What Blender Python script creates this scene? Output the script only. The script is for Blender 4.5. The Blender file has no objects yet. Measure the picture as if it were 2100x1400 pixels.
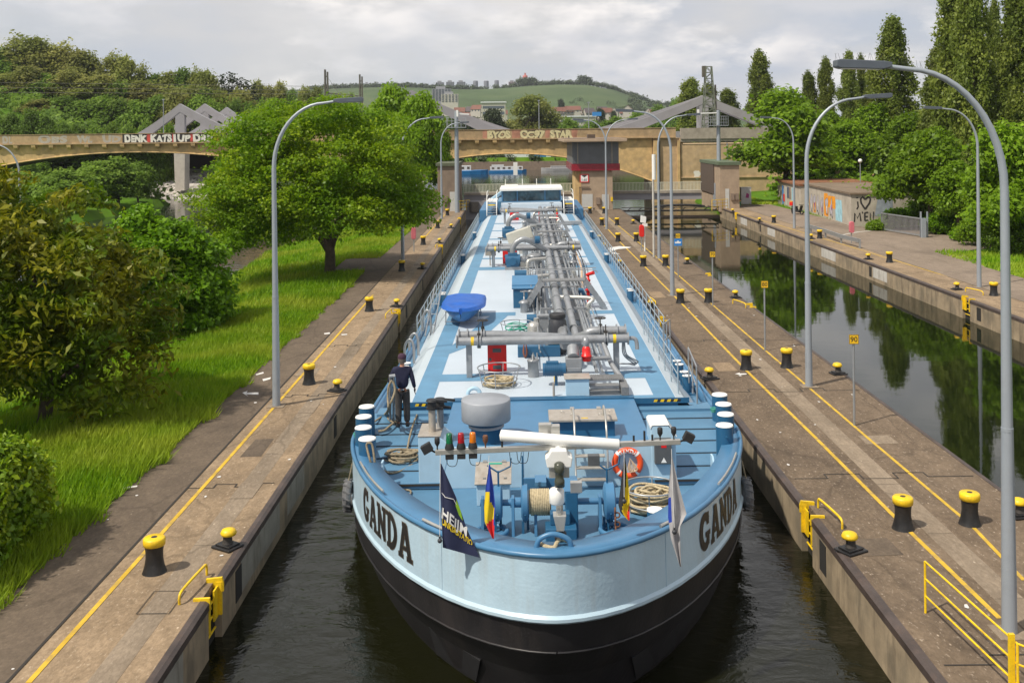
import bpy, math, random
import numpy as np
from mathutils import Vector, Matrix, Euler
R = math.radians
random.seed(7)
sc = bpy.context.scene
col = sc.collection
PI = math.pi

# ------------------------------------------------------------------ camera, sky, sun, exposure
CAM_H, F, HX, HY, ROLL = 8.47, 2100.0, 1060.0, 272.0, 0.011
cd = bpy.data.cameras.new("camera")
cam = bpy.data.objects.new("camera", cd)
col.objects.link(cam)
cam.location = (0, 0, CAM_H)
cam.rotation_euler = (R(90), ROLL, 0)
cd.sensor_width = 36
cd.lens = 36.0 * F / 2100
cd.shift_x = -(HX - 1050) / 2100
cd.shift_y = -(700 - HY) / 2100
cd.clip_start = 0.1
cd.clip_end = 12000
sc.camera = cam

SUN_DIR = Vector((-0.60, -0.42, 1.0)).normalized()      # towards the sun
SUN_EL = math.asin(SUN_DIR.z)
SUN_ROT = math.atan2(SUN_DIR.x, SUN_DIR.y)
w = bpy.data.worlds.new("World")
sc.world = w
w.use_nodes = True
nt = w.node_tree
nt.nodes.clear()
N = nt.nodes.new
L = nt.links.new
out = N("ShaderNodeOutputWorld")
bg = N("ShaderNodeBackground")
sky = N("ShaderNodeTexSky")
sky.sky_type = 'NISHITA'
sky.sun_disc = False
sky.sun_elevation = SUN_EL
sky.sun_rotation = SUN_ROT
bg.inputs["Strength"].default_value = 0.105
tc = N("ShaderNodeTexCoord")
sep = N("ShaderNodeSeparateXYZ")
L(tc.outputs["Generated"], sep.inputs[0])
# cloud layer: direction projected on a high flat ceiling
dz = N("ShaderNodeMath"); dz.operation = 'MAXIMUM'; dz.inputs[1].default_value = 0.0
L(sep.outputs["Z"], dz.inputs[0])
da = N("ShaderNodeMath"); da.operation = 'ADD'; da.inputs[1].default_value = 0.30
L(dz.outputs[0], da.inputs[0])
dv = N("ShaderNodeVectorMath"); dv.operation = 'DIVIDE'
cb = N("ShaderNodeCombineXYZ")
for i in range(3):
    L(da.outputs[0], cb.inputs[i])
L(tc.outputs["Generated"], dv.inputs[0])
L(cb.outputs[0], dv.inputs[1])
def wnoise(scale, detail, rough, sy=1.0, off=0.0):
    mp = N("ShaderNodeMapping"); mp.inputs["Scale"].default_value = (1.0, sy, 0.35); mp.inputs["Location"].default_value = (off, off * .7, off)
    n = N("ShaderNodeTexNoise"); n.inputs["Scale"].default_value = scale; n.inputs["Detail"].default_value = detail; n.inputs["Roughness"].default_value = rough
    L(dv.outputs[0], mp.inputs[0]); L(mp.outputs[0], n.inputs["Vector"])
    return n
def ramp(src, stops):
    r = N("ShaderNodeValToRGB"); L(src, r.inputs[0])
    while len(r.color_ramp.elements) < len(stops): r.color_ramp.elements.new(.5)
    for e, (p, c) in zip(r.color_ramp.elements, stops): e.position = p; e.color = (*c, 1)
    return r.outputs[0]
def mixc(f, a, b):
    q = N("ShaderNodeMixRGB"); L(f, q.inputs[0]); L(a, q.inputs[1]); L(b, q.inputs[2]); return q.outputs[0]
base = ramp(wnoise(1.6, 8, .52, 1.0, 5.2).outputs[0], [(.34, (5.3, 5.7, 6.5)), (.52, (6.4, 6.4, 6.55)), (.70, (7.7, 7.5, 7.4))])
# heaped clouds low over the horizon
mp = N("ShaderNodeMapping"); mp.inputs["Scale"].default_value = (1.0, 1.0, 2.5); mp.inputs["Location"].default_value = (.31, .2, .13); L(tc.outputs["Generated"], mp.inputs[0])
nc = N("ShaderNodeTexNoise"); nc.inputs["Scale"].default_value = 5.5; nc.inputs["Detail"].default_value = 9; nc.inputs["Roughness"].default_value = .56; L(mp.outputs[0], nc.inputs["Vector"])
cm = ramp(nc.outputs[0], [(.485, (0, 0, 0)), (.575, (.95, .95, .95))])
mp2 = N("ShaderNodeMapping"); mp2.inputs["Scale"].default_value = (1.0, 1.0, 2.5); mp2.inputs["Location"].default_value = (.31, .2, .195); L(tc.outputs["Generated"], mp2.inputs[0])
nd = N("ShaderNodeTexNoise"); nd.inputs["Scale"].default_value = 5.5; nd.inputs["Detail"].default_value = 5; nd.inputs["Roughness"].default_value = .5; L(mp2.outputs[0], nd.inputs["Vector"])
cc = ramp(nd.outputs[0], [(.44, (9.7, 9.3, 9.05)), (.60, (6.6, 6.65, 7.0))])
r1 = N("ShaderNodeMixRGB"); L(cm, r1.inputs[0]); L(base, r1.inputs[1]); L(cc, r1.inputs[2])
n2 = wnoise(0.9, 4, 0.5, 0.9, 9.4)
r2 = N("ShaderNodeValToRGB")
r2.color_ramp.elements[0].position = 0.35; r2.color_ramp.elements[1].position = 0.62
r2.color_ramp.elements[0].color = (0.82, 0.82, 0.82, 1); r2.color_ramp.elements[1].color = (1, 1, 1, 1)
L(n2.outputs[0], r2.inputs[0])
mx = N("ShaderNodeMixRGB"); mx.blend_type = 'MIX'
L(r2.outputs[0], mx.inputs[0]); L(sky.outputs[0], mx.inputs[1]); L(r1.outputs[0], mx.inputs[2])
L(mx.outputs[0], bg.inputs["Color"])
L(bg.outputs[0], out.inputs[0])

sd = bpy.data.lights.new("sun", 'SUN')
sun = bpy.data.objects.new("sun", sd)
col.objects.link(sun)
sd.energy = 4.9
sd.angle = R(1.8)
sd.color = (1.0, 0.92, 0.79)
sun.rotation_euler = SUN_DIR.to_track_quat('Z', 'Y').to_euler()
sun.location = (-60, -40, 100)
sc.view_settings.view_transform = 'Standard'
sc.view_settings.look = 'None'
sc.view_settings.exposure = 0.0
sc.view_settings.gamma = 1.0
sc.cycles.max_bounces = 8
sc.cycles.diffuse_bounces = 6
sc.cycles.glossy_bounces = 3
sc.cycles.transmission_bounces = 6
sc.cycles.transparent_max_bounces = 4
sc.cycles.use_adaptive_sampling = True

# ------------------------------------------------------------------ from the picture to the ground
def ray(px, py):
    dx, dy = px - HX, py - HY
    return (dx - ROLL * dy) / F, (dy + ROLL * dx) / F
def G(px, py, z=0.0):                       # the point of the level z seen at a pixel
    a, b = ray(px, py)
    Y = (CAM_H - z) / b
    return Vector((a * Y, Y, z))
def D(px, py, Y):                           # the point at a distance
    a, b = ray(px, py)
    return Vector((a * Y, Y, CAM_H - b * Y))

# ------------------------------------------------------------------ objects
def tag(o, label=None, cat=None, group=None, kind=None):
    if label: o["label"] = label
    if cat: o["category"] = cat
    if group: o["group"] = group
    if kind: o["kind"] = kind
    return o
def empty(name, loc=(0, 0, 0), rz=0.0, label=None, cat=None, group=None):
    o = bpy.data.objects.new(name, None)
    col.objects.link(o)
    o.empty_display_size = 0.3
    o.location = loc
    o.rotation_euler = (0, 0, rz)
    return tag(o, label, cat, group)
def kids(o):
    return [c for c in bpy.data.objects if c.parent == o]
def dup(root, loc=None, rz=None, label=None, scale=None, ch=None):
    c = root.copy(); col.objects.link(c)
    if loc is not None: c.location = loc
    if rz is not None: c.rotation_euler = (0, 0, rz)
    if scale is not None: c.scale = scale
    if label: c["label"] = label
    for k in (ch if ch is not None else kids(root)):
        d = k.copy(); col.objects.link(d); d.parent = c
        for g in (kids(k) if ch is None else []):
            e_ = g.copy(); col.objects.link(e_); e_.parent = d
    return c
ORD = ["first", "second", "third", "fourth", "fifth", "sixth", "seventh", "eighth", "ninth", "tenth", "eleventh", "twelfth"]

class MB:
    def __init__(s):
        s.v, s.f, s.m, s.s = [], [], [], []
    def add(s, verts, faces, mi=0, smooth=False, M=None):
        o = len(s.v)
        if M is not None: verts = [M @ Vector(p) for p in verts]
        s.v += [tuple(p) for p in verts]
        s.f += [tuple(i + o for i in f) for f in faces]
        s.m += [mi] * len(faces); s.s += [smooth] * len(faces)
        return s
    def box(s, x0, x1, y0, y1, z0, z1, mi=0, M=None):
        x0, x1 = min(x0, x1), max(x0, x1); y0, y1 = min(y0, y1), max(y0, y1); z0, z1 = min(z0, z1), max(z0, z1)
        V = [(x0, y0, z0), (x1, y0, z0), (x1, y1, z0), (x0, y1, z0), (x0, y0, z1), (x1, y0, z1), (x1, y1, z1), (x0, y1, z1)]
        return s.add(V, [(0, 3, 2, 1), (4, 5, 6, 7), (0, 1, 5, 4), (1, 2, 6, 5), (2, 3, 7, 6), (3, 0, 4, 7)], mi, False, M)
    def bar(s, p, q, wx, wz, mi=0):          # rectangular bar from p to q
        p, q = Vector(p), Vector(q); d = (q - p); l = d.length
        if l < 1e-6: return s
        d.normalize()
        up = Vector((0, 0, 1)) if abs(d.z) < .95 else Vector((0, 1, 0))
        x = d.cross(up).normalized(); z = x.cross(d)
        V = []
        for e_ in (p, q):
            for a, b in ((-1, -1), (1, -1), (1, 1), (-1, 1)):
                V.append(e_ + x * a * wx / 2 + z * b * wz / 2)
        return s.add(V, [(0, 1, 2, 3), (7, 6, 5, 4), (0, 4, 5, 1), (1, 5, 6, 2), (2, 6, 7, 3), (3, 7, 4, 0)], mi)
    def cyl(s, p, q, r, r2=None, n=14, mi=0, caps=True, cap_mi=None, ph=0.0):
        p, q = Vector(p), Vector(q); r2 = r if r2 is None else r2
        d = (q - p).normalized()
        up = Vector((0, 0, 1)) if abs(d.z) < .95 else Vector((1, 0, 0))
        x = d.cross(up).normalized(); y = d.cross(x)
        V = []
        for e_, rr in ((p, r), (q, r2)):
            for i in range(n):
                a = 2 * PI * i / n + ph
                V.append(e_ + (x * math.cos(a) + y * math.sin(a)) * rr)
        s.add(V, [(i, i + n, (i + 1) % n + n, (i + 1) % n) for i in range(n)], mi, n > 6)
        if caps:
            cm = mi if cap_mi is None else cap_mi
            s.add(V[:n], [tuple(range(n))], cm); s.add(V[n:], [tuple(reversed(range(n)))], cm)
        return s
    def tube(s, pts, r, n=8, mi=0, closed=False, caps=True):
        P = [Vector(p) for p in pts]; k = len(P); V = []
        prev = None
        rr = r if isinstance(r, (list, tuple)) else [r] * k
        for i in range(k):
            if closed: d = P[(i + 1) % k] - P[i - 1]
            else: d = P[min(i + 1, k - 1)] - P[max(i - 1, 0)]
            d = d.normalized() if d.length > 1e-9 else Vector((0, 0, 1))
            if prev is None:
                up = Vector((0, 0, 1)) if abs(d.z) < .9 else Vector((1, 0, 0))
                x = d.cross(up).normalized()
            else:
                x = prev - d * prev.dot(d)
                x = x.normalized() if x.length > 1e-6 else d.cross(Vector((0, 0, 1))).normalized()
            prev = x; y = d.cross(x)
            for j in range(n):
                a = 2 * PI * j / n
                V.append(P[i] + (x * math.cos(a) + y * math.sin(a)) * rr[i])
        FF = []
        for i in range(k if closed else k - 1):
            for j in range(n):
                a, b = i * n + j, i * n + (j + 1) % n
                c, d_ = ((i + 1) % k) * n + (j + 1) % n, ((i + 1) % k) * n + j
                FF.append((a, b, c, d_))
        s.add(V, FF, mi, True)
        if caps and not closed:
            s.add(V[:n], [tuple(reversed(range(n)))], mi); s.add(V[-n:], [tuple(range(n))], mi)
        return s
    def lathe(s, prof, loc=(0, 0, 0), n=24, mi=0, M=None, smooth=True):
        V = []
        for r, z in prof:
            for i in range(n):
                a = 2 * PI * i / n
                V.append((loc[0] + r * math.cos(a), loc[1] + r * math.sin(a), loc[2] + z))
        FF = [(i * n + j, i * n + (j + 1) % n, (i + 1) * n + (j + 1) % n, (i + 1) * n + j) for i in range(len(prof) - 1) for j in range(n)]
        s.add(V, FF, mi, smooth, M)
        if prof[0][0] > 1e-4: s.add(V[:n], [tuple(reversed(range(n)))], mi, False, M)
        if prof[-1][0] > 1e-4: s.add(V[-n:], [tuple(range(n))], mi, False, M)
        return s
    def prism(s, poly, e0, e1, ax='z', mi=0, M=None):   # outline extruded along an axis
        def P(a, b, c):
            return {'z': (a, b, c), 'y': (a, c, b), 'x': (c, a, b)}[ax]
        n = len(poly)
        V = [P(a, b, e0) for a, b in poly] + [P(a, b, e1) for a, b in poly]
        FF = [(i, (i + 1) % n, (i + 1) % n + n, i + n) for i in range(n)]
        FF += [tuple(reversed(range(n))), tuple(range(n, 2 * n))]
        return s.add(V, FF, mi, False, M)
    def sphere(s, c, r, n=16, mi=0, sx=1, sy=1, sz=1):
        V, FF = [], []
        h = n // 2
        for i in range(h + 1):
            t = PI * i / h
            for j in range(n):
                a = 2 * PI * j / n
                V.append((c[0] + sx * r * math.sin(t) * math.cos(a), c[1] + sy * r * math.sin(t) * math.sin(a), c[2] + sz * r * math.cos(t)))
        for i in range(h):
            for j in range(n):
                FF.append((i * n + j, (i + 1) * n + j, (i + 1) * n + (j + 1) % n, i * n + (j + 1) % n))
        return s.add(V, FF, mi, True)
    def quad(s, a, b, c, d, mi=0):
        return s.add([a, b, c, d], [(0, 1, 2, 3)], mi)
    def grid(s, fn, us, vs, mi=0, smooth=True):
        V = [fn(u, v) for v in vs for u in us]; n = len(us)
        return s.add(V, [(j * n + i, j * n + i + 1, (j + 1) * n + i + 1, (j + 1) * n + i) for j in range(len(vs) - 1) for i in range(n - 1)], mi, smooth)
    def build(s, name, mats, parent=None, bev=0.0, seg=2, fix=True):
        me = bpy.data.meshes.new(name)
        me.from_pydata(s.v, [], s.f)
        if not isinstance(mats, (list, tuple)): mats = [mats]
        for m in mats: me.materials.append(m)
        me.polygons.foreach_set("material_index", s.m)
        me.polygons.foreach_set("use_smooth", s.s)
        if fix:
            import bmesh
            bm = bmesh.new(); bm.from_mesh(me)
            bmesh.ops.recalc_face_normals(bm, faces=bm.faces); bm.to_mesh(me); bm.free()
        me.update()
        o = bpy.data.objects.new(name, me)
        col.objects.link(o)
        if parent is not None: o.parent = parent
        if bev > 0:
            b = o.modifiers.new("bevel", 'BEVEL'); b.width = bev; b.segments = seg; b.limit_method = 'ANGLE'; b.angle_limit = R(40)
        return o

def arc(c, r, a0, a1, n, pl='xz'):
    o = []
    for i in range(n + 1):
        a = R(a0 + (a1 - a0) * i / n)
        p, q = r * math.cos(a), r * math.sin(a)
        o.append(Vector((c[0] + p, c[1], c[2] + q)) if pl == 'xz' else Vector((c[0], c[1] + p, c[2] + q)) if pl == 'yz' else Vector((c[0] + p, c[1] + q, c[2])))
    return o
def smooth_path(pts, k=8, closed=False):     # Catmull-Rom
    P = [Vector(p) for p in pts]; n = len(P); o = []
    for i in range(n if closed else n - 1):
        p0 = P[(i - 1) % n] if closed or i > 0 else P[0]
        p1, p2 = P[i], P[(i + 1) % n]
        p3 = P[(i + 2) % n] if closed or i + 2 < n else P[-1]
        for j in range(k):
            t = j / k
            o.append(.5 * ((2 * p1) + (p2 - p0) * t + (2 * p0 - 5 * p1 + 4 * p2 - p3) * t * t + (3 * p1 - p0 - 3 * p2 + p3) * t ** 3))
    if not closed: o.append(P[-1])
    return o

def text2d(txt, size=1.0, bold=0.0, sx=1.0):
    """triangles of a word in the built-in typeface: (vertices, faces, width)"""
    c = bpy.data.curves.new("word", 'FONT'); c.body = txt; c.size = size; c.offset = bold; c.resolution_u = 3
    o = bpy.data.objects.new("word", c); col.objects.link(o)
    dg = bpy.context.evaluated_depsgraph_get()
    me = bpy.data.meshes.new_from_object(o.evaluated_get(dg))
    V = [(v.co.x * sx, v.co.y) for v in me.vertices]; FF = [tuple(p.vertices) for p in me.polygons]
    bpy.data.objects.remove(o); bpy.data.curves.remove(c); bpy.data.meshes.remove(me)
    xs = [p[0] for p in V]
    x0 = min(xs)
    return [(p[0] - x0, p[1]) for p in V], FF, max(xs) - x0

# ------------------------------------------------------------------ materials
def mat(name, rgb, rough=0.6, metal=0.0, var=0.12, scale=3.0, bump=0.0, bscale=30.0, spec=0.5, dirt=None, dirt_amt=0.0, dirt_scale=1.2, coat=0.0):
    m = bpy.data.materials.new(name); m.use_nodes = True
    t = m.node_tree; b = t.nodes["Principled BSDF"]; n = t.nodes.new; l = t.links.new
    b.inputs["Roughness"].default_value = rough; b.inputs["Metallic"].default_value = metal
    b.inputs["Specular IOR Level"].default_value = spec
    if coat: b.inputs["Coat Weight"].default_value = coat
    tc = n("ShaderNodeTexCoord")
    no = n("ShaderNodeTexNoise"); no.inputs["Scale"].default_value = scale; no.inputs["Detail"].default_value = 6; no.inputs["Roughness"].default_value = 0.6
    l(tc.outputs["Object"], no.inputs["Vector"])
    rp = n("ShaderNodeValToRGB")
    rp.color_ramp.elements[0].position = 0.3; rp.color_ramp.elements[1].position = 0.7
    rp.color_ramp.elements[0].color = (*[max(0, c * (1 - var)) for c in rgb], 1); rp.color_ramp.elements[1].color = (*[min(1, c * (1 + var)) for c in rgb], 1)
    l(no.outputs[0], rp.inputs[0])
    last = rp.outputs[0]
    if dirt is not None:
        n3 = n("ShaderNodeTexNoise"); n3.inputs["Scale"].default_value = dirt_scale; n3.inputs["Detail"].default_value = 8; n3.inputs["Roughness"].default_value = 0.7
        l(tc.outputs["Object"], n3.inputs["Vector"])
        r3 = n("ShaderNodeValToRGB"); r3.color_ramp.elements[0].position = 0.48; r3.color_ramp.elements[1].position = 0.72
        r3.color_ramp.elements[0].color = (0, 0, 0, 1); r3.color_ramp.elements[1].color = (dirt_amt,) * 3 + (1,)
        l(n3.outputs[0], r3.inputs[0])
        mm = n("ShaderNodeMixRGB"); mm.inputs[2].default_value = (*dirt, 1)
        l(r3.outputs[0], mm.inputs[0]); l(last, mm.inputs[1]); last = mm.outputs[0]
    l(last, b.inputs["Base Color"])
    if bump > 0:
        n2 = n("ShaderNodeTexNoise"); n2.inputs["Scale"].default_value = bscale; n2.inputs["Detail"].default_value = 4
        l(tc.outputs["Object"], n2.inputs["Vector"])
        bp = n("ShaderNodeBump"); bp.inputs["Strength"].default_value = bump; bp.inputs["Distance"].default_value = 0.02
        l(n2.outputs[0], bp.inputs["Height"]); l(bp.outputs[0], b.inputs["Normal"])
    return m

def pavement(name, dark, light, speck, stain, spk_amt=0.75, crack=0.0, stretch=(1, 1, 1)):
    m = bpy.data.materials.new(name); m.use_nodes = True
    t = m.node_tree; b = t.nodes["Principled BSDF"]; n = t.nodes.new; l = t.links.new
    b.inputs["Roughness"].default_value = 0.9; b.inputs["Specular IOR Level"].default_value = 0.25
    tc = n("ShaderNodeTexCoord"); mp = n("ShaderNodeMapping"); mp.inputs["Scale"].default_value = stretch
    l(tc.outputs["Object"], mp.inputs[0])
    def noise(s, d=6, r=.6, v=None):
        q = n("ShaderNodeTexNoise"); q.inputs["Scale"].default_value = s; q.inputs["Detail"].default_value = d; q.inputs["Roughness"].default_value = r
        l((v or mp.outputs[0]), q.inputs["Vector"]); return q
    def ramp(src, p0, p1, c0, c1):
        q = n("ShaderNodeValToRGB"); q.color_ramp.elements[0].position = p0; q.color_ramp.elements[1].position = p1
        q.color_ramp.elements[0].color = (*c0, 1); q.color_ramp.elements[1].color = (*c1, 1); l(src, q.inputs[0]); return q.outputs[0]
    def mix(fac, a, c):
        q = n("ShaderNodeMixRGB"); l(fac, q.inputs[0]); l(a, q.inputs[1])
        if isinstance(c, tuple): q.inputs[2].default_value = (*c, 1)
        else: l(c, q.inputs[2])
        return q.outputs[0]
    base = ramp(noise(0.55, 9, .66).outputs[0], 0.33, 0.68, dark, light)
    fine = ramp(noise(14, 5, .7).outputs[0], 0.3, 0.7, tuple(c * .72 for c in dark), tuple(min(1, c * 1.2) for c in light))
    q = n("ShaderNodeMixRGB"); q.inputs[0].default_value = 0.45; l(base, q.inputs[1]); l(fine, q.inputs[2]); c = q.outputs[0]
    st = ramp(noise(0.23, 7, .7).outputs[0], 0.50, 0.68, (0, 0, 0), (.7,) * 3)
    c = mix(st, c, stain)
    mid = ramp(noise(2.6, 7, .68).outputs[0], .40, .62, (0, 0, 0), (.42,) * 3)
    c = mix(mid, c, tuple(x * .78 for x in dark))
    sp = ramp(noise(11.0, 8, .80).outputs[0], 0.565, 0.645, (0, 0, 0), (spk_amt,) * 3)
    c = mix(sp, c, speck)
    vo = n("ShaderNodeTexVoronoi"); vo.inputs["Scale"].default_value = 3.3; l(mp.outputs[0], vo.inputs["Vector"])
    d2 = ramp(vo.outputs["Distance"], 0.02, 0.075, (.7,) * 3, (0, 0, 0))
    c = mix(d2, c, tuple(min(1, x * 1.35) for x in speck))
    if crack > 0:
        v2 = n("ShaderNodeTexVoronoi"); v2.feature = 'DISTANCE_TO_EDGE'; v2.inputs["Scale"].default_value = 0.30
        wn = noise(1.6, 5, .6); ad = n("ShaderNodeMixRGB"); ad.blend_type = 'ADD'; ad.inputs[0].default_value = 0.6
        l(mp.outputs[0], ad.inputs[1]); l(wn.outputs[1], ad.inputs[2]); l(ad.outputs[0], v2.inputs["Vector"])
        cr = ramp(v2.outputs["Distance"], 0.004, 0.014, (crack,) * 3, (0, 0, 0))
        c = mix(cr, c, tuple(x * .3 for x in dark))
    l(c, b.inputs["Base Color"])
    bp = n("ShaderNodeBump"); bp.inputs["Strength"].default_value = 0.35; bp.inputs["Distance"].default_value = 0.02
    l(noise(22, 6, .75).outputs[0], bp.inputs["Height"]); l(bp.outputs[0], b.inputs["Normal"])
    return m

def streaked(name, rgb, streak, amt=0.6, rough=0.8, sxy=1.6, sz=0.12, var=0.2, patch=None, patch_amt=0.5):
    """a wall or hull with stains that run down"""
    m = mat(name, rgb, rough, 0, var, 1.4, 0.25, 14)
    t = m.node_tree; b = t.nodes["Principled BSDF"]; n = t.nodes.new; l = t.links.new
    src = b.inputs["Base Color"].links[0].from_socket
    tc = n("ShaderNodeTexCoord"); mp = n("ShaderNodeMapping"); mp.inputs["Scale"].default_value = (sxy, sxy, sz)
    l(tc.outputs["Object"], mp.inputs[0])
    no = n("ShaderNodeTexNoise"); no.inputs["Scale"].default_value = 1.0; no.inputs["Detail"].default_value = 8; no.inputs["Roughness"].default_value = .68
    l(mp.outputs[0], no.inputs["Vector"])
    rp = n("ShaderNodeValToRGB"); rp.color_ramp.elements[0].position = .5; rp.color_ramp.elements[1].position = .72
    rp.color_ramp.elements[0].color = (0, 0, 0, 1); rp.color_ramp.elements[1].color = (amt,) * 3 + (1,)
    l(no.outputs[0], rp.inputs[0])
    q = n("ShaderNodeMixRGB"); q.inputs[2].default_value = (*streak, 1); l(rp.outputs[0], q.inputs[0]); l(src, q.inputs[1])
    last = q.outputs[0]
    if patch:
        n5 = n("ShaderNodeTexNoise"); n5.inputs["Scale"].default_value = .8; n5.inputs["Detail"].default_value = 7; l(tc.outputs["Object"], n5.inputs["Vector"])
        r5 = n("ShaderNodeValToRGB"); r5.color_ramp.elements[0].position = .5; r5.color_ramp.elements[1].position = .66
        r5.color_ramp.elements[0].color = (0, 0, 0, 1); r5.color_ramp.elements[1].color = (patch_amt,) * 3 + (1,); l(n5.outputs[0], r5.inputs[0])
        q2 = n("ShaderNodeMixRGB"); q2.inputs[2].default_value = (*patch, 1); l(r5.outputs[0], q2.inputs[0]); l(last, q2.inputs[1]); last = q2.outputs[0]
    l(last, b.inputs["Base Color"])
    return m

def water(name, base, scales, strength, rough=0.04):
    m = bpy.data.materials.new(name); m.use_nodes = True
    t = m.node_tree; b = t.nodes["Principled BSDF"]; n = t.nodes.new; l = t.links.new
    b.inputs["Base Color"].default_value = (*base, 1); b.inputs["Roughness"].default_value = rough; b.inputs["IOR"].default_value = 1.33
    tc = n("ShaderNodeTexCoord"); h = None
    for sx, sy, det, amp in scales:
        mp = n("ShaderNodeMapping"); mp.inputs["Scale"].default_value = (sx, sy, 1); mp.inputs["Rotation"].default_value = (0, 0, 0.3)
        l(tc.outputs["Object"], mp.inputs[0])
        q = n("ShaderNodeTexNoise"); q.inputs["Scale"].default_value = 1; q.inputs["Detail"].default_value = det; q.inputs["Roughness"].default_value = .55; q.inputs["Distortion"].default_value = .5
        l(mp.outputs[0], q.inputs["Vector"])
        s_ = n("ShaderNodeMath"); s_.operation = 'MULTIPLY'; s_.inputs[1].default_value = amp; l(q.outputs[0], s_.inputs[0])
        if h is None: h = s_.outputs[0]
        else:
            a = n("ShaderNodeMath"); a.operation = 'ADD'; l(h, a.inputs[0]); l(s_.outputs[0], a.inputs[1]); h = a.outputs[0]
    bp = n("ShaderNodeBump"); bp.inputs["Strength"].default_value = strength; bp.inputs["Distance"].default_value = 0.12
    l(h, bp.inputs["Height"]); l(bp.outputs[0], b.inputs["Normal"])
    return m

def leaf_mat(name, c0, c1, c2=None, trans=0.35, rough=0.5, nscale=0.5):
    m = bpy.data.materials.new(name); m.use_nodes = True
    t = m.node_tree; b = t.nodes["Principled BSDF"]; n = t.nodes.new; l = t.links.new
    g = n("ShaderNodeNewGeometry")
    rp = n("ShaderNodeValToRGB"); rp.color_ramp.elements[0].color = (*c0, 1); rp.color_ramp.elements[1].color = (*c1, 1)
    l(g.outputs["Random Per Island"], rp.inputs[0]); c = rp.outputs[0]
    if c2:
        no = n("ShaderNodeTexNoise"); no.inputs["Scale"].default_value = nscale; no.inputs["Detail"].default_value = 3
        l(g.outputs["Position"], no.inputs["Vector"])
        r2 = n("ShaderNodeValToRGB"); r2.color_ramp.elements[0].position = .42; r2.color_ramp.elements[1].position = .62
        l(no.outputs[0], r2.inputs[0])
        q = n("ShaderNodeMixRGB"); q.inputs[2].default_value = (*c2, 1); l(r2.outputs[0], q.inputs[0]); l(c, q.inputs[1]); c = q.outputs[0]
    oi = n("ShaderNodeObjectInfo"); hs = n("ShaderNodeHueSaturation"); l(c, hs.inputs["Color"])
    mr = n("ShaderNodeMapRange"); mr.inputs[3].default_value = .75; mr.inputs[4].default_value = 1.25; l(oi.outputs["Random"], mr.inputs[0]); l(mr.outputs[0], hs.inputs["Value"])
    c = hs.outputs[0]
    l(c, b.inputs["Base Color"]); b.inputs["Roughness"].default_value = rough; b.inputs["Specular IOR Level"].default_value = .3
    tr = n("ShaderNodeBsdfTranslucent"); l(c, tr.inputs["Color"])
    ms = n("ShaderNodeMixShader"); ms.inputs[0].default_value = trans
    o = t.nodes["Material Output"]
    l(b.outputs[0], ms.inputs[1]); l(tr.outputs[0], ms.inputs[2]); l(ms.outputs[0], o.inputs["Surface"])
    return m

M = {}
M['concrete'] = pavement("quay_concrete", (.165, .118, .074), (.39, .285, .182), (.52, .42, .31), (.105, .079, .056), .6, .28, (1, .55, 1))
M['asphalt'] = pavement("path_asphalt", (.097, .074, .055), (.172, .132, .095), (.24, .20, .155), (.064, .050, .039), .35, .25, (1, .6, 1))
M['island'] = pavement("island_surface", (.094, .068, .046), (.215, .160, .110), (.44, .36, .28), (.064, .048, .036), .75, .28, (1, .5, 1))
M['asphalt_pale'] = pavement("right_path_asphalt", (.185, .145, .11), (.29, .23, .18), (.34, .29, .24), (.125, .098, .078), .35, .2, (1, .6, 1))
M['duct'] = pavement("pale_strip", (.17, .132, .095), (.33, .262, .19), (.44, .37, .29), (.12, .094, .068), .4, .3, (1, .4, 1))
M['coping'] = streaked("steel_coping", (.062, .046, .040), (.11, .07, .05), .6, .55, 2, 2, .35)
M['wall'] = streaked("lock_wall_concrete", (.30, .235, .155), (.085, .066, .045), .85, .85, 2.2, .5, .3, (.14, .12, .085), .6)
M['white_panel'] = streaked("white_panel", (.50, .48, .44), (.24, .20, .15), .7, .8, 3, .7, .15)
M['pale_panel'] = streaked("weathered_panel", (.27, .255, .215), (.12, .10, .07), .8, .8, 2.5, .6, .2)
M['joint'] = mat("joint_and_lap_shade", (.03, .026, .022), .9)
M['yellow_line'] = mat("yellow_line", (.56, .36, .035), .8, 0, .2, 2, 0, 30, .3, (.24, .175, .09), .95, 2.2)
M['yellow'] = mat("yellow_paint", (.80, .53, .01), .45, 0, .08, 4, .1, 20, .5, (.16, .09, .03), .55, 5)
M['black'] = mat("black_paint", (.012, .012, .013), .45, 0, .3, 5, .1, 20, .5, (.06, .05, .042), .4, 4)
M['iron'] = mat("dark_iron", (.045, .04, .036), .6, 0.2, .3, 8)
M['galv'] = mat("galvanised_steel", (.36, .38, .40), .42, .55, .12, 6, 0, 30, .5, (.25, .25, .25), .4, 3)
M['lamp_grey'] = mat("lamp_post_grey", (.33, .365, .41), .45, .25, .10, 2, 0, 20, .5, (.22, .23, .24), .45, 2)
M['lamp_head'] = mat("lamp_head_grey", (.10, .115, .14), .4, .2, .1, 5)
M['glass_clear'] = mat("lens_glass", (.55, .56, .55), .2, 0, .05)
M['white'] = mat("white_paint", (.80, .80, .78), .35, 0, .04, 3, 0, 30, .5, (.5, .48, .43), .3, 3)
M['red0'] = mat("case_red", (.66, .02, .015), .4, 0, .08, 4)
M['grass'] = leaf_mat("grass_blade", (.10, .235, .004), (.26, .43, .008), (.33, .41, .03), .45, .6, .22)
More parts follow.
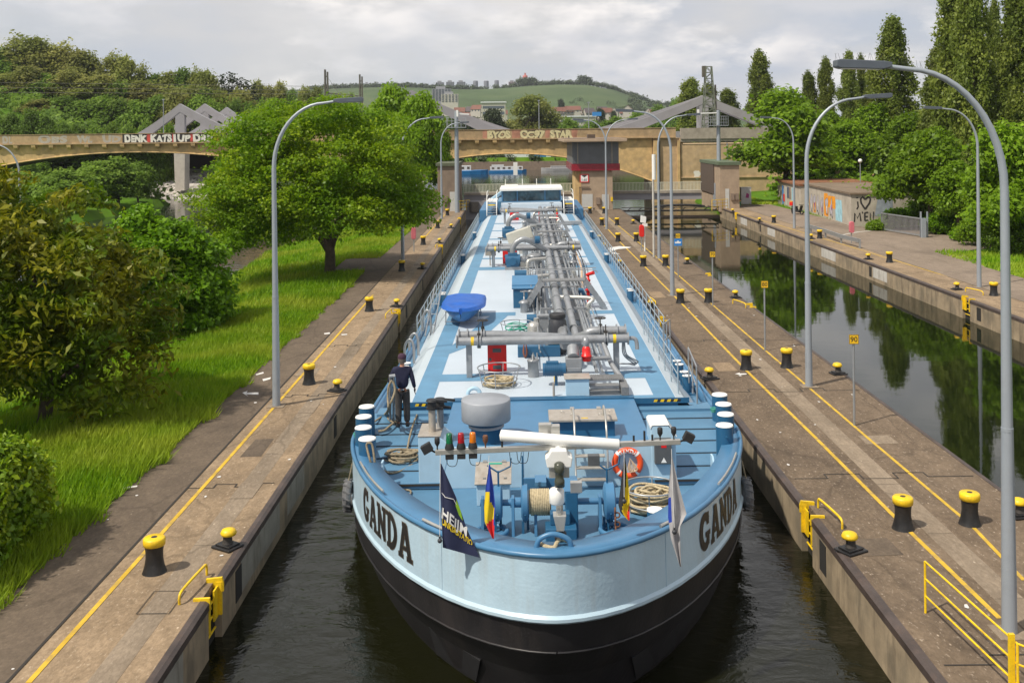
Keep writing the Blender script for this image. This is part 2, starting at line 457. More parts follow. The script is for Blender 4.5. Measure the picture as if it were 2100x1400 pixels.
# ------------------------------------------------------------------ ground, water, quays
XL, XI0, XI1, XR = -5.71, 6.34, 11.3, 22.2   # lock edges: left quay, island, right quay
ZW, ZQ = -1.05, -3.2
def sst(a, b, x):
    t = max(0.0, min(1.0, (x - a) / (b - a))); return t * t * (3 - 2 * t)
def bumps(x, y): return .5 * math.sin(x * .071 + 1.3) * math.sin(y * .053 + .4) + .3 * math.sin(x * .17 + y * .11)
def gz(x, y):
    if -8.6 < x < 24.5 and y < 116: return ZQ
    if y >= 116 and y < 265:                   # beyond the gates: basin widening into the river
        lo = -9.0 - 55 * sst(135, 160, y); hi = 24.5 - 2 * sst(116, 130, y) + 10 * sst(160, 230, y)
        if lo < x < hi: return ZQ
        if x >= hi: return min(-.04 + 2.0 * sst(hi + 4, hi + 40, x), ZQ + (x - hi) * 1.2) if y > 125 else -.04
    if x >= 24.5: return -.04 + 1.6 * sst(40, 75, x)
    river_l = -50 - 14 * sst(146, 158, y)
    if x > -26.5 and y < 150:                  # meadow
        k = sst(-10.5, -26.5, x); return -.05 - 1.9 * k + .10 * math.sin(x * .8 + y * .21) * min(1, (-9.6 - x) / 3 if x < -9.6 else 0)
    if x > river_l: return ZQ
    d = river_l - x
    z = min(ZQ + d * .9, 1.5 + .30 * d, 9 + .14 * d, 24 + bumps(x, y) * 3) * (1 - .55 * sst(300, 620, y)) * (.10 + .90 * sst(152, 188, y)) + bumps(x, y) * sst(150, 180, y)
    return max(ZQ, z)
def gz2(x, y): return gz(x, y) if y < 265 else (2.0 + 4 * sst(265, 700, y) + (0 if x > -62 else min(24, (-62 - x) * .2) * (1 - sst(350, 650, y))))
xs = [-900, -700, -560, -460, -380, -320] + [-280 + 10 * i for i in range(22)] + [-66, -64, -62, -60, -57, -54, -52, -50, -48, -45, -35, -30, -28, -26.6, -26.4, -24, -22, -20, -18, -16, -14, -12, -10.6, -9.7, -9.0, -8.7, -8.5, 0, 10, 20, 22.4, 24.4, 24.6, 26, 28, 32, 36, 42, 50, 60, 75, 95, 120, 160, 220, 300, 420, 600, 900]
ys = [-30, 0] + [6 + 6 * i for i in range(18)] + [113, 115.9, 116.1, 120, 126, 132, 138, 144, 150, 156, 164, 175, 190, 205, 220, 240, 264.9, 265.1, 270, 290, 320, 360, 410, 470, 540, 620, 720]
mb = MB(); mb.grid(lambda x, y: (x, y, gz2(x, y)), xs, ys)
M['ground'] = mat("meadow_ground", (.075, .160, .010), .95, 0, .35, .25, .4, 3, .1, (.10, .16, .02), .7, .12)
tag(mb.build("ground", M['ground'], fix=False), kind="structure")
M['lock_water'] = water("lock_water", (.0075, .008, .0026), ((.28, .45, 4, 1.0), (1.2, 2.0, 5, .5), (4.5, 6.5, 3, .12)), .62, .05)
M['basin_water'] = water("basin_water", (.006, .009, .003), ((.10, .16, 3, .6), (.9, 1.4, 4, .09), (5, 9, 3, .015)), .13, .02)
M['river_water'] = water("river_water", (.028, .034, .026), ((.12, .3, 4, .8), (.9, 2.2, 4, .2)), .35, .05)
mb = MB(); mb.quad((XL - .4, -5, ZW), (XI0 + .3, -5, ZW), (XI0 + .3, 113.5, ZW), (XL - .4, 113.5, ZW)); tag(mb.build("lock_water", M['lock_water']), kind="structure")
mb = MB(); mb.quad((XI1 - .3, -5, ZW), (XR + .3, -5, ZW), (XR + .3, 113.5, ZW), (XI1 - .3, 113.5, ZW)); tag(mb.build("basin_water", M['basin_water']), kind="structure")
mb = MB(); mb.quad((-75, 113.6, -1.2), (60, 113.6, -1.2), (60, 275, -1.2), (-110, 275, -1.2)); mb.quad((-75, -20, -1.2), (-20, -20, -1.2), (-20, 113.6, -1.2), (-75, 113.6, -1.2)); tag(mb.build("river_water", M['river_water']), kind="structure")

M['mark'] = mat("faded_white_mark", (.62, .60, .57), .8, 0, .1, 6)
def sheet(name, pts, m_, z, kind="structure"):
    mb = MB(); mb.add([(x, y, z) for x, y in pts], [tuple(range(len(pts)))]); return tag(mb.build(name, M[m_]), kind=kind)
Y0, Y1 = -4, 112.5
# quay slabs (pavement on top), walls as things of their own
def slab_(name, x0, x1, m_, y0=Y0, y1=Y1):
    mb = MB(); mb.box(x0, x1, y0, y1, -3, 0); return tag(mb.build(name, M[m_]), kind="structure")
slab_("quay", -8.02, XL - .15, 'concrete'); slab_("island_pavement", XI0 + .15, XI1 - .15, 'island'); slab_("quay", XR + .15, 24.45, 'concrete')
sheet("path", [(-9.62, Y0), (-8.03, Y0), (-8.03, 118), (-9.2, 118), (-9.45, 71), (-11.7, 69.5), (-11.6, 63.5), (-9.95, 62), (-9.55, 45)], 'asphalt', .012)
sheet("path", [(24.46, Y0), (28.3, Y0), (28.3, 62), (30.2, 70), (36, 74), (40, 84), (29.6, 89), (28.6, 118), (24.46, 118)], 'asphalt_pale', .010)
for x0, x1, z in ((-6.78, -6.32, .004), (8.48, 9.02, .004)): sheet("cable_duct", [(x0, Y0), (x1, Y0), (x1, Y1), (x0, Y1)], 'duct', z)
M['worn'] = M['duct']
def ptsline(px, w_, z=.009, name="yellow_line", m_='yellow_line'):
    P = [G(*p) for p in px]; mb = MB(); V = []
    for i, p in enumerate(P):
        d = (P[min(i + 1, len(P) - 1)] - P[max(i - 1, 0)]).normalized(); n_ = Vector((-d.y, d.x, 0)) * w_ / 2; V += [p + n_ + Vector((0, 0, z)), p - n_ + Vector((0, 0, z))]
    mb.add(V, [(2 * i, 2 * i + 1, 2 * i + 3, 2 * i + 2) for i in range(len(P) - 1)]); return tag(mb.build(name, M[m_]), kind="structure")
ptsline([(58, 1400), (460, 950), (765, 605)], .095); ptsline([(865, 494), (909, 444), (924, 430)], .08)
ptsline([(2050, 1268), (1832, 1057), (1675, 900), (1531.7, 761), (1384, 608), (1274, 499), (1235, 458)], .10)
ptsline([(2100, 1190), (1993, 1078), (1782, 900), (1569, 718), (1395, 568), (1249, 447)], .085)
ptsline([(2100, 611), (1913, 558), (1767, 513), (1600, 463), (1520, 440)], .09)
ptsline([(1722, 483), (1760, 476), (1790, 473)], .25, .016, "white_line", 'white_panel')
# expansion joints that step across the pavement, duct covers, worn patches
def joint(pts, w_=.035, z=.0085):
    mb = MB()
    for k, (a, b) in enumerate(zip(pts[:-1], pts[1:])):
        a, b = Vector((*a, z + .0004 * k)), Vector((*b, z + .0004 * k)); d = (b - a).normalized(); n_ = Vector((-d.y, d.x, 0)) * w_ / 2; a -= d * w_ / 2; b += d * w_ / 2
        mb.quad(a + n_, a - n_, b - n_, b + n_)
    return tag(mb.build("joint", M['joint']), kind="structure")
for y in (24.9, 33.4, 41.2, 49.5, 58, 66.5, 75, 84, 93, 102):
    joint([(-8.0, y - .25), (-7.4, y - .25), (-7.4, y), (-6.9, y), (-6.9, y - .2), (-6.55, y - .2), (-6.55, y + .05), (-6.02, y + .05)])
for y in (16.5, 25.2, 33.5, 41.5, 50, 58.3, 66.5, 75, 84, 93):
    joint([(6.66, y - .35), (7.45, y - .35), (7.45, y - .05), (8.3, y - .05), (8.3, y - .4), (9.15, y - .4), (9.15, y), (9.9, y), (9.9, y - .3), (10.98, y - .3)])
for y in (30, 45, 60, 75, 90): joint([(22.52, y), (24.4, y)], .03)
joint([(-8.03, Y0), (-8.03, 60)], .05, .0145)
for y in range(6, 100, 3): joint([(8.5, y + .4), (9.0, y + .4)], .012, .0065); joint([(-6.77, y + .2), (-6.33, y + .2)], .012, .0065)
for x0, x1, y0, y1 in ((-6.80, -6.28, 23.9, 25.0), (-6.78, -6.30, 31.2, 32.3), (-6.8, -6.3, 39.4, 40.6)): sheet("duct_cover", [(x0, y0), (x1, y0), (x1, y1), (x0, y1)], 'duct', .0125)
p = G(330, 1235); joint([(p.x - .28, p.y - .45), (p.x + .30, p.y - .45), (p.x + .30, p.y + .45), (p.x - .28, p.y + .45), (p.x - .28, p.y - .45)], .015, .0135)
# white paint marks on the path, arrow on the island
def mark(px, z=.016):
    P = [G(*p) for p in px]; mb = MB(); mb.add([(q.x, q.y, z) for q in P], [tuple(range(len(P)))]); tag(mb.build("road_marking", M['mark']), kind="structure")
mark([(497, 806), (508, 802), (505, 806), (530, 805), (530, 810), (504, 809), (510, 814)]); mark([(538, 778), (556, 774), (554, 778), (540, 782)]); mark([(524, 768), (540, 763), (541, 766), (526, 770)]); mark([(664, 684), (676, 682), (677, 685), (666, 686)]); mark([(700, 686), (712, 685), (712, 687), (701, 688)]); mark([(250, 1000), (282, 996), (281, 999), (254, 1002)])
mark([(1250, 508), (1270, 505), (1295, 507), (1290, 509), (1268, 511), (1252, 516), (1272, 521), (1252, 521), (1245, 514)], .0115)
mark([(1507, 767), (1518, 764), (1516, 766), (1531, 766), (1531, 768), (1518, 769)], .0115)

# repaired patches, droppings and stains on the paving
rq = random.Random(77)
for x0, x1, y0, y1, m_ in ((-7.4, -6.85, 27.0, 28.6, 'asphalt'), (-7.9, -7.2, 36.0, 37.2, 'duct'), (6.75, 7.6, 20.3, 21.2, 'asphalt'), (9.3, 10.2, 27.5, 28.3, 'duct'), (7.0, 7.7, 36, 37.4, 'concrete'), (9.6, 10.6, 17.6, 18.6, 'asphalt'), (6.8, 7.5, 52, 54, 'concrete')): sheet("patch", [(x0, y0), (x1, y0 + .05), (x1 - .03, y1), (x0 + .02, y1 - .04)], m_, .0052)
for i in range(46):
    k = i % 3; x = rq.uniform(*((-9.3, -6.0), (6.7, 11.0), (6.7, 11.0))[k]); y = rq.uniform(12, 50); r = rq.uniform(.015, .06); z = .0165 if x < -8 else .0118
    P = [(x + r * rq.uniform(.5, 1.3) * math.cos(a), y + 1.3 * r * rq.uniform(.5, 1.3) * math.sin(a)) for a in (0, .9, 1.8, 2.7, 3.6, 4.5, 5.4)]; sheet("dropping", P, 'mark', z + i * .00001)
# lock walls
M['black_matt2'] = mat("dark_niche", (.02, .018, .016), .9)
def lock_wall(label, x, face, y0, y1, panels, ladders, niches):
    """x: top edge; face: +1 when the wall looks towards +X"""
    t = empty("lock_wall", (x, 0, 0), 0, label, "lock wall")
    mb = MB(); b = -face * .15; cuts = []
    ys_ = [y0]; 
    for yl in ladders: cuts.append((yl - .42, yl + .42))
    cuts.sort(); segs = []; c0 = y0
    for a, b_ in cuts: segs.append((c0, a)); c0 = b_
    segs.append((c0, y1))
    for a, b_ in segs: mb.box(b, 0, a, b_, -3, -.16)
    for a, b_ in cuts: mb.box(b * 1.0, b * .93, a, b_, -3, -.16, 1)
    mb.build("wall_face", [M['wall'], M['black_matt2']], t)
    for a, b_ in segs:
        mb = MB(); mb.prism([(b, -.16), (face * .015, -.16), (face * .015, -.03), (-face * .05, .012), (b, .012)], a, b_, 'y'); mb.build("coping", M['coping'], t)
    for a, b_ in panels:
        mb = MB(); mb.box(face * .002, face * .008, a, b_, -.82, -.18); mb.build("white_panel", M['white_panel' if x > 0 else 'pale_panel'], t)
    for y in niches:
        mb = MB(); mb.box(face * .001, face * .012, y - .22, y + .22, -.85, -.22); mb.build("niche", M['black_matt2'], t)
    for yl in ladders:
        mb = MB()
        for s_ in (-1, 1):
            mb.box(-face * .10, face * .02, yl + s_ * .38 - .03, yl + s_ * .38 + .03, -.6, .02)
        mb.prism([(-face * .28, .0), (-face * .28, .07), (face * .02, .10), (face * .05, .0), (face * .05, -.16), (-face * .02, -.16)], yl + .36, yl + .42, 'y'); mb.prism([(-face * .28, .0), (-face * .28, .05), (face * .02, .06), (face * .04, -.16)], yl - .42, yl - .36, 'y'); mb.box(-face * .08, -face * .05, yl + .12, yl + .36, -.62, -.05)
        for k in range(4): mb.cyl((-face * .10, yl - .32, -.25 - k * .28), (-face * .10, yl + .32, -.25 - k * .28), .022, None, 6)
        mb.build("ladder", M['yellow'], t)
    return t
lL = [G(445, 1212).y, G(818, 640).y, G(906, 505).y, G(950, 448).y]
lock_wall("long left lock wall with dark steel coping and pale panels beside the barge", XL, 1, Y0, Y1, [(15.1, 17.2), (20.8, 24.2), (25.0, 27.0), (9, 12)], lL, [G(522, 1140).y, 31.6, 52, 61])
lI = [G(1650, 1048).y, 46.0, 77.0]
lock_wall("lock wall of the island facing the barge, with stained concrete and a yellow ladder", XI0, -1, Y0, Y1, [], lI, [lI[0] - 1.2, 35])
lock_wall("low island wall towards the empty basin, dark coping seen from above", XI1, 1, Y0, Y1, [(40, 42), (55, 57)], [G(1528, 628).y, 60], [])
lR = [G(1972, 612).y, G(1645, 492).y, G(1489, 438).y]
pan = []
for a, b in ((1517, 1530), (1572, 1587), (1682, 1711), (1787, 1816)):
    ya = [17794 / ((px - HX) / 2.62) for px in (a, b)]; pan.append((min(ya), max(ya)))
lock_wall("far basin wall with four white painted panels and yellow ladders", XR, -1, Y0, Y1, pan, lR, [lR[0] - 1.4, 17794 / ((1782 - HX) / 2.62), 17794 / ((1557 - HX) / 2.62)])

# ------------------------------------------------------------------ quay furniture
def bollard():
    t = empty("mooring_bollard", (0, 0, 0), 0, "bollard", "bollard")
    mb = MB(); mb.lathe([(.27, -.01), (.255, .03), (.215, .16), (.19, .32), (.19, .46), (.205, .58), (.215, .615)], (0, 0, 0), 28); mb.build("post", M['black'], t)
    mb = MB(); mb.lathe([(.216, .605), (.238, .61), (.245, .70), (.240, .755), (.215, .782), (0, .79)], (0, 0, 0), 28); mb.lathe([(.07, .79), (.06, .793), (0, .793)], (0, 0, 0), 12, 1); mb.build("cap", [M['yellow'], M['iron']], t)
    return t
def knob():
    t = empty("mooring_cleat", (0, 0, 0), 0, "knob", "bollard")
    mb = MB(); mb.box(-.26, .26, -.22, .22, .0, .05); mb.box(-.2, .2, -.16, .16, .05, .09); mb.build("base_plate", M['black'], t, .02)
    mb = MB(); mb.lathe([(.12, .08), (.095, .14), (.09, .25)], (0, 0, 0), 16); mb.build("neck", M['iron'], t)
    mb = MB(); mb.lathe([(.06, .24), (.15, .265), (.165, .31), (.13, .375), (.05, .40), (0, .40)], (-.03, 0, 0), 20); mb.build("head", M['yellow'], t)
    return t
def hoop():
    t = empty("grab_rail", (0, 0, 0), 0, "hoop", "grab rail")
    mb = MB(); mb.tube(smooth_path([(0, -.62, 0), (0, -.60, .16), (0, -.35, .21), (0, .45, .22), (0, .60, .18), (0, .62, 0)], 5), .026, 8); mb.build("tube", M['yellow'], t)
    return t
def row(make, pts, labels, group, cat=None, rz=None):
    src = make()
    if make is bollard: src.scale = (.87, .87, .86)
    for i, (px, py) in enumerate(pts):
        p = G(px, py); p = Vector((p.x, p.y, .005))
        o = src if i == 0 else dup(src, p, 0)
        o.location = p; o["label"] = labels(i, len(pts)); o["group"] = group
        if rz: o.rotation_euler = (0, 0, rz[i] if isinstance(rz, list) else rz)
def lab(a, where):
    return lambda i, n: f"{a}, " + ("nearest one" if i == 0 else "farthest one" if i == n - 1 else ORD[i] + " from the front") + f" {where}"
row(bollard, [(317, 1172), (634, 787), (757.5, 638), (824, 556), (868, 502), (897.5, 468), (917.5, 442)], lab("black bollard with yellow cap", "on the left quay"), "bollards along the left quay", rz=.1)
row(bollard, [(1852, 1083), (1530.5, 757), (1395.5, 621), (1319.5, 546), (1267.5, 495.5), (1234.5, 462), (1210, 438)], lab("black bollard with yellow cap", "in the island row by the barge"), "bollards in the island row beside the barge", rz=.5)
row(bollard, [(1989, 1074), (1613.5, 753), (1453, 620), (1365, 545), (1305, 495), (1265.5, 462), (1239, 438)], lab("black bollard with yellow cap", "in the island row by the basin"), "bollards in the island row beside the basin", rz=.9)
row(bollard, [(2038, 606), (1824, 538), (1681, 489), (1587, 457)], lab("black bollard with yellow cap", "on the far right quay"), "bollards on the right quay", rz=.2)
row(knob, [(467, 1122), (691, 802), (813, 629), (866, 551), (901, 499), (925, 468)], lab("small yellow headed mooring cleat", "on the left quay edge"), "mooring hooks on the left quay edge", rz=2.6)
row(knob, [(1745, 1130), (1456, 777), (1336, 632), (1272, 545), (1230, 492)], lab("small yellow headed mooring cleat", "on the island edge by the barge"), "mooring hooks on the island edge by the barge", rz=.5)
row(knob, [(2092, 1058), (1719, 767), (1509, 611), (1410, 541), (1299, 459)], lab("small yellow headed mooring cleat", "on the island edge by the basin"), "mooring hooks on the island edge by the basin", rz=.2)
row(knob, [(1963, 594), (1781, 532), (1664, 490), (1558, 455), (1503, 436)], lab("small yellow headed mooring cleat", "on the right quay edge"), "mooring hooks on the right quay edge", rz=.2)
row(hoop, [(397, 1208), (797, 648), (896, 507)], lab("bent yellow grab rail", "on the left quay"), "yellow grab rails on the left quay", rz=-.10)
row(hoop, [(1702, 1062), (1338, 622)], lab("bent yellow grab rail", "on the island by the barge"), "yellow grab rails on the island", rz=.12)
row(hoop, [(1516, 627), (1998, 602)], lambda i, n: ["bent yellow grab rail on the island edge beside the basin", "bent yellow grab rail on the far right quay"][i], "yellow grab rails by the basin", rz=.3)

# street lamps with a long curved arm
def lamp(two=False):
    t = empty("street_lamp", (0, 0, 0), 0, "lamp", "street lamp")
    mb = MB(); mb.cyl((0, 0, 0), (0, 0, 3.4), .125, .098, 8, 0, True, None, .2); mb.cyl((0, 0, 3.4), (0, 0, 7.4), .092, .070, 8, 0, True, None, .2); mb.cyl((0, 0, 3.37), (0, 0, 3.43), .103, None, 8); mb.box(-.105, -.08, -.06, .06, .6, 1.1)
    mb.build("pole", M['lamp_grey'], t)
    for s_ in ((1, -1) if two else (1,)):
        mb = MB(); P = [Vector((0, 0, 7.35))]
        for i in range(1, 13):
            a = R(7.4 * i); P.append(Vector((s_ * 1.62 * (1 - math.cos(a)), 0, 7.4 + 2.05 * math.sin(a))))
        P.append(Vector((s_ * 1.95, 0, 9.50)))
        mb.tube(P, [.068 - .0022 * i for i in range(len(P))], 10); mb.build("arm", M['lamp_grey'], t)
        mb = MB(); Mx = Matrix.Translation((s_ * 1.9, 0, 9.52)) @ Matrix.Rotation(-s_ * R(2), 4, 'Y') @ Matrix.Scale(s_, 4, (1, 0, 0))
        mb.prism([(0, -.035), (.14, -.075), (.86, -.075), (.92, -.05), (.92, .06), (.86, .075), (.12, .06), (0, .04)], -.13, .13, 'y', 0, Mx); h_ = mb.build("lamp_head", M['lamp_head'], t, .012)
        mb = MB(); mb.box(.16, .84, -.11, .11, -.082, -.076, 0, Mx); mb.build("lens", M['glass_clear'], h_)
    mb = MB(); mb.box(-.26, .26, -.26, .26, -.02, .008); mb.build("footing", M['duct'], t)
    return t
LP = [(567, 832, 0, "grey street lamp on the left quay in front of the big tree"), (826, 535, 0, "grey street lamp on the left quay half hidden behind the big tree"), (906, 449, 0, "grey street lamp on the left quay by the gate house"),
      (2070, 1297, PI, "largest grey street lamp at the right, its arm reaching left"), (1659, 792, 0, "grey street lamp on the island with its arm reaching right over the basin"), (1379, 606, PI, "grey street lamp on the island bending left above the control tower"), (1352, 530, 0, "grey street lamp on the island behind a pale pole, bending right"),
      (1629, 468, PI, "grey street lamp on the right quay beside the graffiti building"), (2008, 589, PI, "grey street lamp on the right quay in front of the poplars")]
src = lamp(); ch = kids(src)
for i, (px, py, rz, lb_) in enumerate(LP):
    p = G(px, py); o = src if i == 0 else dup(src)
    o.location = (p.x, p.y, .01); o.rotation_euler = (0, 0, rz); o["label"] = lb_; o["group"] = "curved street lamps of the lock"
# bird spikes on the largest lamp
big = [o for o in bpy.data.objects if o.get("label", "").startswith("largest grey")][0]
mb = MB(); random.seed(5)
for i in range(46):
    x = .75 + i * .046; q = min(1.62, x)
    z = 7.4 + 2.05 * math.sqrt(max(0, 1 - (1 - q / 1.62) ** 2)) + .03 if x < 1.62 else 9.53
    if x > 1.95: z = 9.60
    a = random.uniform(-.5, .5); mb.bar((x, 0, z), (x + .05 * random.uniform(-1, 1), .10 * a, z + .13), .003, .003)
mb.build("bird_spikes", M['iron'], big)
t2 = lamp(True); p = G(1244, 470); t2.location = (p.x, p.y, .01); t2["label"] = "two armed grey street lamp in front of the control tower"
p = D(41, 470, 66); wl = dup(src, (p.x, p.y, -1.2), PI, "white street lamp at the left edge behind the brownish tree"); wl.scale = (1, 1, .98)
for c_ in kids(wl):
    if c_.type == 'MESH' and c_.name.startswith(("pole", "arm")): c_.data = c_.data.copy(); c_.data.materials[0] = M['white_panel'] if False else M['galv']
p = G(1341, 527); mb = MB(); t = empty("measuring_mast", (p.x, p.y, 0), 0, "pale pole with a white box at its top beside a street lamp on the island", "pole")
mb.cyl((0, 0, 0), (0, 0, 5.2), .08, .07, 12); mb.build("pole", M['white_panel'], t)
mb = MB(); mb.cyl((.06, 0, 5.2), (.06, 0, 6.9), .13, None, 14); mb.build("white_case", M['white'], t)
# tall camera masts with platforms
for px, py, top_, s_, lb_ in ((938, 436, 228, 1, "tall grey mast with a small railed platform by the left gate house"), (1475, 420, 226, -1, "tall grey mast with a small railed platform by the right gate house")):
    p = G(px, py); q = D(px, top_, p.y); h = q.z
    t = empty("camera_mast", (p.x, p.y, 0), 0, lb_, "mast")
    mb = MB(); mb.cyl((0, 0, 0), (0, 0, h), .27, .20, 14); mb.build("pole", M['lamp_grey'], t)
    mb = MB(); z = h - 1.8
    mb.box(-1.0, 1.0, -.6, .6, z, z + .08)
    for x in (-1, -.5, .5, 1): mb.bar((x, -.6, z), (x, -.6, z + 1.1), .04, .04); mb.bar((x, .6, z), (x, .6, z + 1.1), .04, .04)
    for dz in (.4, .75, 1.1): mb.bar((-1, -.6, z + dz), (1, -.6, z + dz), .035, .035); mb.bar((-1, .6, z + dz), (1, .6, z + dz), .035, .035)
    mb.build("platform", M['galv'], t)
    mb = MB(); mb.bar((0, 0, h - .3), (-s_ * -1 * 2.3 if s_ < 0 else 1.4, 0, h - .35), .12, .12)
    x = -2.3 if s_ < 0 else .1; mb.box(x - .1, x + .1, -.2, .1, h - .6, h + .1); mb.build("camera", M['white'], t)
for t in [o for o in bpy.data.objects if o.name.startswith("camera_mast")][1:]:
    for c_ in kids(t):
        if c_.name.startswith("camera."): c_.location.x = 0
# distance boards
def board(txt, px, py, top_, lb_, grp="yellow distance boards on the island"):
    p = G(px, py); h = D(px, top_, p.y).z
    t = empty("distance_board", (p.x, p.y, 0), 0, lb_, "sign"); t["group"] = grp
    mb = MB(); mb.cyl((0, 0, 0), (0, 0, h), .032, None, 10); mb.build("post", M['galv'], t)
    mb = MB(); mb.box(-.135, .135, -.05, -.034, h - .26, h + .01); pl = mb.build("plate", M['yellow_sign'], t)
    mb = MB()
    for a, b, c, d in ((-.135, .135, h - .26, h - .25), (-.135, .135, h, h + .01), (-.135, -.125, h - .25, h), (.125, .135, h - .25, h)): mb.box(a, b, -.0535, -.0505, c, d)
    V, FF, wd = text2d(txt, .21, .003); mb.add([(x - wd / 2, -.0515, y + h - .195) for x, y in V], FF); mb.build("number", M['black_matt3'], pl, fix=False)
    return t, h
M['yellow_sign'] = mat("sign_yellow", (.78, .47, .01), .5, 0, .05, 5); M['black_matt3'] = mat("sign_black", (.012, .012, .012), .6)
board("90", 1752, 872, 686, "yellow board reading 90 on a thin post, nearest of the distance boards"); board("80", 1569, 719, 576, "yellow board reading 80 on a thin post"); board("70", 1462, 627, 516, "yellow board reading 70 on a thin post")
t, h = board("60", 1391, 569, 479, "yellow board reading 60 above a blue ship sign")
M['sign_blue'] = mat("sign_blue", (.03, .20, .55), .45, 0, .05)
mb = MB(); mb.box(-.23, .23, -.055, -.036, h - .70, h - .29); bs = mb.build("blue_plate", M['sign_blue'], t)
mb = MB(); mb.add([(-.17, -.058, h - .56), (.14, -.058, h - .56), (.18, -.058, h - .47), (.05, -.058, h - .47), (.05, -.058, h - .41), (-.06, -.058, h - .41), (-.06, -.058, h - .47), (-.19, -.058, h - .47)], [tuple(range(8))]); mb.build("ship_pictogram", M['white'], bs, fix=False)
# lifebuoy stands
M['pink'] = mat("faded_red_case", (.55, .14, .17), .5, 0, .12, 4)
def buoy_stand(px, py, top_, lb_, m_, red=False):
    p = G(px, py); h = D(px, top_, p.y).z
    t = empty("lifebuoy_stand", (p.x, p.y, 0), 0, lb_, "lifebuoy stand"); t["group"] = "lifebuoy stands on the quays"
    mb = MB(); mb.cyl((0, 0, 0), (0, 0, h - .1), .035, None, 10); mb.build("post", M['galv'], t)
    mb = MB(); c = (0, -.06, h - .42)
    mb.prism([(-.17, -.32), (-.10, -.42), (.10, -.42), (.17, -.32), (.17, .30), (.10, .42), (-.10, .42), (-.17, .30)], -.16, .10, 'y', 0, Matrix.Translation(c)); mb.build("case", M[m_], t, .03, 3)
    if red:
        mb = MB(); mb.cyl((.22, 0, 0), (.22, 0, h + .6), .05, None, 10); mb.box(.05, .42, -.06, -.03, h - .12, h + .10); mb.prism([(-.08, h + .18), (.3, h + .12), (.34, h + .55), (-.04, h + .68)], -.08, .06, 'y'); mb.build("notice_board", M['white'], t)
buoy_stand(849, 516, 466, "faded pink lifebuoy case on a post at the left quay", 'pink'); buoy_stand(1746, 499, 454, "faded pink lifebuoy case on a post at the right quay by the guard rail", 'pink'); buoy_stand(1316, 515, 461, "bright red lifebuoy case and white notice board on the island", 'red0', True)
# ------------------------------------------------------------------ the tanker barge: local axes u to the right, v towards its stern, z up
M['pale'] = streaked("hull_pale_blue", (.42, .565, .67), (.34, .35, .33), .42, .3, 2.6, .22, .07)
M['black_hull'] = streaked("hull_black", (.017, .016, .018), (.045, .037, .034), .6, .42, 1.3, .2, .3, (.030, .028, .029), .5)
M['deck_blue'] = mat("deck_blue", (.088, .202, .325), .5, 0, .10, .8, .08, 60, .4, (.06, .14, .235), .5, .9)
M['mid_blue'] = mat("bulwark_blue", (.058, .178, .33), .38, 0, .10, .9, .03, 30, .5, (.05, .13, .225), .35, 1.2)
M['dark_blue'] = mat("fitting_blue", (.018, .100, .205), .4, 0, .14, 3, .03, 30, .5, (.03, .06, .09), .35, 3)
M['trunk_white'] = mat("tank_deck_white", (.455, .525, .60), .42, 0, .05, .6, .03, 40, .5, (.42, .50, .56), .45, .7)
M['edge_white'] = mat("tank_edge_white", (.44, .51, .57), .45, 0, .06, 1.2, 0, 30, .5, (.40, .44, .46), .45, 1.2)
M['stripe_blue'] = mat("walkway_blue", (.110, .245, .385), .6, 0, .10, 1.2, .1, 60, .3, (.10, .19, .28), .5, .8)
M['pipe'] = mat("pipe_grey", (.30, .315, .335), .38, .35, .14, 2.5, .05, 25, .5, (.17, .17, .17), .55, 2.2)
M['steel'] = mat("stainless_steel", (.50, .49, .46), .36, .6, .12, 4)
M['box_tan'] = mat("stainless_lid", (.43, .39, .34), .45, .35, .10, 5, .05, 20, .5, (.25, .19, .13), .5, 6)
M['grey_box'] = mat("vent_grey", (.30, .32, .355), .5, .1, .07, 1.5, 0, 30, .5, (.20, .21, .22), .35, 2)
M['dark_grey'] = mat("dark_grey_box", (.09, .095, .10), .5, .1, .12, 5)
M['red'] = mat("signal_red", (.68, .014, .012), .38, 0, .08, 4)
M['white'] = mat("white_paint", (.80, .80, .78), .35, 0, .04, 3, 0, 30, .5, (.5, .48, .43), .3, 3)
M['rope'] = mat("manila_rope", (.46, .385, .25), .9, 0, .28, 22, .6, 70, .2)
M['rope_dark'] = mat("worn_rope", (.27, .225, .155), .9, 0, .3, 22, .6, 70, .2)
M['rust_iron'] = mat("rusty_chain", (.15, .065, .035), .8, .1, .4, 12, .3, 40)
M['grating'] = mat("step_grating", (.215, .22, .225), .6, .4, .2, 14)
M['window'] = mat("dark_window", (.09, .15, .19), .08, 0, .2, 1.5, 0, 30, .8)
M['black_matt'] = mat("black_rubber", (.018, .018, .020), .6, 0, .2, 8)
M['char'] = mat("charcoal_plastic", (.035, .037, .045), .45, 0, .15, 4)
M['hose'] = mat("tan_hose", (.50, .36, .24), .6, 0, .15, 6)
M['brown_hose'] = mat("brown_hose", (.20, .065, .035), .5, 0, .15, 6)
M['green_hose'] = mat("green_hose", (.05, .33, .24), .5, 0, .2, 6)
M['deck_shade'] = M['deck_blue']
M['letter'] = mat("black_lettering", (.020, .019, .019), .45, 0, .2, 4)
M['letter_edge'] = mat("brown_letter_edge", (.11, .085, .06), .6, 0, .2, 4)

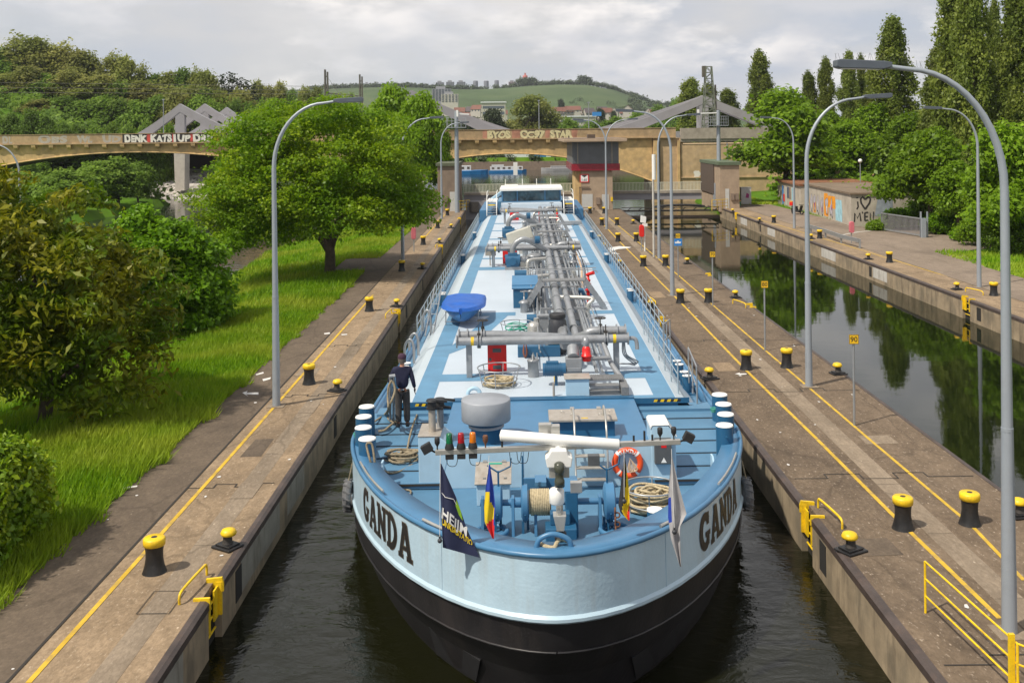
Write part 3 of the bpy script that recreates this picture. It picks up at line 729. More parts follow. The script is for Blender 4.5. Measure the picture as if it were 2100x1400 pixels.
TB = empty("tanker_barge", (0.55, 16.25, 0), 0, "long pale blue tanker barge with black hull and grey pipes in the lock", "barge")
TB.rotation_euler = (0, -0.010, -0.0092)
TBM = Matrix.Translation((0.55, 16.25, 0)) @ Euler((0, -0.010, -0.0092)).to_matrix().to_4x4()
TBI = TBM.inverted()
def SP(px, py, z):                           # pixel -> (u, v, z) on the barge's own level z
    o = TBI @ Vector((0, 0, CAM_H)); q = TBI @ D(px, py, 50.0); d = q - o
    return o + d * ((z - o.z) / d.z)
def SU(px, py, v):                           # pixel -> point in the barge's cross plane v
    o = TBI @ Vector((0, 0, CAM_H)); q = TBI @ D(px, py, 50.0); d = q - o
    return o + d * ((v - o.y) / d.y)
def SW(u, v, z): return TBM @ Vector((u, v, z))

LEN, HW, BL, BP = 88.0, 4.76, 9.3, 1.6
def plan(t, W, L_, p, d):                    # superellipse bow: t 0 stem .. 1 full breadth
    a = t * PI / 2
    return W * math.sin(a) ** (2 / (p + .23)), d + L_ * (1 - max(0, math.cos(a)) ** (2 / (p - .2)))
def ztop(v): return .70 + 1.05 * max(0, 1 - v / 17.0) ** 1.5
def zrim(v): return -.30 + 1.0 * max(0, 1 - v / 14.0) ** 1.5
TS = [math.sin(i / 26 * PI / 2) ** 1.25 if i else 0 for i in range(27)]
def half(v, W=HW, L_=BL, p=BP, d=0.0):    # half breadth at v
    if v <= d: return 0.0
    if v >= d + L_: return W
    return W * (1 - (1 - (v - d) / L_) ** (p - .2)) ** (1 / (p + .23))
def ring(level):                             # half outline of the hull at a level: list of (u, v, z)
    o = []
    for t in TS:
        if level == 'top': u, v = plan(t, HW, BL, BP, 0); z = ztop(v)
        elif level == 'rim1': u, v = plan(t, HW + .01, BL, BP, 0.0); z = zrim(v) + .10
        elif level == 'rim2': u, v = plan(t, HW + .05, BL + .05, BP, -.05); z = zrim(v) + .05
        elif level == 'rim3': u, v = plan(t, HW + .05, BL + .05, BP, -.05); z = zrim(v)
        elif level == 'rim4': u, v = plan(t, HW, BL, BP, 0.03); z = zrim(v) - .05
        elif level == 'mid': u, v = plan(t, HW - .02, BL, 1.6, .12); z = zrim(v) - .55
        elif level == 'mid2': u, v = plan(t, HW - .06, BL, 1.58, .42); z = zrim(v) * .55 - .72
        else: u, v = plan(t, HW - .12, 9.6, 1.55, 1.05); z = -1.75
        o.append((u, v, z))
    for v in (12, 17, 30, 50, 70, LEN - 4, LEN):
        u = o[-1][0] if v < LEN - 3 else (HW if v < LEN else HW - 1.2)
        z = {'top': ztop(v), 'rim1': zrim(v) + .10, 'rim2': zrim(v) + .05, 'rim3': zrim(v), 'rim4': zrim(v) - .05, 'mid': zrim(v) - .55, 'mid2': zrim(v) * .55 - .72}.get(level, -1.75)
        o.append((u, v, z))
    return o
def skin(mb, A, B, mi=0, flip=False):
    A, B = [[(-u, v, z) for u, v, z in reversed(Q)] + list(Q[1:]) for Q in (A, B)]
    n = len(A); mb.add(A + B, [(i, i + 1, i + 1 + n, i + n) for i in range(n - 1)], mi, True)
mb = MB()
skin(mb, ring('top'), ring('rim1'))
mb.build("bow_plating", M['pale'], TB)
mb = MB(); skin(mb, ring('rim1'), ring('rim2')); skin(mb, ring('rim2'), ring('rim3')); skin(mb, ring('rim3'), ring('rim4'))
M['rim'] = mat("rim_pale", (.42, .555, .65), .35, 0, .06, 2, 0, 30, .5, (.35, .4, .42), .4, 2)
mb.build("rubbing_strake", M['rim'], TB)
mb = MB()
skin(mb, ring('rim4'), ring('mid')); skin(mb, ring('mid'), ring('mid2')); skin(mb, ring('mid2'), ring('bot'))
hull = mb.build("hull", M['black_hull'], TB)
mb = MB()
for v in (1.3, 4.6, 7.9, 12.5):
    for sgn in (-1, 1):
        P = []
        for k in range(5):
            z = ztop(v) - .05 + (zrim(v) + .12 - ztop(v)) * k / 4; P.append((sgn * (half(v) + .001), v - .001, z))
        mb = MB(); mb.tube(P, .007, 5); mb.build("plate_seam", M['pale'], TB)
# welded seam along the black plating and rusty anchor pockets
sub = MB()
A, B = ring('rim4'), ring('mid')
for sgn in (1, -1):
    sub.tube([(sgn * (a[0] * .04 + b[0] * .96 + .012), a[1] * .04 + b[1] * .96 - .012, a[2] * .04 + b[2] * .96) for a, b in zip(A, B)], .022, 5)
sub.build("weld_seam", M['black_hull'], hull)
for sgn in (-1, 1):
    mb = MB()
    Q = []
    for t_, z_ in ((.20, -.42), (.345, -.42), (.33, -1.0), (.215, -1.0)):
        u, v = plan(t_, HW - .06, BL, 1.57, .42 + .60 * max(0, (-.5 - z_) / .9))
        Q.append((sgn * (u + .01), v - .06, z_))
    mb.add(Q + [(q[0] * .98, q[1] + .25, q[2]) for q in Q], [(0, 1, 2, 3), (0, 1, 5, 4), (1, 2, 6, 5), (2, 3, 7, 6), (3, 0, 4, 7)], 0)
    mb.build("anchor_pocket", M['black_matt'], hull)

# bulwark cap: a sloping plate round the bow, narrow along the sides
top = ring('top')
def inner(u, v, z):
    wd = .62 * max(0.0, 1 - v / 12.0) ** .8 + .16
    # inward normal of the outline
    i_u, i_v = half(max(v, .02)), v
    dv = .05
    tu = half(v + dv) - half(max(v - dv, 0)); tv = dv * 2
    nl = math.hypot(tu, tv) or 1
    nu, nv = -tv / nl, tu / nl
    if v < .05: nu, nv = 0, 1
    uu, vv = u + nu * wd, v + nv * wd
    return (max(uu, 0), vv, z - .05 - .04 * max(0, 1 - v / 9))
inn = [inner(*p) for p in top]
mb = MB(); skin(mb, top, inn)
low = [(u, v, .30 if v < 10 else .5) for u, v, z in inn]
skin(mb, inn, low)
lip = [(u, v, z - .14) for u, v, z in top]
cap = mb.build("bulwark", M['mid_blue'], TB)
sm = cap.modifiers.new("thick", 'SOLIDIFY'); sm.thickness = .015; sm.offset = 0
mb = MB()
pts = [(-u, v, z) for u, v, z in reversed(top)] + list(top[1:])
mb.tube(pts, .05, 8)
mb.build("gunwale_tube", M['mid_blue'], TB)
# scuppers / side handrail pipes on the cap
for sgn in (-1, 1):
    mb = MB()
    P = []
    for v in (6.2, 5.2, 4.4, 3.8) if sgn < 0 else (6.4, 5.6, 4.6, 3.9):
        P.append((sgn * (half(v) - .06), v, ztop(v) + .09))
    mb.tube(smooth_path(P, 5), .025, 6); mb.build("cap_pipe", M['steel'], TB)
    mb = MB(); P = [(sgn * (half(v) - .08), v, ztop(v) + .06) for v in (1.95, 1.6, 1.3)]
    mb.tube(P, .03, 6); mb.build("cap_pipe", M['steel'], TB)

# letters on the bow: slab serif strokes laid on the curved plating
def slab(ch):
    w_ = .15; S_ = []
    def st(pts, w=w_): S_.append((pts, w))
    def cv(cx, cy, rx, ry, a0, a1, n=12, w=w_): st([(cx + rx * math.cos(R(a0 + (a1 - a0) * i / n)), cy + ry * math.sin(R(a0 + (a1 - a0) * i / n))) for i in range(n + 1)], w)
    if ch == 'G':
        cv(.36, .5, .28, .42, 42, 318, 18, .19); st([(.56, .10), (.56, .42)], .17); st([(.40, .40), (.72, .40)], .10); st([(.56, .98), (.56, .68)], .12)
    if ch == 'A':
        st([(.10, .06), (.35, .94)], .15); st([(.63, .06), (.40, .94)], .18); st([(.2, .30), (.56, .30)], .10); st([(-.02, .05), (.24, .05)], .10); st([(.48, .05), (.78, .05)], .10); st([(.24, .95), (.44, .95)], .10)
    if ch == 'N':
        st([(.14, .05), (.14, .95)], .15); st([(.62, .05), (.62, .95)], .15); st([(.12, .95), (.64, .07)], .18); st([(0, .05), (.29, .05)], .10); st([(0, .95), (.22, .95)], .10); st([(.46, .95), (.77, .95)], .10)
    if ch == 'D':
        st([(.16, .05), (.16, .95)], .16); cv(.22, .5, .40, .44, -90, 90, 14, .17); st([(0, .05), (.28, .05)], .10); st([(0, .95), (.28, .95)], .10)
    return S_
def strip(pts, w):
    P = [Vector((a, b)) for a, b in pts]; Lf, Rt = [], []
    for i, p in enumerate(P):
        d = (P[min(i + 1, len(P) - 1)] - P[max(i - 1, 0)]).normalized(); nn = Vector((-d.y, d.x)) * w / 2
        Lf.append(p + nn); Rt.append(p - nn)
    return Lf, Rt
def strokes_on(mb, S_, fn, mi=0, step=.0006, grow=0.0, sub_=4):
    for k, (pts, w) in enumerate(S_):
        q = [pts[0]]
        for a, b in zip(pts[:-1], pts[1:]):
            m_ = sub_ if len(pts) < 4 else 1
            for j in range(1, m_ + 1): q.append((a[0] + (b[0] - a[0]) * j / m_, a[1] + (b[1] - a[1]) * j / m_))
        if grow:
            d0 = Vector(q[0]) - Vector(q[1]); d1 = Vector(q[-1]) - Vector(q[-2]); d0.normalize(); d1.normalize()
            q[0] = tuple(Vector(q[0]) + d0 * grow); q[-1] = tuple(Vector(q[-1]) + d1 * grow)
        Lf, Rt = strip(q, w + 2 * grow); n = len(q)
        V = [fn(p.x, p.y, k * step) for p in Lf] + [fn(p.x, p.y, k * step) for p in Rt]
        mb.add(V, [(i, i + 1, i + 1 + n, i + n) for i in range(n - 1)], mi)
# arc length table along the bow
ARC = [(0.0, 0.0)]; pu, pv = 0.0, 0.0
for i in range(1, 400):
    u, v = plan(i / 399, HW, BL, BP, 0); ARC.append((ARC[-1][0] + math.hypot(u - pu, v - pv), i / 399)); pu, pv = u, v
def bow_at(s_, off):
    for (s0, t0), (s1, t1) in zip(ARC[:-1], ARC[1:]):
        if s_ <= s1:
            t = t0 + (t1 - t0) * (s_ - s0) / max(1e-9, s1 - s0); break
    else: t = 1
    u, v = plan(t, HW, BL, BP, 0); u2, v2 = plan(min(1, t + .004), HW, BL, BP, 0)
    d = math.hypot(u2 - u, v2 - v) or 1
    return u + (v2 - v) / d * off, v - (u2 - u) / d * off
def s_of(v0):
    return min(ARC, key=lambda q: abs(plan(q[1], HW, BL, BP, 0)[1] - v0))[0]
def name_on_bow(sgn, s0, s1, h=.66, up=.27):
    """five letters between the arc lengths s0 (first letter) and s1 (last)"""
    adv = (s1 - s0) / 5
    for layer in (0, 1):
        mb = MB()
        for i, ch in enumerate("GANDA"):
            def fn(x, y, o, i=i):
                u, v = bow_at(s0 + adv * i + x / .84 * adv, .010 + .005 * layer + o)
                return (sgn * u, v, zrim(v) + up + y * h)
            strokes_on(mb, slab(ch), fn, 0, .0006, .0 if layer else .024)
        mb.build("ship_name" if layer else "ship_name_edge", M['letter'] if layer else M['letter_edge'], TB, fix=False)
name_on_bow(-1, s_of(5.3), s_of(2.15))
name_on_bow(1, s_of(2.5), s_of(5.6))
# ------------------------------------------------------------------ decks
M['house_blue'] = mat("house_wall_blue", (.38, .55, .68), .45, 0, .06, 1.5, .02, 30, .5, (.28, .40, .48), .4, 1.4)
VF, VT, VW = 7.4, 11.6, 75.0                 # front wall of the forecastle house, front of the tank deck, wheelhouse front
ZD = 0.30
def half_in(v): return max(0.02, half(v) - .12)
vs = [.5 + i * .35 for i in range(21)]
mb = MB()
for a, b in zip(vs[:-1], vs[1:]):
    mb.quad((-half_in(a), a, ZD), (half_in(a), a, ZD), (half_in(b), b, ZD), (-half_in(b), b, ZD))
mb.build("winch_deck", M['deck_blue'], TB)
NS = 6
for sgn in (-1, 1):                          # the lapped plates that climb beside the house
    mb = MB()
    for k in range(NS):
        a, b = VF - .1 + k * .70, VF - .1 + (k + 1) * .70
        za = .46 + k * .085
        ua, ub = half_in(a), half_in(b)
        V = [(sgn * 2.3, a, za - .06), (sgn * ua, a, za - .06), (sgn * ub, b + .03, za + .0), (sgn * 2.3, b + .03, za + .0)]
        V = [(x, y, z + .05) for x, y, z in V]
        Wd = [(x, y, z - .12) for x, y, z in V]
        mb.add(V + Wd, [(0, 1, 2, 3), (4, 7, 6, 5), (0, 4, 5, 1), (1, 5, 6, 2), (2, 6, 7, 3), (3, 7, 4, 0)])
    mb.build("lapped_deck", M['deck_blue'], TB)
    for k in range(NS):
        a = VF - .1 + k * .70; z = .46 + k * .085 - .01; mb = MB(); mb.box(sgn * 2.47, sgn * (half_in(a) - .04), a - .022, a - .002, z - .055, z - .012); mb.build("lap_shade_strip", M['joint'], TB)  # dark strips added to imitate the shade line under each lapped edge
    mb = MB()
    mb.box(sgn * 2.46, sgn * 4.5, VT - .35, VT + .3, .62, .98); mb.build("deck_step", M['deck_blue'], TB)
    mb = MB(); mb.box(sgn * 3.8, sgn * (HW - .13), VT + .3, VW + 12, .30, .56); mb.build("side_deck", M['deck_blue'], TB)
# forecastle house
mb = MB()
mb.prism([(VF, ZD - .02), (VT + .1, ZD - .02), (VT + .1, 1.19), (VF + .9, 1.23), (VF, 1.23)], -2.46, 2.46, 'x')
mb.build("house_roof", M['mid_blue'], TB, .015)
mb = MB(); mb.box(-2.5, 2.5, VF - .05, VF - .004, ZD, 1.255)
mb.build("house_wall", M['house_blue'], TB, .01)
mb = MB()
mb.box(-.62, -.55, VF - .065, VF - .051, ZD, 1.2); mb.box(1.28, 1.30, VF - .06, VF - .051, ZD, 1.2)
mb.build("house_seam", M['house_blue'], TB)
# exhaust box on the left, cable box on the right
mb = MB(); mb.prism([(-2.96, ZD), (-2.47, ZD), (-2.20, 1.26), (-2.46, 1.50), (-2.96, 1.50)], VF - .06, VF + .95, 'y')
eb = mb.build("exhaust_box", M['house_blue'], TB, .02)
mb = MB(); mb.box(-2.97, -2.44, VF - .07, VF + .96, 1.503, 1.535); mb.build("lid", M['box_tan'], eb, .008)
for k, (du, dv, h) in enumerate(((-2.66, .30, .72), (-2.50, .62, .66))):
    mb = MB()
    p = (du, VF + dv, 1.53)
    mb.cyl(p, (p[0], p[1], p[2] + h - .2), .085, None, 18)
    mb.build("exhaust_pipe", M['box_tan'] if k == 0 else M['pipe'], TB)
    mb = MB()
    q = (p[0], p[1], p[2] + h - .2)
    mb.cyl(q, (q[0], q[1], q[2] + .05), .13, None, 18); mb.cyl((q[0], q[1], q[2] + .05), (q[0], q[1], q[2] + .19), .10, .10, 18)
    mb.cyl((q[0], q[1], q[2] + .19), (q[0], q[1], q[2] + .23), .14, .12, 18)
    mb.bar((q[0] + .10, q[1], q[2] + .20), (q[0] + .36, q[1] + .02, q[2] + .17), .07, .05); mb.bar((q[0] + .10, q[1], q[2] + .02), (q[0] + .26, q[1] + .02, q[2] + .0), .06, .05)
    mb.build("exhaust_flap", M['black_matt'], TB)
mb = MB(); mb.prism([(2.40, ZD), (2.98, ZD), (2.98, 1.42), (2.82, 1.66), (2.44, 1.66), (2.40, 1.58)], VF - .06, VF + .75, 'y')
cbx = mb.build("cable_box", M['house_blue'], TB, .03, 3)
mb = MB(); mb.prism([(2.99, 1.405), (2.826, 1.672), (2.44, 1.672), (2.395, 1.59), (2.40, 1.655), (2.44, 1.69), (2.83, 1.69), (3.005, 1.42)], VF - .07, VF + .76, 'y'); mb.build("box_hood", M['white'], cbx)
mb = MB(); mb.box(2.47, 2.86, VF - .19, VF - .061, .82, 1.40)
eb2 = mb.build("switch_box", M['dark_grey'], TB, .015)
mb = MB(); mb.add([(2.61, VF - .1925, .86), (2.74, VF - .1925, .86), (2.675, VF - .1925, .98)], [(0, 1, 2)]); mb.build("warning_sign", M['white'], eb2)
mb = MB(); mb.box(2.62, 2.74, VF - .196, VF - .191, 1.20, 1.29); mb.build("red_plate", M['red'], eb2)
# mushroom ventilator
c = SP(998, 903, 1.23)
mb = MB(); mb.lathe([(.36, 0), (.36, .36), (.41, .38), (.41, .42), (.30, .5), (.30, .56)], c, 40); mb.build("vent_neck", M['dark_blue'], TB)
mb = MB(); mb.lathe([(.42, .34), (.42, .40), (.36, .42)], c, 40); vn = mb.build("vent_collar", M['grey_box'], TB)
mb = MB(); mb.lathe([(.02, .49), (.565, .49), (.58, .51), (.58, .97), (.565, .99), (.02, 1.01)], c, 56)
mb.build("vent_hood", M['grey_box'], TB)
# big hatch with the tan lid
a = SP(1134, 895, 1.24); b = SP(1262, 895, 1.24)
mb = MB(); mb.box(a.x, b.x, a.y, a.y + .75, 1.2, 1.60); hb = mb.build("hatch_coaming", M['dark_blue'], TB, .01)
mb = MB(); mb.box(a.x - .09, b.x + .06, a.y - .10, a.y + .83, 1.603, 1.665); lid = mb.build("hatch_lid", M['box_tan'], TB, .012)
mb = MB()
for u in (.25, .48, 1.15, 1.42):
    mb.tube(arc((a.x + u, a.y + .25 + (.25 if u in (.25, 1.42) else 0), 1.665), .045, 0, 180, 6), .009, 5)
for u in (.45, 1.1): mb.box(a.x + u, a.x + u + .1, a.y + .74, a.y + .9, 1.64, 1.70)
mb.build("lid_handle", M['steel'], lid)
mb = MB(); mb.box(a.x + .68, a.x + .84, a.y - .02, a.y + .04, 1.667, 1.671); mb.build("lid_sticker", M['yellow'], lid)
# vertical ladder with hand rails on the front wall
mb = MB()
A0, A1, B0, B1 = SP(1182, 1015, ZD), SU(1176, 846, VF + .35), SP(1243, 1000, ZD), SU(1240, 842, VF + .35)
for p, q in ((A0, A1), (B0, B1)):
    k = Vector((q.x, VF - .22, 1.3))
    mb.tube(smooth_path([p, (k.x + .0, VF - .30, .8), k, (q.x, VF - .05, q.z - .25), q, (q.x, q.y + .5, q.z - .05), (q.x, q.y + .55, 1.25)], 6), .024, 8)
lad = mb.build("ladder_rail", M['steel'], TB)
for z in (.52, .78, 1.04):
    mb = MB(); mb.box(A0.x + .01, B0.x - .01, VF - .36 + (z - .5) * .12, VF - .20 + (z - .5) * .12, z, z + .035); mb.build("ladder_step", M['box_tan'], TB, .006)
# low box with a tilted lid beside the winch
a = SP(978, 1037, ZD); b = SP(1046, 1037, ZD)
mb = MB(); mb.prism([(a.y, ZD), (a.y + .62, ZD), (a.y + .62, 1.02), (a.y, .78)], a.x, b.x, 'x'); sb = mb.build("chain_box", M['house_blue'], TB, .01)
mb = MB(); mb.prism([(a.y - .05, .765), (a.y + .66, 1.02), (a.y + .65, 1.06), (a.y - .06, .80)], a.x - .04, b.x + .04, 'x'); sl = mb.build("box_lid", M['box_tan'], TB, .008)
for u in (.12, .55): mb = MB(); mb.box(a.x + u, a.x + u + .1, a.y + .60, a.y + .72, 1.03, 1.075); mb.build("hinge", M['steel'], sl)
for u in (.14, .6): mb = MB(); mb.box(a.x + u, a.x + u + .06, a.y + .08, a.y + .14, .855, .885); mb.build("latch", M['steel'], sl)
mb = MB(); q = .55; mb.prism([(a.y + q, .80 + (q + .06) * .366 + .006), (a.y + q + .05, .80 + (q + .11) * .366 + .006), (a.y + q + .05, .80 + (q + .11) * .366 + .012), (a.y + q, .80 + (q + .06) * .366 + .012)], a.x + .26, a.x + .55, 'x'); mb.build("green_tape", M['green_hose'], sl)

# winch across the foredeck
vw, zw = 4.75, .90
def WX(px): return SU(px, 1036, vw).x
mb = MB(); mb.cyl((WX(985), vw, zw), (WX(1272), vw, zw), .065, None, 14)
for px in (1047, 1068): mb.cyl((WX(px), vw, zw), (WX(px + 22), vw, zw), .10, None, 16)
mb.build("winch_shaft", M['mid_blue'], TB)
for px, r, wd in ((1021, .34, .13), (1077, .36, .10), (1250, .37, .17), (1243, .30, .05)):
    mb = MB(); x = WX(px)
    mb.cyl((x - wd / 2, vw, zw), (x + wd / 2, vw, zw), r, None, 32)
    mb.cyl((x - wd / 2 - .03, vw, zw), (x - wd / 2, vw, zw), r * .8, r, 32); mb.cyl((x + wd / 2, vw, zw), (x + wd / 2 + .03, vw, zw), r, r * .8, 32)
    mb.build("brake_disc", M['mid_blue'], TB, .01)
    mb = MB(); mb.tube(arc((x, vw, zw), r + .018, 200, 340, 14, 'yz'), .02, 5); mb.bar((x - .05, vw - .1, ZD), (x - .05, vw - .08, zw - r), .05, .05); mb.bar((x + .05, vw + .1, ZD), (x + .05, vw + .08, zw - r), .05, .05)
    mb.build("brake_band", M['dark_blue'], TB)
for px in (990, 1052, 1098, 1230):
    mb = MB(); x = WX(px); mb.prism([(vw - .28, ZD), (vw + .28, ZD), (vw + .10, zw + .12), (vw - .10, zw + .12)], x - .03, x + .03, 'x'); mb.build("winch_bearing", M['mid_blue'], TB, .008)
mb = MB(); x0, x1 = WX(1088), WX(1128)
P = []
for i in range(11 * 16 + 1):
    t = i / 16; a = t * 2 * PI
    P.append((x0 + (x1 - x0) * t / 11, vw + .245 * math.cos(a), zw + .245 * math.sin(a)))
mb.cyl((x0 - .03, vw, zw), (x1 + .02, vw, zw), .235, None, 24)
mb.tube(P, .023, 6); mb.build("rope_drum", M['rope'], TB)
mb = MB(); x0, x1 = WX(1159), WX(1184); mb.box(x0, x1, vw - .36, vw + .40, ZD, 1.22); gb = mb.build("gear_case", M['dark_blue'], TB, .02)
mb = MB(); mb.prism([(vw - .36, 1.225), (vw + .40, 1.225), (vw + .40, 1.29), (vw - .15, 1.40)], x0 - .09, x1 + .01, 'x'); mb.build("case_lid", M['mid_blue'], gb, .01)
mb = MB(); x0 = WX(1117); mb.box(x0, x0 + .62, vw - .75, vw - .3, ZD, .62); mb.box(x0 + .1, x0 + .5, vw - .55, vw - .32, .62, .86); mb.build("winch_bed", M['dark_blue'], TB, .02)
mb = MB(); mb.box(WX(1098), WX(1122), vw + .25, vw + .7, 1.12, 1.22); mb.box(WX(1070), WX(1160), vw + .62, vw + .68, .95, 1.18); mb.build("winch_guard", M['mid_blue'], TB, .01)
for px, dz, fork in ((1023, .58, 1), (1073, .62, 0), (1246, .60, 1)):
    mb = MB(); x = WX(px); t = zw + .33
    mb.tube([(x, vw, t), (x, vw, t + dz * .55)], .022, 6)
    if fork: mb.tube([(x - .22, vw, t + dz * .75), (x - .02, vw, t + dz * .52), (x + .02, vw, t + dz * .52), (x + .25, vw, t + dz * .70), (x + .27, vw, t + dz * 1.0)], .018, 6)
    else: mb.tube([(x, vw, t), (x, vw, t + dz)], .018, 6)
    mb.build("brake_lever", M['dark_blue'], TB)
for px, py in ((1010, 1088), (1262, 1085)):
    mb = MB(); c = SP(px, py, .40); mb.tube(arc(c, .30, 0, 360, 28, 'xy')[:-1], .05, 8, closed=True); mb.cyl((c.x, c.y, ZD - .01), (c.x, c.y, ZD + .04), .27, None, 24); mb.build("hawse_ring", M['mid_blue'], TB)
mb = MB(); c = SP(1264, 1070, .75)
for i in range(9):
    a = (c.x + (.02 if i % 2 else -.02), c.y - .02 * i, .98 - i * .085)
    mb.tube(arc(a, .05, 0, 360, 10, 'xz' if i % 2 else 'yz')[:-1], .018, 5, closed=True)
mb.build("anchor_chain", M['rust_iron'], TB)
# bollards of the barge: four each side, two by the stem
tops = [(752, 833), (745.6, 853.6), (745, 875.6), (753, 898.6), (1475.6, 808.5), (1483.6, 828), (1488, 848.6), (1485.6, 871)]
for px, py in tops:
    c = SP(px, py, 1.50)
    zb = .50
    mb = MB(); mb.cyl((c.x, c.y, zb), (c.x, c.y, 1.485), .20, None, 28)
    mb.cyl((c.x, c.y - .20, 1.28), (c.x, c.y - .27, 1.28), .022, None, 8); mb.cyl((c.x, c.y - .2, .85), (c.x, c.y - .26, .85), .022, None, 8)
    o = mb.build("deck_bollard", M['dark_blue'], TB)
    mb = MB(); mb.cyl((c.x, c.y, 1.486), (c.x, c.y, 1.512), .207, .195, 28); mb.build("bollard_top", M['white'], o)
for px, py, h in ((1343, 1044, .98), (930, 1058, .98)):
    c = SP(px, py, ZD + h)
    mb = MB(); mb.cyl((c.x, c.y, ZD), (c.x, c.y, ZD + h - .02), .15, None, 24); mb.cyl((c.x - .22, c.y, ZD + .8), (c.x - .1, c.y, ZD + .8), .03, None, 8); o = mb.build("deck_bollard", M['dark_blue'], TB)
    mb = MB(); mb.cyl((c.x, c.y, ZD + h - .018), (c.x, c.y, ZD + h + .01), .158, .15, 24); mb.build("bollard_top", M['white'], o)
# fin plates in front of the bollards, fairlead at the stem
for sgn in (-1, 1):
    mb = MB(); u0 = half(6.7) - .95
    mb.prism([(6.2, ZD + .0), (7.2, ZD + .1), (7.2, 1.05), (7.0, 1.05)], sgn * (u0 + .38), sgn * (u0 + .42), 'x'); mb.build("bracket_plate", M['house_blue'], TB)
c = Vector((0.0, .55, 1.70))
mb = MB(); mb.tube(smooth_path([(-.30, .5, 1.66), (-.24, .5, 1.82), (-.06, .5, 1.90), (.10, .5, 1.88), (.24, .5, 1.80), (.28, .5, 1.66)], 5), .045, 8); mb.box(-.5, .62, .42, .62, 1.655, 1.672); mb.build("stem_fairlead", M['mid_blue'], TB)

# ------------------------------------------------------------------ folding mast with radar, lamps and flags
vm = .98
mb = MB()
A, B = SU(893, 927, vm), SU(1395, 905, vm)
mb.bar(A, B, .085, .085); bar_ = mb.build("lamp_bar", M['steel'], TB, .008)
def on_bar(px): t = (px - 893) / (1395 - 893); return A + (B - A) * t + Vector((0, 0, .045))
M['glass_green'] = mat("green_lens", (.0, .12, .045), .15, 0, .3, 14, 0, 30, .8)
M['glass_red'] = mat("red_lens", (.34, .0, .012), .15, 0, .3, 14, 0, 30, .8)
M['glass_orange'] = mat("orange_lens", (.60, .16, .005), .15, 0, .3, 14, 0, 30, .8)
for px, k in ((922, 'glass_green'), (946, 'glass_red'), (970, 'glass_orange')):
    p = on_bar(px)
    mb = MB(); mb.lathe([(.078, 0), (.078, .03), (.062, .08), (.058, .10)], p, 20); base = mb.build("lamp_foot", M['black_matt'], TB)
    mb = MB(); mb.lathe([(.057, .10), (.055, .16), (.050, .24), (.044, .262), (.0, .268)], p, 20); mb.build("signal_lamp", M[k], TB)
    mb = MB(); mb.box(p.x - .07, p.x + .07, p.y - .03, p.y + .03, p.z - .17, p.z - .10); mb.build("junction_box", M['black_matt'], TB)
for px, k in ((897, 'black_matt'), (996, 'rust_iron'), (1354, 'black_matt'), (1382, 'black_matt')):
    p = on_bar(px) if px < 1300 else on_bar(px)
    mb = MB(); mb.lathe([(.012, 0), (.012, .05), (.045, .11), (.045, .19), (.035, .205), (0, .21)], p, 14); mb.build("position_lamp", M[k], TB)
for px in (1300, 1322, 1338, 1030): 
    p = on_bar(px); mb = MB(); mb.cyl(p, p + Vector((0, 0, .09 if px != 1322 else .16)), .018, None, 8); mb.build("bar_sensor", M['black_matt'], TB)
for s_, p in ((-1, A), (1, B)):
    q = p + Vector((s_ * .14, 0, .07)); mb = MB()
    mb.bar(p, q, .03, .03); mb.box(q.x - .085, q.x + .085, q.y - .07, q.y + .05, q.z - .07, q.z + .08, 0, Matrix.Translation(q) @ Matrix.Rotation(s_ * .5, 4, 'Y') @ Matrix.Translation(-q)); fl = mb.build("flood_lamp", M['black_matt'], TB, .01)
for px in (915, 962, 1045, 1060):
    p = on_bar(px) - Vector((0, 0, .1)); mb = MB(); mb.tube(smooth_path([p, p + Vector((.03, -.02, -.16)), p + Vector((.16, -.02, -.17)), p + Vector((.2, 0, 0))], 5), .006, 5); mb.build("lamp_cable", M['black_matt'], TB)
mc = SU(1145, 905, vm); mx_ = mc.x
mb = MB(); mb.box(mx_ - .06, mx_ + .06, vm + .03, vm + .14, 1.2, mc.z - .1); mb.build("mast_post", M['steel'], TB, .01)
zr = mc.z
mb = MB()                                    # radar gearbox
mb.prism([(-.20, -.22), (.20, -.22), (.23, -.06), (.16, -.02), (.13, .07), (-.13, .07), (-.18, -.02), (-.23, -.06)], vm - .20, vm + .10, 'y', 0, Matrix.Translation((mx_, 0, zr - .16)))
rg = mb.build("radar_housing", M['white'], TB, .02, 3)
mb = MB(); mb.box(mx_ - .17, mx_ + .17, vm - .16, vm + .06, zr - .56, zr - .385); mb.build("radar_bracket", M['steel'], TB, .01)
mb = MB(); mb.lathe([(.0, -.50), (.085, -.50), (.085, -.40), (.07, -.37), (.07, -.28), (.085, -.26), (.085, -.13), (.05, -.10), (0, -.10)], (mx_, vm - .27, zr - .16), 20); mb.build("horn_lamp", mat("smoked_lens", (.06, .065, .05), .2, 0, .3, 9), TB)
a, b = SU(1024, 892, vm), SU(1272, 912, vm)
mb = MB(); d = (b - a).normalized()
mb.tube([a, a + d * .02, a + d * .03, b - d * .03, b - d * .02, b], [.0, .085, .094, .094, .085, .0], 20, caps=False)
for i in range(0, len(mb.v)): pass
sc_ = mb.build("radar_scanner", M['white'], TB)
mb = MB(); mb.cyl((mx_, vm, zr - .12), (mx_, vm, zr - .04), .07, None, 16); mb.build("radar_turntable", M['white'], TB)
mb = MB(); mb.lathe([(.0, 0), (.11, 0), (.125, .02), (.125, .22), (.10, .25), (0, .26)], (mx_ - .05, vm - .18, 0), 24, 0, None); 
for i in range(len(mb.v)):
    x, y, z = mb.v[i]; mb.v[i] = (x, y, z + SU(1138, 1024, vm).z)
mb.build("antenna_dome", M['white'], TB)
mb = MB(); zc = SU(1142, 1062, vm).z
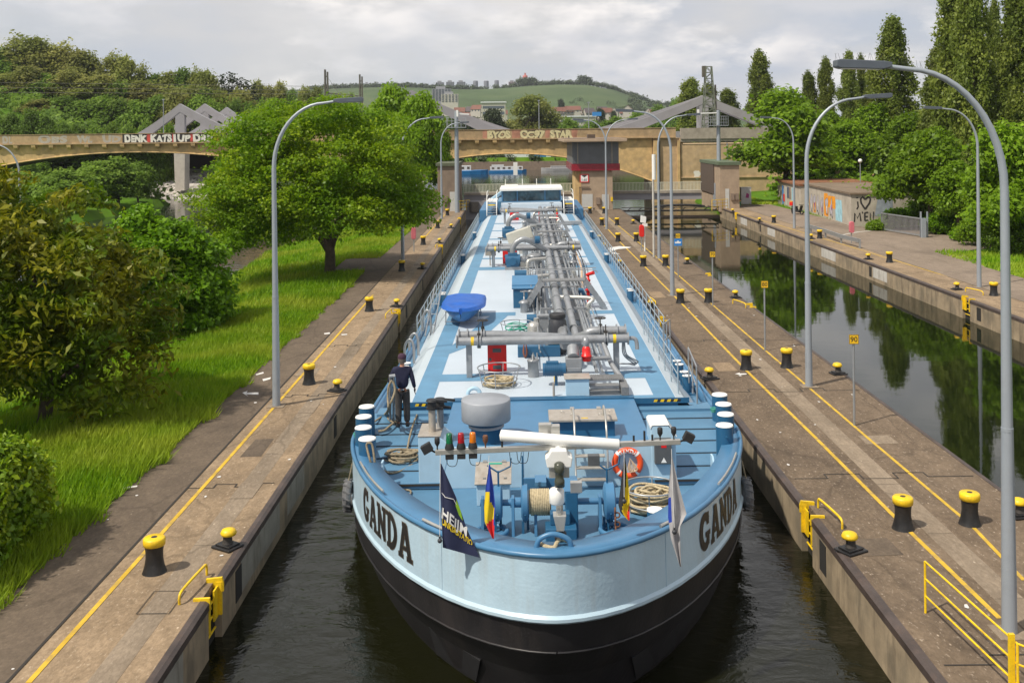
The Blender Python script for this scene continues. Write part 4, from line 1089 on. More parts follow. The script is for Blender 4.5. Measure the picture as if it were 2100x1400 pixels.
mb.prism([(-.12, .14), (.10, .14), (.06, -.12), (-.06, -.12)], vm - .28, vm - .05, 'y', 0, Matrix.Translation((mx_ + .0, 0, zc))); mb.box(mx_ - .05, mx_ + .02, vm - .24, vm - .12, zc + .14, zc + .22); mb.build("camera_head", M['steel'], TB, .012)
mb = MB(); mb.lathe([(0, 0), (.08, 0), (.10, .08), (.10, .18), (.06, .22), (0, .22)], (mx_, vm - .16, zc - .36), 14); mb.build("camera_motor", M['black_matt'], TB)
for px, py in ((1182, 1000), (1135, 885), (1218, 945), (1118, 882)):
    p = SU(px, py, vm + 2.0 if py > 900 else vm + .1); mb = MB(); mb.box(p.x - .11, p.x + .11, p.y, p.y + .14, p.z - .1, p.z + .1); mb.build("equipment_box", M['dark_grey'] if px > 1200 else M['steel'], TB, .01)

def word_on(mb, txt, fn, size, bold=0.0, mi=0, sx=1.0):
    V, FF, wd = text2d(txt, size, bold, sx)
    mb.add([fn(x, y) for x, y in V], FF, mi)
    return wd

# ------------------------------------------------------------------ tank deck
VT2 = VT - .02
mb = MB()
for s_ in (-1, 1):
    mb.quad((s_ * 4.36, VT2, .57), (s_ * 4.36, VW, .57), (s_ * 3.86, VW, 1.10), (s_ * 3.86, VT2, 1.10)); mb.quad((s_ * 3.86, VT2, 1.10), (s_ * 3.86, VW, 1.10), (s_ * 3.6, VW, 1.2), (s_ * 3.6, VT2, 1.2))
mb.build("tank_edge", M['edge_white'], TB)
mb = MB(); mb.quad((-3.6, VT2, 1.2), (3.6, VT2, 1.2), (3.6, VW, 1.2), (-3.6, VW, 1.2)); mb.build("tank_deck", M['trunk_white'], TB)
mb = MB(); mb.quad((-3.82, VT2, .3), (3.82, VT2, .3), (3.60, VT2, 1.2), (-3.60, VT2, 1.2)); mb.box(-3.85, -2.47, VT2 - .03, VT2 - .002, 1.06, 1.205); mb.box(2.47, 3.95, VT2 - .03, VT2 - .002, 1.06, 1.205); mb.box(-2.46, 2.46, VT2 - .01, VT2 + .3, 1.205, 1.225); mb.build("tank_front", M['dark_blue'], TB)
mb = MB()
mb.quad((-3.58, VT + .3, 1.204), (-3.02, VT + .3, 1.204), (-3.02, VW, 1.204), (-3.58, VW, 1.204)); mb.quad((3.02, VT + .3, 1.204), (3.58, VT + .3, 1.204), (3.58, VW, 1.204), (3.02, VW, 1.204))
mb.quad((-3.58, VT + .0, 1.204), (3.58, VT + .0, 1.204), (3.58, VT + .3, 1.204), (-3.58, VT + .3, 1.204))
for vc, hw_ in ((14.3, .45), (24.9, .40), (38.8, .62), (43.2, .3), (54, .35), (60, .3), (66, .4)):
    mb.quad((-3.02, vc - hw_, 1.204), (-.9, vc - hw_, 1.204), (-.9, vc + hw_, 1.204), (-3.02, vc + hw_, 1.204)); mb.quad((1.9, vc - hw_, 1.204), (3.02, vc - hw_, 1.204), (3.02, vc + hw_, 1.204), (1.9, vc + hw_, 1.204))
mb.add([(-3.02, 17.6, 1.204), (-2.2, 19.2, 1.204), (-1.2, 24.5, 1.204), (-1.9, 24.5, 1.204), (-2.2, 23.6, 1.204), (-2.4, 22.0, 1.204), (-3.02, 19.0, 1.204)], [(0, 1, 2, 3, 4, 5, 6)])
mb.build("walkway_paint", M['stripe_blue'], TB)
# hazard tape on the step edge
for u0 in (-3.5, 2.98):
    mb = MB()
    for k in range(8):
        x = u0 + k * .09
        mb.add([(x, VT2 - .034, 1.10), (x + .09, VT2 - .034, 1.10), (x + .12, VT2 - .034, 1.17), (x + .03, VT2 - .034, 1.17)], [(0, 1, 2, 3)], k % 2)
    mb.build("hazard_tape", [M['yellow'], M['black_matt']], TB, fix=False)
def cyl_v(mb, x, z, v0, v1, r, n=14): mb.cyl((x, v0, z), (x, v1, z), r, None, n)
# long pipes
for u, z, r, v0, v1 in ((.72, 1.98, .155, 15.0, 72), (1.13, 1.95, .12, 15.4, 72), (1.55, 1.62, .05, 13, 72), (1.72, 1.60, .035, 13, 70), (.32, 1.45, .06, 18, 70), (.12, 1.40, .045, 20, 66), (1.9, 1.45, .04, 16, 70)):
    mb = MB(); cyl_v(mb, u, z, v0, v1, r)
    if r > .1:
        for v in np.arange(v0 + 2.2, v1, 3.1): cyl_v(mb, u, z, v, v + .05, r * 1.28, 18); cyl_v(mb, u, z, v + .07, v + .12, r * 1.28, 18)
    mb.build("cargo_pipe", M['pipe'] if r > .05 else M['galv'], TB)
random.seed(31)
for i in range(9):                           # thin service lines between the big pipes
    u = random.uniform(-.15, 2.15); z = random.uniform(1.28, 1.75); mb = MB(); P = []
    for k in range(8): P.append((u + (.12 if k % 3 == 2 else 0) * (1 if i % 2 else -1), 15 + i * .6 + k * 7.2, z + (.10 if k % 4 == 3 else 0)))
    mb.tube(smooth_path(P, 4), random.uniform(.018, .034), 6); mb.build("service_line", M[random.choice(['galv', 'steel', 'pipe'])], TB)
for v in np.arange(17, 72, 5.5):             # pipe trestles and walkway gratings
    mb = MB()
    for u in (.2, 1.75): mb.box(u - .04, u + .04, v, v + .08, 1.2, 1.80)
    mb.box(.1, 1.85, v, v + .08, 1.74, 1.82); mb.build("pipe_trestle", M['pipe'], TB)
for v in np.arange(16, 70, 2.7):
    mb = MB(); mb.box(1.22, 1.50, v, v + 1.5, 1.52, 1.56); mb.build("cable_tray", M['grating'], TB)

def flange(mb, c, ax, r, t=.04):
    d = Vector(ax) * t / 2; c = Vector(c); mb.cyl(c - d, c + d, r, None, 20)
def manifold(v, x0, x1, zc, full=True):
    dx = .14
    mb = MB(); mb.cyl((x0, v, zc), (x1, v, zc), .125, None, 18)
    for x in (x0, x0 + .62, x0 + .70, x1 - .62, x1 - .70, x1): flange(mb, (x, v, zc), (1, 0, 0), .185)
    mb.cyl((x0 - .02, v, zc), (x0 + .01, v, zc), .2, None, 20)
    mb.build("manifold_pipe", M['pipe'], TB)
    mb = MB()
    mb.tube(smooth_path([(x0 + .05, v + .38, zc + .10), (x0 + 1.0, v + .38, zc + .10), (x0 + 1.9, v + .40, zc + .06), (x0 + 3.0, v + .5, zc - .04), (.72, v + 1.0, zc - .12)], 5), [.135] * 4 + [.135] * 17, 14)
    for x in (x0 + .04, x0 + .30, x0 + .72, x0 + .80): flange(mb, (x, v + .38, zc + .10), (1, 0, 0), .20)
    mb.tube(smooth_path([(x1 - .05, v + .38, zc + .16), (x1 - 1.0, v + .38, zc + .16), (x1 - 1.25, v + .5, zc + .02), (1.13, v + 1.2, zc - .2)], 5), .135, 14)
    for x in (x1 - .04, x1 - .30, x1 - .75, x1 - .83): flange(mb, (x, v + .38, zc + .16), (1, 0, 0), .20)
    mb.build("manifold_pipe", M['pipe'], TB)
    for x in (x0 + .35, x1 - .35):
        mb = MB(); mb.box(x - .085, x + .085, v + .04, v + .22, 1.2, zc - .08); mb.build("manifold_post", M['pipe'], TB, .012)
    for x, dv in ((x0 + .66, 0), (x1 - .66, 0), (x0 + .76, .38), (x1 - .79, .38)):
        mb = MB(); zz = zc + (.13 if dv else 0)
        mb.cyl((x, v + dv, zz + .1), (x, v + dv, zz + .42), .018, None, 8); mb.cyl((x - .05, v + dv, zz - .16), (x + .05, v + dv, zz - .16), .05, None, 10); mb.box(x - .05, x + .05, v + dv - .05, v + dv + .05, zz + .1, zz + .24)
        vb = mb.build("valve", M['iron'], TB)
        if dv:
            mb = MB(); mb.tube(arc((x, v + dv, zz + .42), .16, 0, 360, 20, 'xy')[:-1], .014, 6, closed=True)
            for a in (0, 60, 120): mb.bar((x - .16 * math.cos(R(a)), v + dv - .16 * math.sin(R(a)), zz + .42), (x + .16 * math.cos(R(a)), v + dv + .16 * math.sin(R(a)), zz + .42), .016, .012)
            mb.build("hand_wheel", M['iron'], vb)
    for x in (x0 + .42, x1 - .45):
        mb = MB(); mb.cyl((x, v, zc), (x + .09, v, zc), .1275, None, 18, 0, False); mb.build("yellow_band", M['yellow'], TB)
    return
lm, rm = SU(937, 703, 14.2), SU(1288, 691, 14.2); manifold(14.2, lm.x, rm.x, (lm.z + rm.z) / 2)
l2, r2_ = SU(998, 511, 39.3), SU(1191, 506.5, 39.3); manifold(39.3, l2.x, r2_.x, (l2.z + r2_.z) / 2)
l3, r3_ = SU(1026, 433, 65.5), SU(1152, 430.7, 65.5); manifold(65.5, l3.x, r3_.x, (l3.z + r3_.z) / 2)
mb = MB(); zc = (lm.z + rm.z) / 2
mb.tube(smooth_path([(rm.x, 14.2, zc), (rm.x + .16, 14.2, zc), (rm.x + .24, 14.18, zc - .08), (rm.x + .26, 14.15, zc - .32)], 5), .06, 10); mb.build("drain_bend", M['pipe'], TB)
for k in range(3):
    mb = MB(); mb.tube(smooth_path([(rm.x - .15 + k * .03, 14.4, zc - .1), (rm.x - .12 + k * .05, 14.5, 1.75), (rm.x + .25 + k * .05, 14.8, 1.38 + k * .04), (rm.x + .05, 15.2, 1.32), (rm.x - .5, 15.4, 1.30)], 5), .02, 6); mb.build("control_hose", M['pipe'], TB)

def cabinet(px, py, w_, h, z=1.2, name="hose_cabinet"):
    c = SP(px, py, z)
    mb = MB(); mb.box(c.x - w_ / 2, c.x + w_ / 2, c.y, c.y + .32, z + .04, z + h); o = mb.build(name, M['red'], TB, .012)
    mb = MB(); f = c.y - .012
    mb.box(c.x - w_ / 2 + .04, c.x + w_ / 2 - .04, f, c.y, z + .08, z + h - .05); d_ = mb.build("door", M['red'], o, .006)
    mb = MB()
    for zz in (.68, .12): mb.box(c.x - .13, c.x + .13, f - .006, f - .001, z + h * zz + .02, z + h * zz + .14)
    mb.box(c.x - .24 * w_ / .56, c.x - .17 * w_ / .56, f - .012, f - .001, z + h * .42, z + h * .52); mb.build("pane", M['dark_grey'], d_)
    mb = MB(); mb.box(c.x - w_ / 2 - .01, c.x + w_ / 2 + .01, c.y - .02, c.y + .33, z + h, z + h + .03); mb.build("roof", M['dark_grey'] if w_ > .5 else M['red'], o)
cabinet(1020, 765, .57, .90)
cabinet(1046, 542, .80, .95); cabinet(1055, 452, .75, .9)
def can(px, py, r, h, m='pipe', z=1.2, top=True):
    c = SP(px, py, z); mb = MB()
    mb.lathe([(r, 0), (r, h * .9), (r * 1.08, h * .9), (r * 1.08, h), (r * .9, h + .03), (0, h + .03)], c, 24)
    if top: mb.cyl((c.x, c.y, z + h), (c.x, c.y, z + h + .22), .02, None, 8); mb.box(c.x - .05, c.x + .05, c.y - .04, c.y + .04, z + h + .03, z + h + .14); mb.bar((c.x - .02, c.y - r - .02, z + h), (c.x, c.y, z + h + .2), .025, .02)
    mb.build("deck_filter", M[m], TB)
    return c
can(1094, 772, .165, .50); can(1090, 630, .21, .72); can(1085, 464, .25, .55)
# cargo pumps with bent discharge pipes
def pump(px, py, s_=1.0):
    c = SP(px, py, 1.2); x, y = c.x, c.y
    mb = MB()
    mb.box(x - .42 * s_, x + .42 * s_, y - .28 * s_, y + .34 * s_, 1.2, 1.2 + .16 * s_); mb.build("pump_foot", M['pipe'], TB, .01)
    mb = MB(); z = 1.2 + .16 * s_
    mb.cyl((x - .40 * s_, y, z + .34 * s_), (x + .40 * s_, y, z + .34 * s_), .30 * s_, None, 20); mb.box(x - .34 * s_, x + .34 * s_, y - .30 * s_, y + .30 * s_, z, z + .3 * s_); mb.box(x - .25 * s_, x + .25 * s_, y - .2 * s_, y + .2 * s_, z + .5 * s_, z + .72 * s_); mb.cyl((x, y - .3 * s_, z + .3 * s_), (x, y - .42 * s_, z + .3 * s_), .2 * s_, None, 18)
    mb.build("pump", M['dark_blue'], TB, .015)
    mb = MB()
    P = smooth_path([(x, y, z + .7 * s_), (x + .03, y, z + 1.0 * s_), (x + .30, y + .02, z + 1.32 * s_), (x + .8, y + .05, z + 1.38 * s_), (.75, y + .6, 2.0)], 6)
    mb.tube(P, .15 * s_, 14); mb.build("discharge_pipe", M['pipe'], TB)
    mb = MB(); cx = x + 1.15 * s_
    mb.lathe([(.36 * s_, 0), (.36 * s_, .50 * s_), (.42 * s_, .52 * s_), (.42 * s_, .60 * s_), (.36 * s_, .63 * s_), (.25 * s_, .70 * s_), (0, .72 * s_)], (cx, y + .25, 1.3), 28)
    mb.cyl((x + .4 * s_, y + .1, z + .35 * s_), (cx, y + .2, z + .35 * s_), .14 * s_, None, 16); flange(mb, (x + .62 * s_, y + .15, z + .35 * s_), (1, 0, 0), .22 * s_)
    mb.build("strainer", M['pipe'], TB)
    mb = MB(); mb.cyl((cx + .05, y + .05, z + 1.38 * s_ ), (cx + .30, y + .08, z + 1.38 * s_), .20 * s_, None, 18); mb.build("coupling", M['dark_blue'], TB)
pump(1052, 552, 1.0); pump(1043, 492, 1.05)
# the first pump, a horizontal motor with gear case
c = SP(1140, 790, 1.2)
mb = MB(); x = SU(1113, 752, c.y).x; x1 = SU(1160, 752, c.y).x
mb.cyl((x, c.y, 1.66), (x1, c.y, 1.66), .185, None, 22); 
for k in range(9): mb.cyl((x + .06 + k * .055, c.y, 1.66), (x + .075 + k * .055, c.y, 1.66), .205, None, 22)
mb.box(x + .1, x + .45, c.y - .1, c.y + .1, 1.8, 1.89); mb.box(x + .34, x + .42, c.y - .04, c.y + .04, 1.2, 1.5); mb.build("pump_motor", M['dark_blue'], TB, .005)
mb = MB(); mb.box(x1 + .0, x1 + .46, c.y - .12, c.y + .22, 1.28, 1.98); mb.box(x1 + .02, x1 + .44, c.y - .14, c.y - .121, 1.62, 1.72); mb.cyl((x1 + .23, c.y + .05, 1.98), (x1 + .23, c.y + .35, 2.2), .17, .17, 18); g = mb.build("gear_box", M['pipe'], TB, .03, 3)
mb = MB(); mb.box(x1 + .18, x1 + .28, c.y - .146, c.y - .141, 1.47, 1.52); mb.build("sticker", M['yellow'], g)
p = SU(1203, 740, c.y + .1)
mb = MB(); mb.lathe([(.11, 0), (.125, .02), (.125, .12), (.15, .13), (.15, .17), (.125, .18), (.12, .36), (.07, .45), (0, .46)], p, 22); mb.build("relief_valve", M['red'], TB)
mb = MB(); mb.tube(smooth_path([p + Vector((0, .02, .4)), p + Vector((-.02, .05, .62)), (p.x - .02, 14.2, 2.2)], 5), .09, 12); mb.tube([(p.x, c.y + .1, p.z + .06), (p.x + .7, c.y + .2, p.z + .06)], .06, 10); mb.tube(smooth_path([(p.x + .55, 14.2, 2.2), (p.x + .72, c.y + .3, 1.75), (p.x + .95, c.y - .3, 1.45), (p.x + 1.05, c.y - .6, 1.25)], 6), .075, 10); mb.build("bypass_pipe", M['pipe'], TB)
a, b = SP(1198, 778, 1.55), SP(1275, 772, 1.55)
mb = MB()
mb.box(a.x, b.x, a.y, a.y + .55, 1.52, 1.55)
for k in range(17): mb.box(a.x + .04 + k * (b.x - a.x - .06) / 17, a.x + .06 + k * (b.x - a.x - .06) / 17, a.y + .01, a.y + .54, 1.552, 1.566)
mb.build("step_platform", M['grating'], TB)
mb = MB()
for k in range(3): mb.box(a.x - .02, b.x - .12, a.y - .3 - k * .1, a.y - .02 - k * .25, 1.42 - k * .11, 1.45 - k * .11)
mb.box(b.x - .08, b.x + .12, a.y - .55, a.y + .3, 1.2, 1.46); mb.build("pipe_steps", M['grating'], TB, .01)
for s_, sx in ((1, 1160), (0, 1275)):
    p = SP(sx, 775, 1.205); mb = MB()
    for k in range(12): mb.quad((p.x - .35 + (0 if s_ else .3), p.y - .6 + k * .07, 1.209), (p.x - .29 + (0 if s_ else .3), p.y - .6 + k * .07, 1.209), (p.x - .29 + (0 if s_ else .3), p.y - .56 + k * .07, 1.209), (p.x - .35 + (0 if s_ else .3), p.y - .56 + k * .07, 1.209))
    mb.build("hazard_tape", M['yellow'], TB, fix=False)
a, b = SP(1161, 811, 1.22), SP(1209, 811, 1.22)
mb = MB(); mb.box(a.x, b.x, a.y, a.y + .5, 1.2, 1.66); o = mb.build("vent_box", M['house_blue'], TB, .01)
mb = MB(); mb.box(a.x - .04, b.x + .04, a.y - .04, a.y + .56, 1.663, 1.70); mb.build("lid", M['box_tan'], o, .01)
mb = MB(); p = SP(1136, 812, 1.2); mb.cyl(p, p + Vector((0, 0, .36)), .035, None, 10); mb.build("sounding_pipe", M['box_tan'], TB)
mb = MB(); p = SP(972, 808, 1.2); mb.tube(arc((p.x, p.y, 1.2), .17, 0, 180, 16), .055, 10); mb.build("rope_eye", M['house_blue'], TB)
# blue boxes behind the first manifold
a, b = SP(1062, 733, 1.2), SP(1150, 733, 1.2)
mb = MB(); mb.box(a.x, b.x, a.y, a.y + .9, 1.2, 1.55); mb.build("hatch_coaming", M['dark_blue'], TB, .02)
mb = MB(); p = SU(1077, 722, a.y - .1)
for k in range(5): mb.tube(smooth_path([(p.x - .03, p.y, p.z + .28), (p.x - .07 + k * .008, p.y - .02 * k, p.z), (p.x, p.y - .02 * k, p.z - .18 + k * .01), (p.x + .07 - k * .008, p.y - .02 * k, p.z), (p.x + .03, p.y, p.z + .28)], 5), .016, 6)
mb.build("hanging_hose", M['brown_hose'], TB)
c = SP(1095, 698, 1.2); mb = MB(); mb.lathe([(.22, 0), (.22, .5), (.17, .62), (.05, .66), (0, .66)], c, 24); mb.build("deck_tank", M['steel'], TB)
mb = MB(); c = SP(1115, 690, 1.2); mb.box(c.x - .16, c.x + .16, c.y, c.y + .3, 1.2, 1.9); mb.box(c.x - .2, c.x + .2, c.y - .04, c.y + .34, 1.9, 1.95); mb.build("valve_post", M['pipe'], TB)
# pale blue locker with sloping lid
a, b = SP(1053, 632, 1.2), SP(1103, 632, 1.2)
mb = MB(); mb.prism([(a.y, 1.2), (a.y + 1.9, 1.2), (a.y + 1.9, 2.3), (a.y + 1.3, 2.3), (a.y, 1.98)], a.x, b.x, 'x'); o = mb.build("pump_locker", M['dark_blue'], TB, .015)
mb = MB(); mb.prism([(a.y - .05, 1.985), (a.y + 1.32, 2.33), (a.y + 1.31, 2.38), (a.y - .06, 2.03)], a.x - .05, b.x + .03, 'x'); mb.box(a.x - .05, b.x + .03, a.y + .2, a.y + .26, 2.05, 2.14); mb.build("locker_lid", M['mid_blue'], TB, .01)
# walkover stairs across the pipes
def walkover(v, x0, x1, zt=2.42):
    mb = MB(); xa, xb = .2, 1.95
    mb.box(xa, xb, v - .35, v + .35, zt - .05, zt); mb.build("walkover_platform", M['grating'], TB)
    for s_, xo, xi in ((-1, x0, xa), (1, x1, xb)):
        mb = MB()
        for dv in (-.33, .33): mb.bar((xo, v + dv, 1.22), (xi, v + dv, zt - .04), .05, .20)
        for k in range(1, 5): t = k / 5; mb.box(xo + (xi - xo) * t - .11, xo + (xi - xo) * t + .11, v - .3, v + .3, 1.22 + (zt - 1.26) * t - .02, 1.22 + (zt - 1.26) * t + .02)
        mb.build("walkover_stair", M['pipe'], TB)
    mb = MB(); 
    mb.tube(smooth_path([(xa - .5, v - .36, zt + .25), (xa - .2, v - .36, zt + .42), (xb + .2, v - .36, zt + .42), (xb + .5, v - .36, zt + .28)], 4), .02, 6); mb.tube([(xa - .5, v + .36, zt + .4), (xb + .5, v + .36, zt + .4)], .02, 6)
    for x in (xa, xb): mb.tube([(x, v - .36, zt), (x, v - .36, zt + .42)], .018, 6)
    mb.build("walkover_handrail", M['galv'], TB)
walkover(25.8, -.55, 2.75); walkover(46.5, -.3, 2.6); walkover(58.5, -.3, 2.6)
p = SP(1207, 622, 1.25); mb = MB()
mb.lathe([(.07, 0), (.07, .9), (.10, .92), (.10, 1.0), (.06, 1.03), (.06, 1.25), (0, 1.25)], p, 14)
for z in (.25, .55, .8): mb.cyl((p.x, p.y, p.z + z), (p.x, p.y, p.z + z + .05), .13, None, 14)
mb.cyl((p.x - .05, p.y, p.z + 1.2), (p.x + .22, p.y - .25, p.z + 1.32), .06, .08, 12); mb.build("fire_monitor", M['red'], TB)
for px, py in ((1143, 451), (1107, 448)): p = SP(px, py + 8, 1.25); mb = MB(); mb.lathe([(.09, 0), (.09, .8), (0, .95)], p, 12); mb.build("fire_monitor", M['red'], TB)
# other deck boxes further aft
M['cream_box'] = mat("cream_cabinet", (.50, .49, .43), .5, 0, .06)
p = SP(1075, 512, 1.2); mb = MB(); mb.box(-.8, .8, 0, .7, .55, 1.25, 0, Matrix.Translation((p.x, p.y, 1.2)) @ Matrix.Rotation(-.30, 4, 'Y')); mb.build("control_cabinet", M['cream_box'], TB, .03)
p = SP(1004, 545, 1.2); mb = MB(); mb.box(p.x - .22, p.x + .35, p.y, p.y + .3, 1.75, 2.2); mb.box(p.x, p.x + .06, p.y + .1, p.y + .2, 1.2, 1.75); mb.build("control_cabinet", M['box_tan'], TB, .01)
p = SP(1160, 462, 1.2); mb = MB(); mb.box(p.x - .2, p.x + 1.25, p.y, p.y + .5, 1.25, 1.5); mb.build("gangway", M['galv'], TB, .02)
random.seed(21)
for i in range(34):                          # valves, boxes and hand wheels among the pipes
    v = 19 + i * 1.55; k = i % 4; u = random.uniform(-.75, .2) if i % 3 else random.uniform(1.7, 2.2)
    mb = MB()
    if k == 0: mb.lathe([(.16, 0), (.16, .35), (.22, .37), (.22, .43), (.1, .5), (.03, .5), (.03, .85)], (u, v, 1.2), 16); mb.tube(arc((u, v, 2.05), .15, 0, 360, 14, 'xy')[:-1], .015, 5, closed=True); nm, m_ = "tank_valve", 'pipe'
    elif k == 1: mb.box(u - .2, u + .2, v - .15, v + .15, 1.2, 1.55); mb.cyl((u, v, 1.55), (u, v, 1.8), .1, None, 12); nm, m_ = "valve_block", 'steel'
    elif k == 2: mb.cyl((u - .3, v, 1.5), (u + .3, v, 1.5), .17, None, 16); mb.box(u - .25, u + .25, v - .14, v + .14, 1.2, 1.4); nm, m_ = "stripping_pump", 'dark_blue'
    else: mb.tube(smooth_path([(u, v, 1.2), (u, v, 1.7), (u + .15, v + .1, 1.95), (.72, v + .4, 1.98)], 5), .085, 10); flange(mb, (u, v, 1.6), (0, 0, 1), .14); nm, m_ = "branch_pipe", 'steel'
    mb.build(nm, M[m_], TB)
for u, r, m_ in ((2.25, .055, 'hose'), (2.42, .03, 'black_matt'), (2.1, .03, 'black_matt')):
    mb = MB(); mb.tube(smooth_path([(u - .15, 30, 1.35), (u - .05, 33, 1.35), (u + .1, 36, 1.5), (u + .05, 40, 1.75), (u - .1, 42, 1.9)], 6), r, 8); mb.build("cargo_hose", M[m_], TB)

M['rail_blue'] = mat("railing_grey_blue", (.36, .44, .50), .45, .3, .1, 3)
# railings and side bollards
for sgn in (-1, 1):
    segs = ((12.2, 20.5), (21.5, 72)) if sgn > 0 else ((22.5, 72),)
    for a, b in segs:
        mb = MB(); n = max(2, int((b - a) / 1.35)); u = sgn * (HW - .16) if a > 20 else sgn * (HW - .16)
        P = [a + (b - a) * i / n for i in range(n + 1)]
        if a < 20 and sgn > 0: uu = lambda v: 3.75
        else: uu = lambda v: u
        zb = lambda v: ztop(v) - .15 if abs(uu(v)) > 4 else .95
        for v in P: mb.tube([(uu(v), v, zb(v)), (uu(v), v, zb(v) + 1.05)], .024, 6)
        for h in (.38, .72, 1.05): mb.tube([(uu(v), v, zb(v) + h) for v in P], .017, 6)
        mb.build("side_railing", M['rail_blue'], TB)
    for v in ((14.5, 16.0, 31, 45, 59) if sgn > 0 else (15.2, 16.4, 31, 46, 60)):
        mb = MB(); u = sgn * (HW - .42)
        for dv in (0, .5): mb.cyl((u, v + dv, .5), (u, v + dv, 1.08), .13, None, 18)
        mb.box(u - .2, u + .2, v - .25, v + .75, .555, .6); o = mb.build("side_bollard", M['dark_blue'], TB)
        for dv in (0, .5): mb = MB(); mb.cyl((u, v + dv, 1.081), (u, v + dv, 1.10), .135, None, 18); mb.build("bollard_top", M['white'], o)
for px0, py0, px1, py1 in ((1430, 830, 1413, 745), (1375, 718, 1361, 690)):
    a, b = SP(px0, py0, .95), SP(px1, py1 + 40, .95); mb = MB(); h = 1.05
    P = [a, a + (b - a) * .5, b]
    for p in P: mb.tube([p, p + Vector((0, 0, h))], .024, 6)
    for z in (.5, h): mb.tube([p + Vector((0, 0, z)) for p in P], .02, 6)
    mb.build("deck_railing", M['galv'], TB)
for px, py, h in ((858, 728, .75), (849, 745, .8), (884, 690, 1.0)):   # pipe davits at the left gunwale
    p = SP(px, py, .75); mb = MB(); mb.tube(smooth_path([p, p + Vector((0, .02, h * .7)), p + Vector((-.12, .05, h)), p + Vector((-.3, .1, h * .75)), p + Vector((-.32, .1, h * .2))], 6), .045, 8); mb.build("pipe_davit", M['galv'], TB)
a, b = SP(872, 700, .75), SP(893, 645, .75)
mb = MB(); mb.tube([a + Vector((0, 0, .2)), b + Vector((0, 0, 1.25))], .03, 6); mb.tube([a + Vector((.3, 0, .2)), b + Vector((.3, 0, 1.25))], .03, 6)
for t in (.2, .4, .6, .8): mb.tube([a + (b - a) * t + Vector((0, 0, .2 + 1.05 * t)), a + (b - a) * t + Vector((.3, 0, .2 + 1.05 * t))], .018, 5)
mb.build("boarding_ladder", M['galv'], TB)

# ------------------------------------------------------------------ wheelhouse and stern
WX0, WX1 = SU(1030, 400, VW + 1.0).x, SU(1149, 400, VW + 1.0).x
zl = SU(1088, 429, VW).z
mb = MB(); mb.box(WX0 - .1, WX1 + .1, VW, VW + 6, .4, 2.15); mb.build("deckhouse_front", M['trunk_white'], TB, .04)
zw0, zw1, zr0 = SU(1088, 413, VW + 1).z, SU(1088, 390, VW + 1).z, SU(1088, 384.5, VW + 1).z
mb = MB(); mb.box(WX0, WX1, VW + .6, VW + 5.2, 2.1, zw0); mb.build("wheelhouse_wall", M['trunk_white'], TB, .03)
mb = MB()
for t in (0, .26, .735, 1.0): x = WX0 + (WX1 - WX0) * t; mb.box(x - .055, x + .055, VW + .61, VW + .75, zw0, zw1)
mb.box(WX0, WX1, VW + .6, VW + .76, zw0 - .02, zw0 + .07); mb.box(WX0, WX0 + .1, VW + .75, VW + 5.1, zw0, zw1); mb.box(WX1 - .1, WX1, VW + .75, VW + 5.1, zw0, zw1); mb.build("window_frame", M['mid_blue'], TB)
M['glass_blue'] = mat("wheelhouse_glass", (.07, .13, .17), .06, 0, .5, .9, 0, 30, .6, (.012, .014, .016), .9, 1.0)
mb = MB(); mb.box(WX0 + .1, WX1 - .1, VW + .70, VW + .73, zw0 + .05, zw1); mb.build("window_pane", M['glass_blue'], TB)
mb = MB(); mb.box(WX0 - .2, WX1 + .2, VW + .2, VW + 5.6, zw1, zr0); mb.build("wheelhouse_roof", M['white'], TB, .03, 2)
mb = MB()
for t in (.05, .35, .6, .85): x = WX0 + (WX1 - WX0) * t; mb.tube([(x, VW + 3, zr0), (x, VW + 3, zr0 + .7)], .03, 5)
mb.tube([(WX0 + .2, VW + 2, zr0 + .16), (WX0 + 1.4, VW + 2.1, zr0 + .16)], .08, 8); mb.build("roof_aerial", M['white'], TB)
for s_, px0, px1 in ((-1, 999, 1019), (1, 1157, 1177)):
    a, b = SU(px0, 452, VW - .6), SU(px1, 452, VW - .6)
    mb = MB()
    for k in range(6): mb.box(a.x + .05, b.x - .05, VW - .9 + k * .25, VW - .62 + k * .25, 1.2 + k * .2, 1.24 + k * .2)
    mb.build("stair_flight", M['galv'], TB)
    mb = MB()
    for x in (a.x, b.x): mb.bar((x, VW - 1.0, 1.2), (x, VW + .5, 2.45), .05, .16); mb.tube([(x, VW - 1, 1.2), (x, VW - 1, 2.1), (x, VW + .5, 3.2), (x, VW + 3.5, 3.2)], .03, 6)
    mb.box(a.x, b.x, VW + .5, VW + 4.5, 2.3, 2.4); mb.tube([((a.x if s_ < 0 else b.x), VW + .5, 2.8), ((a.x if s_ < 0 else b.x), VW + 4, 2.8)], .025, 6); mb.build("stair_rail", M['white'], TB)
    mb = MB(); mb.box(a.x + .1, b.x - .1, VW - .62, VW - .60, 2.05, 2.17); mb.build("hazard_tape", M['yellow'], TB)
    mb = MB(); mb.box(s_ * 3.3, s_ * (HW - .1), VW + .5, VW + 12, .5, 1.6); mb.build("aft_bulwark", M['mid_blue'], TB, .05)
mb = MB(); mb.box(-3.2, 3.2, VW + 6, VW + 12, .4, 2.0); mb.build("aft_house", M['deck_blue'], TB, .05)
p = SU(1018, 405, VW + 4); mb = MB(); mb.bar(p + Vector((-.9, 0, -.5)), p + Vector((.6, .5, .5)), .25, .3); mb.build("deck_crane", M['house_blue'], TB, .03)
# ------------------------------------------------------------------ things lying on or hanging from the barge
def W3(p): return TBM @ Vector(p)
def wp(px, py, z): return W3(SP(px, py, z))
def wv(px, py, v): return W3(SU(px, py, v))
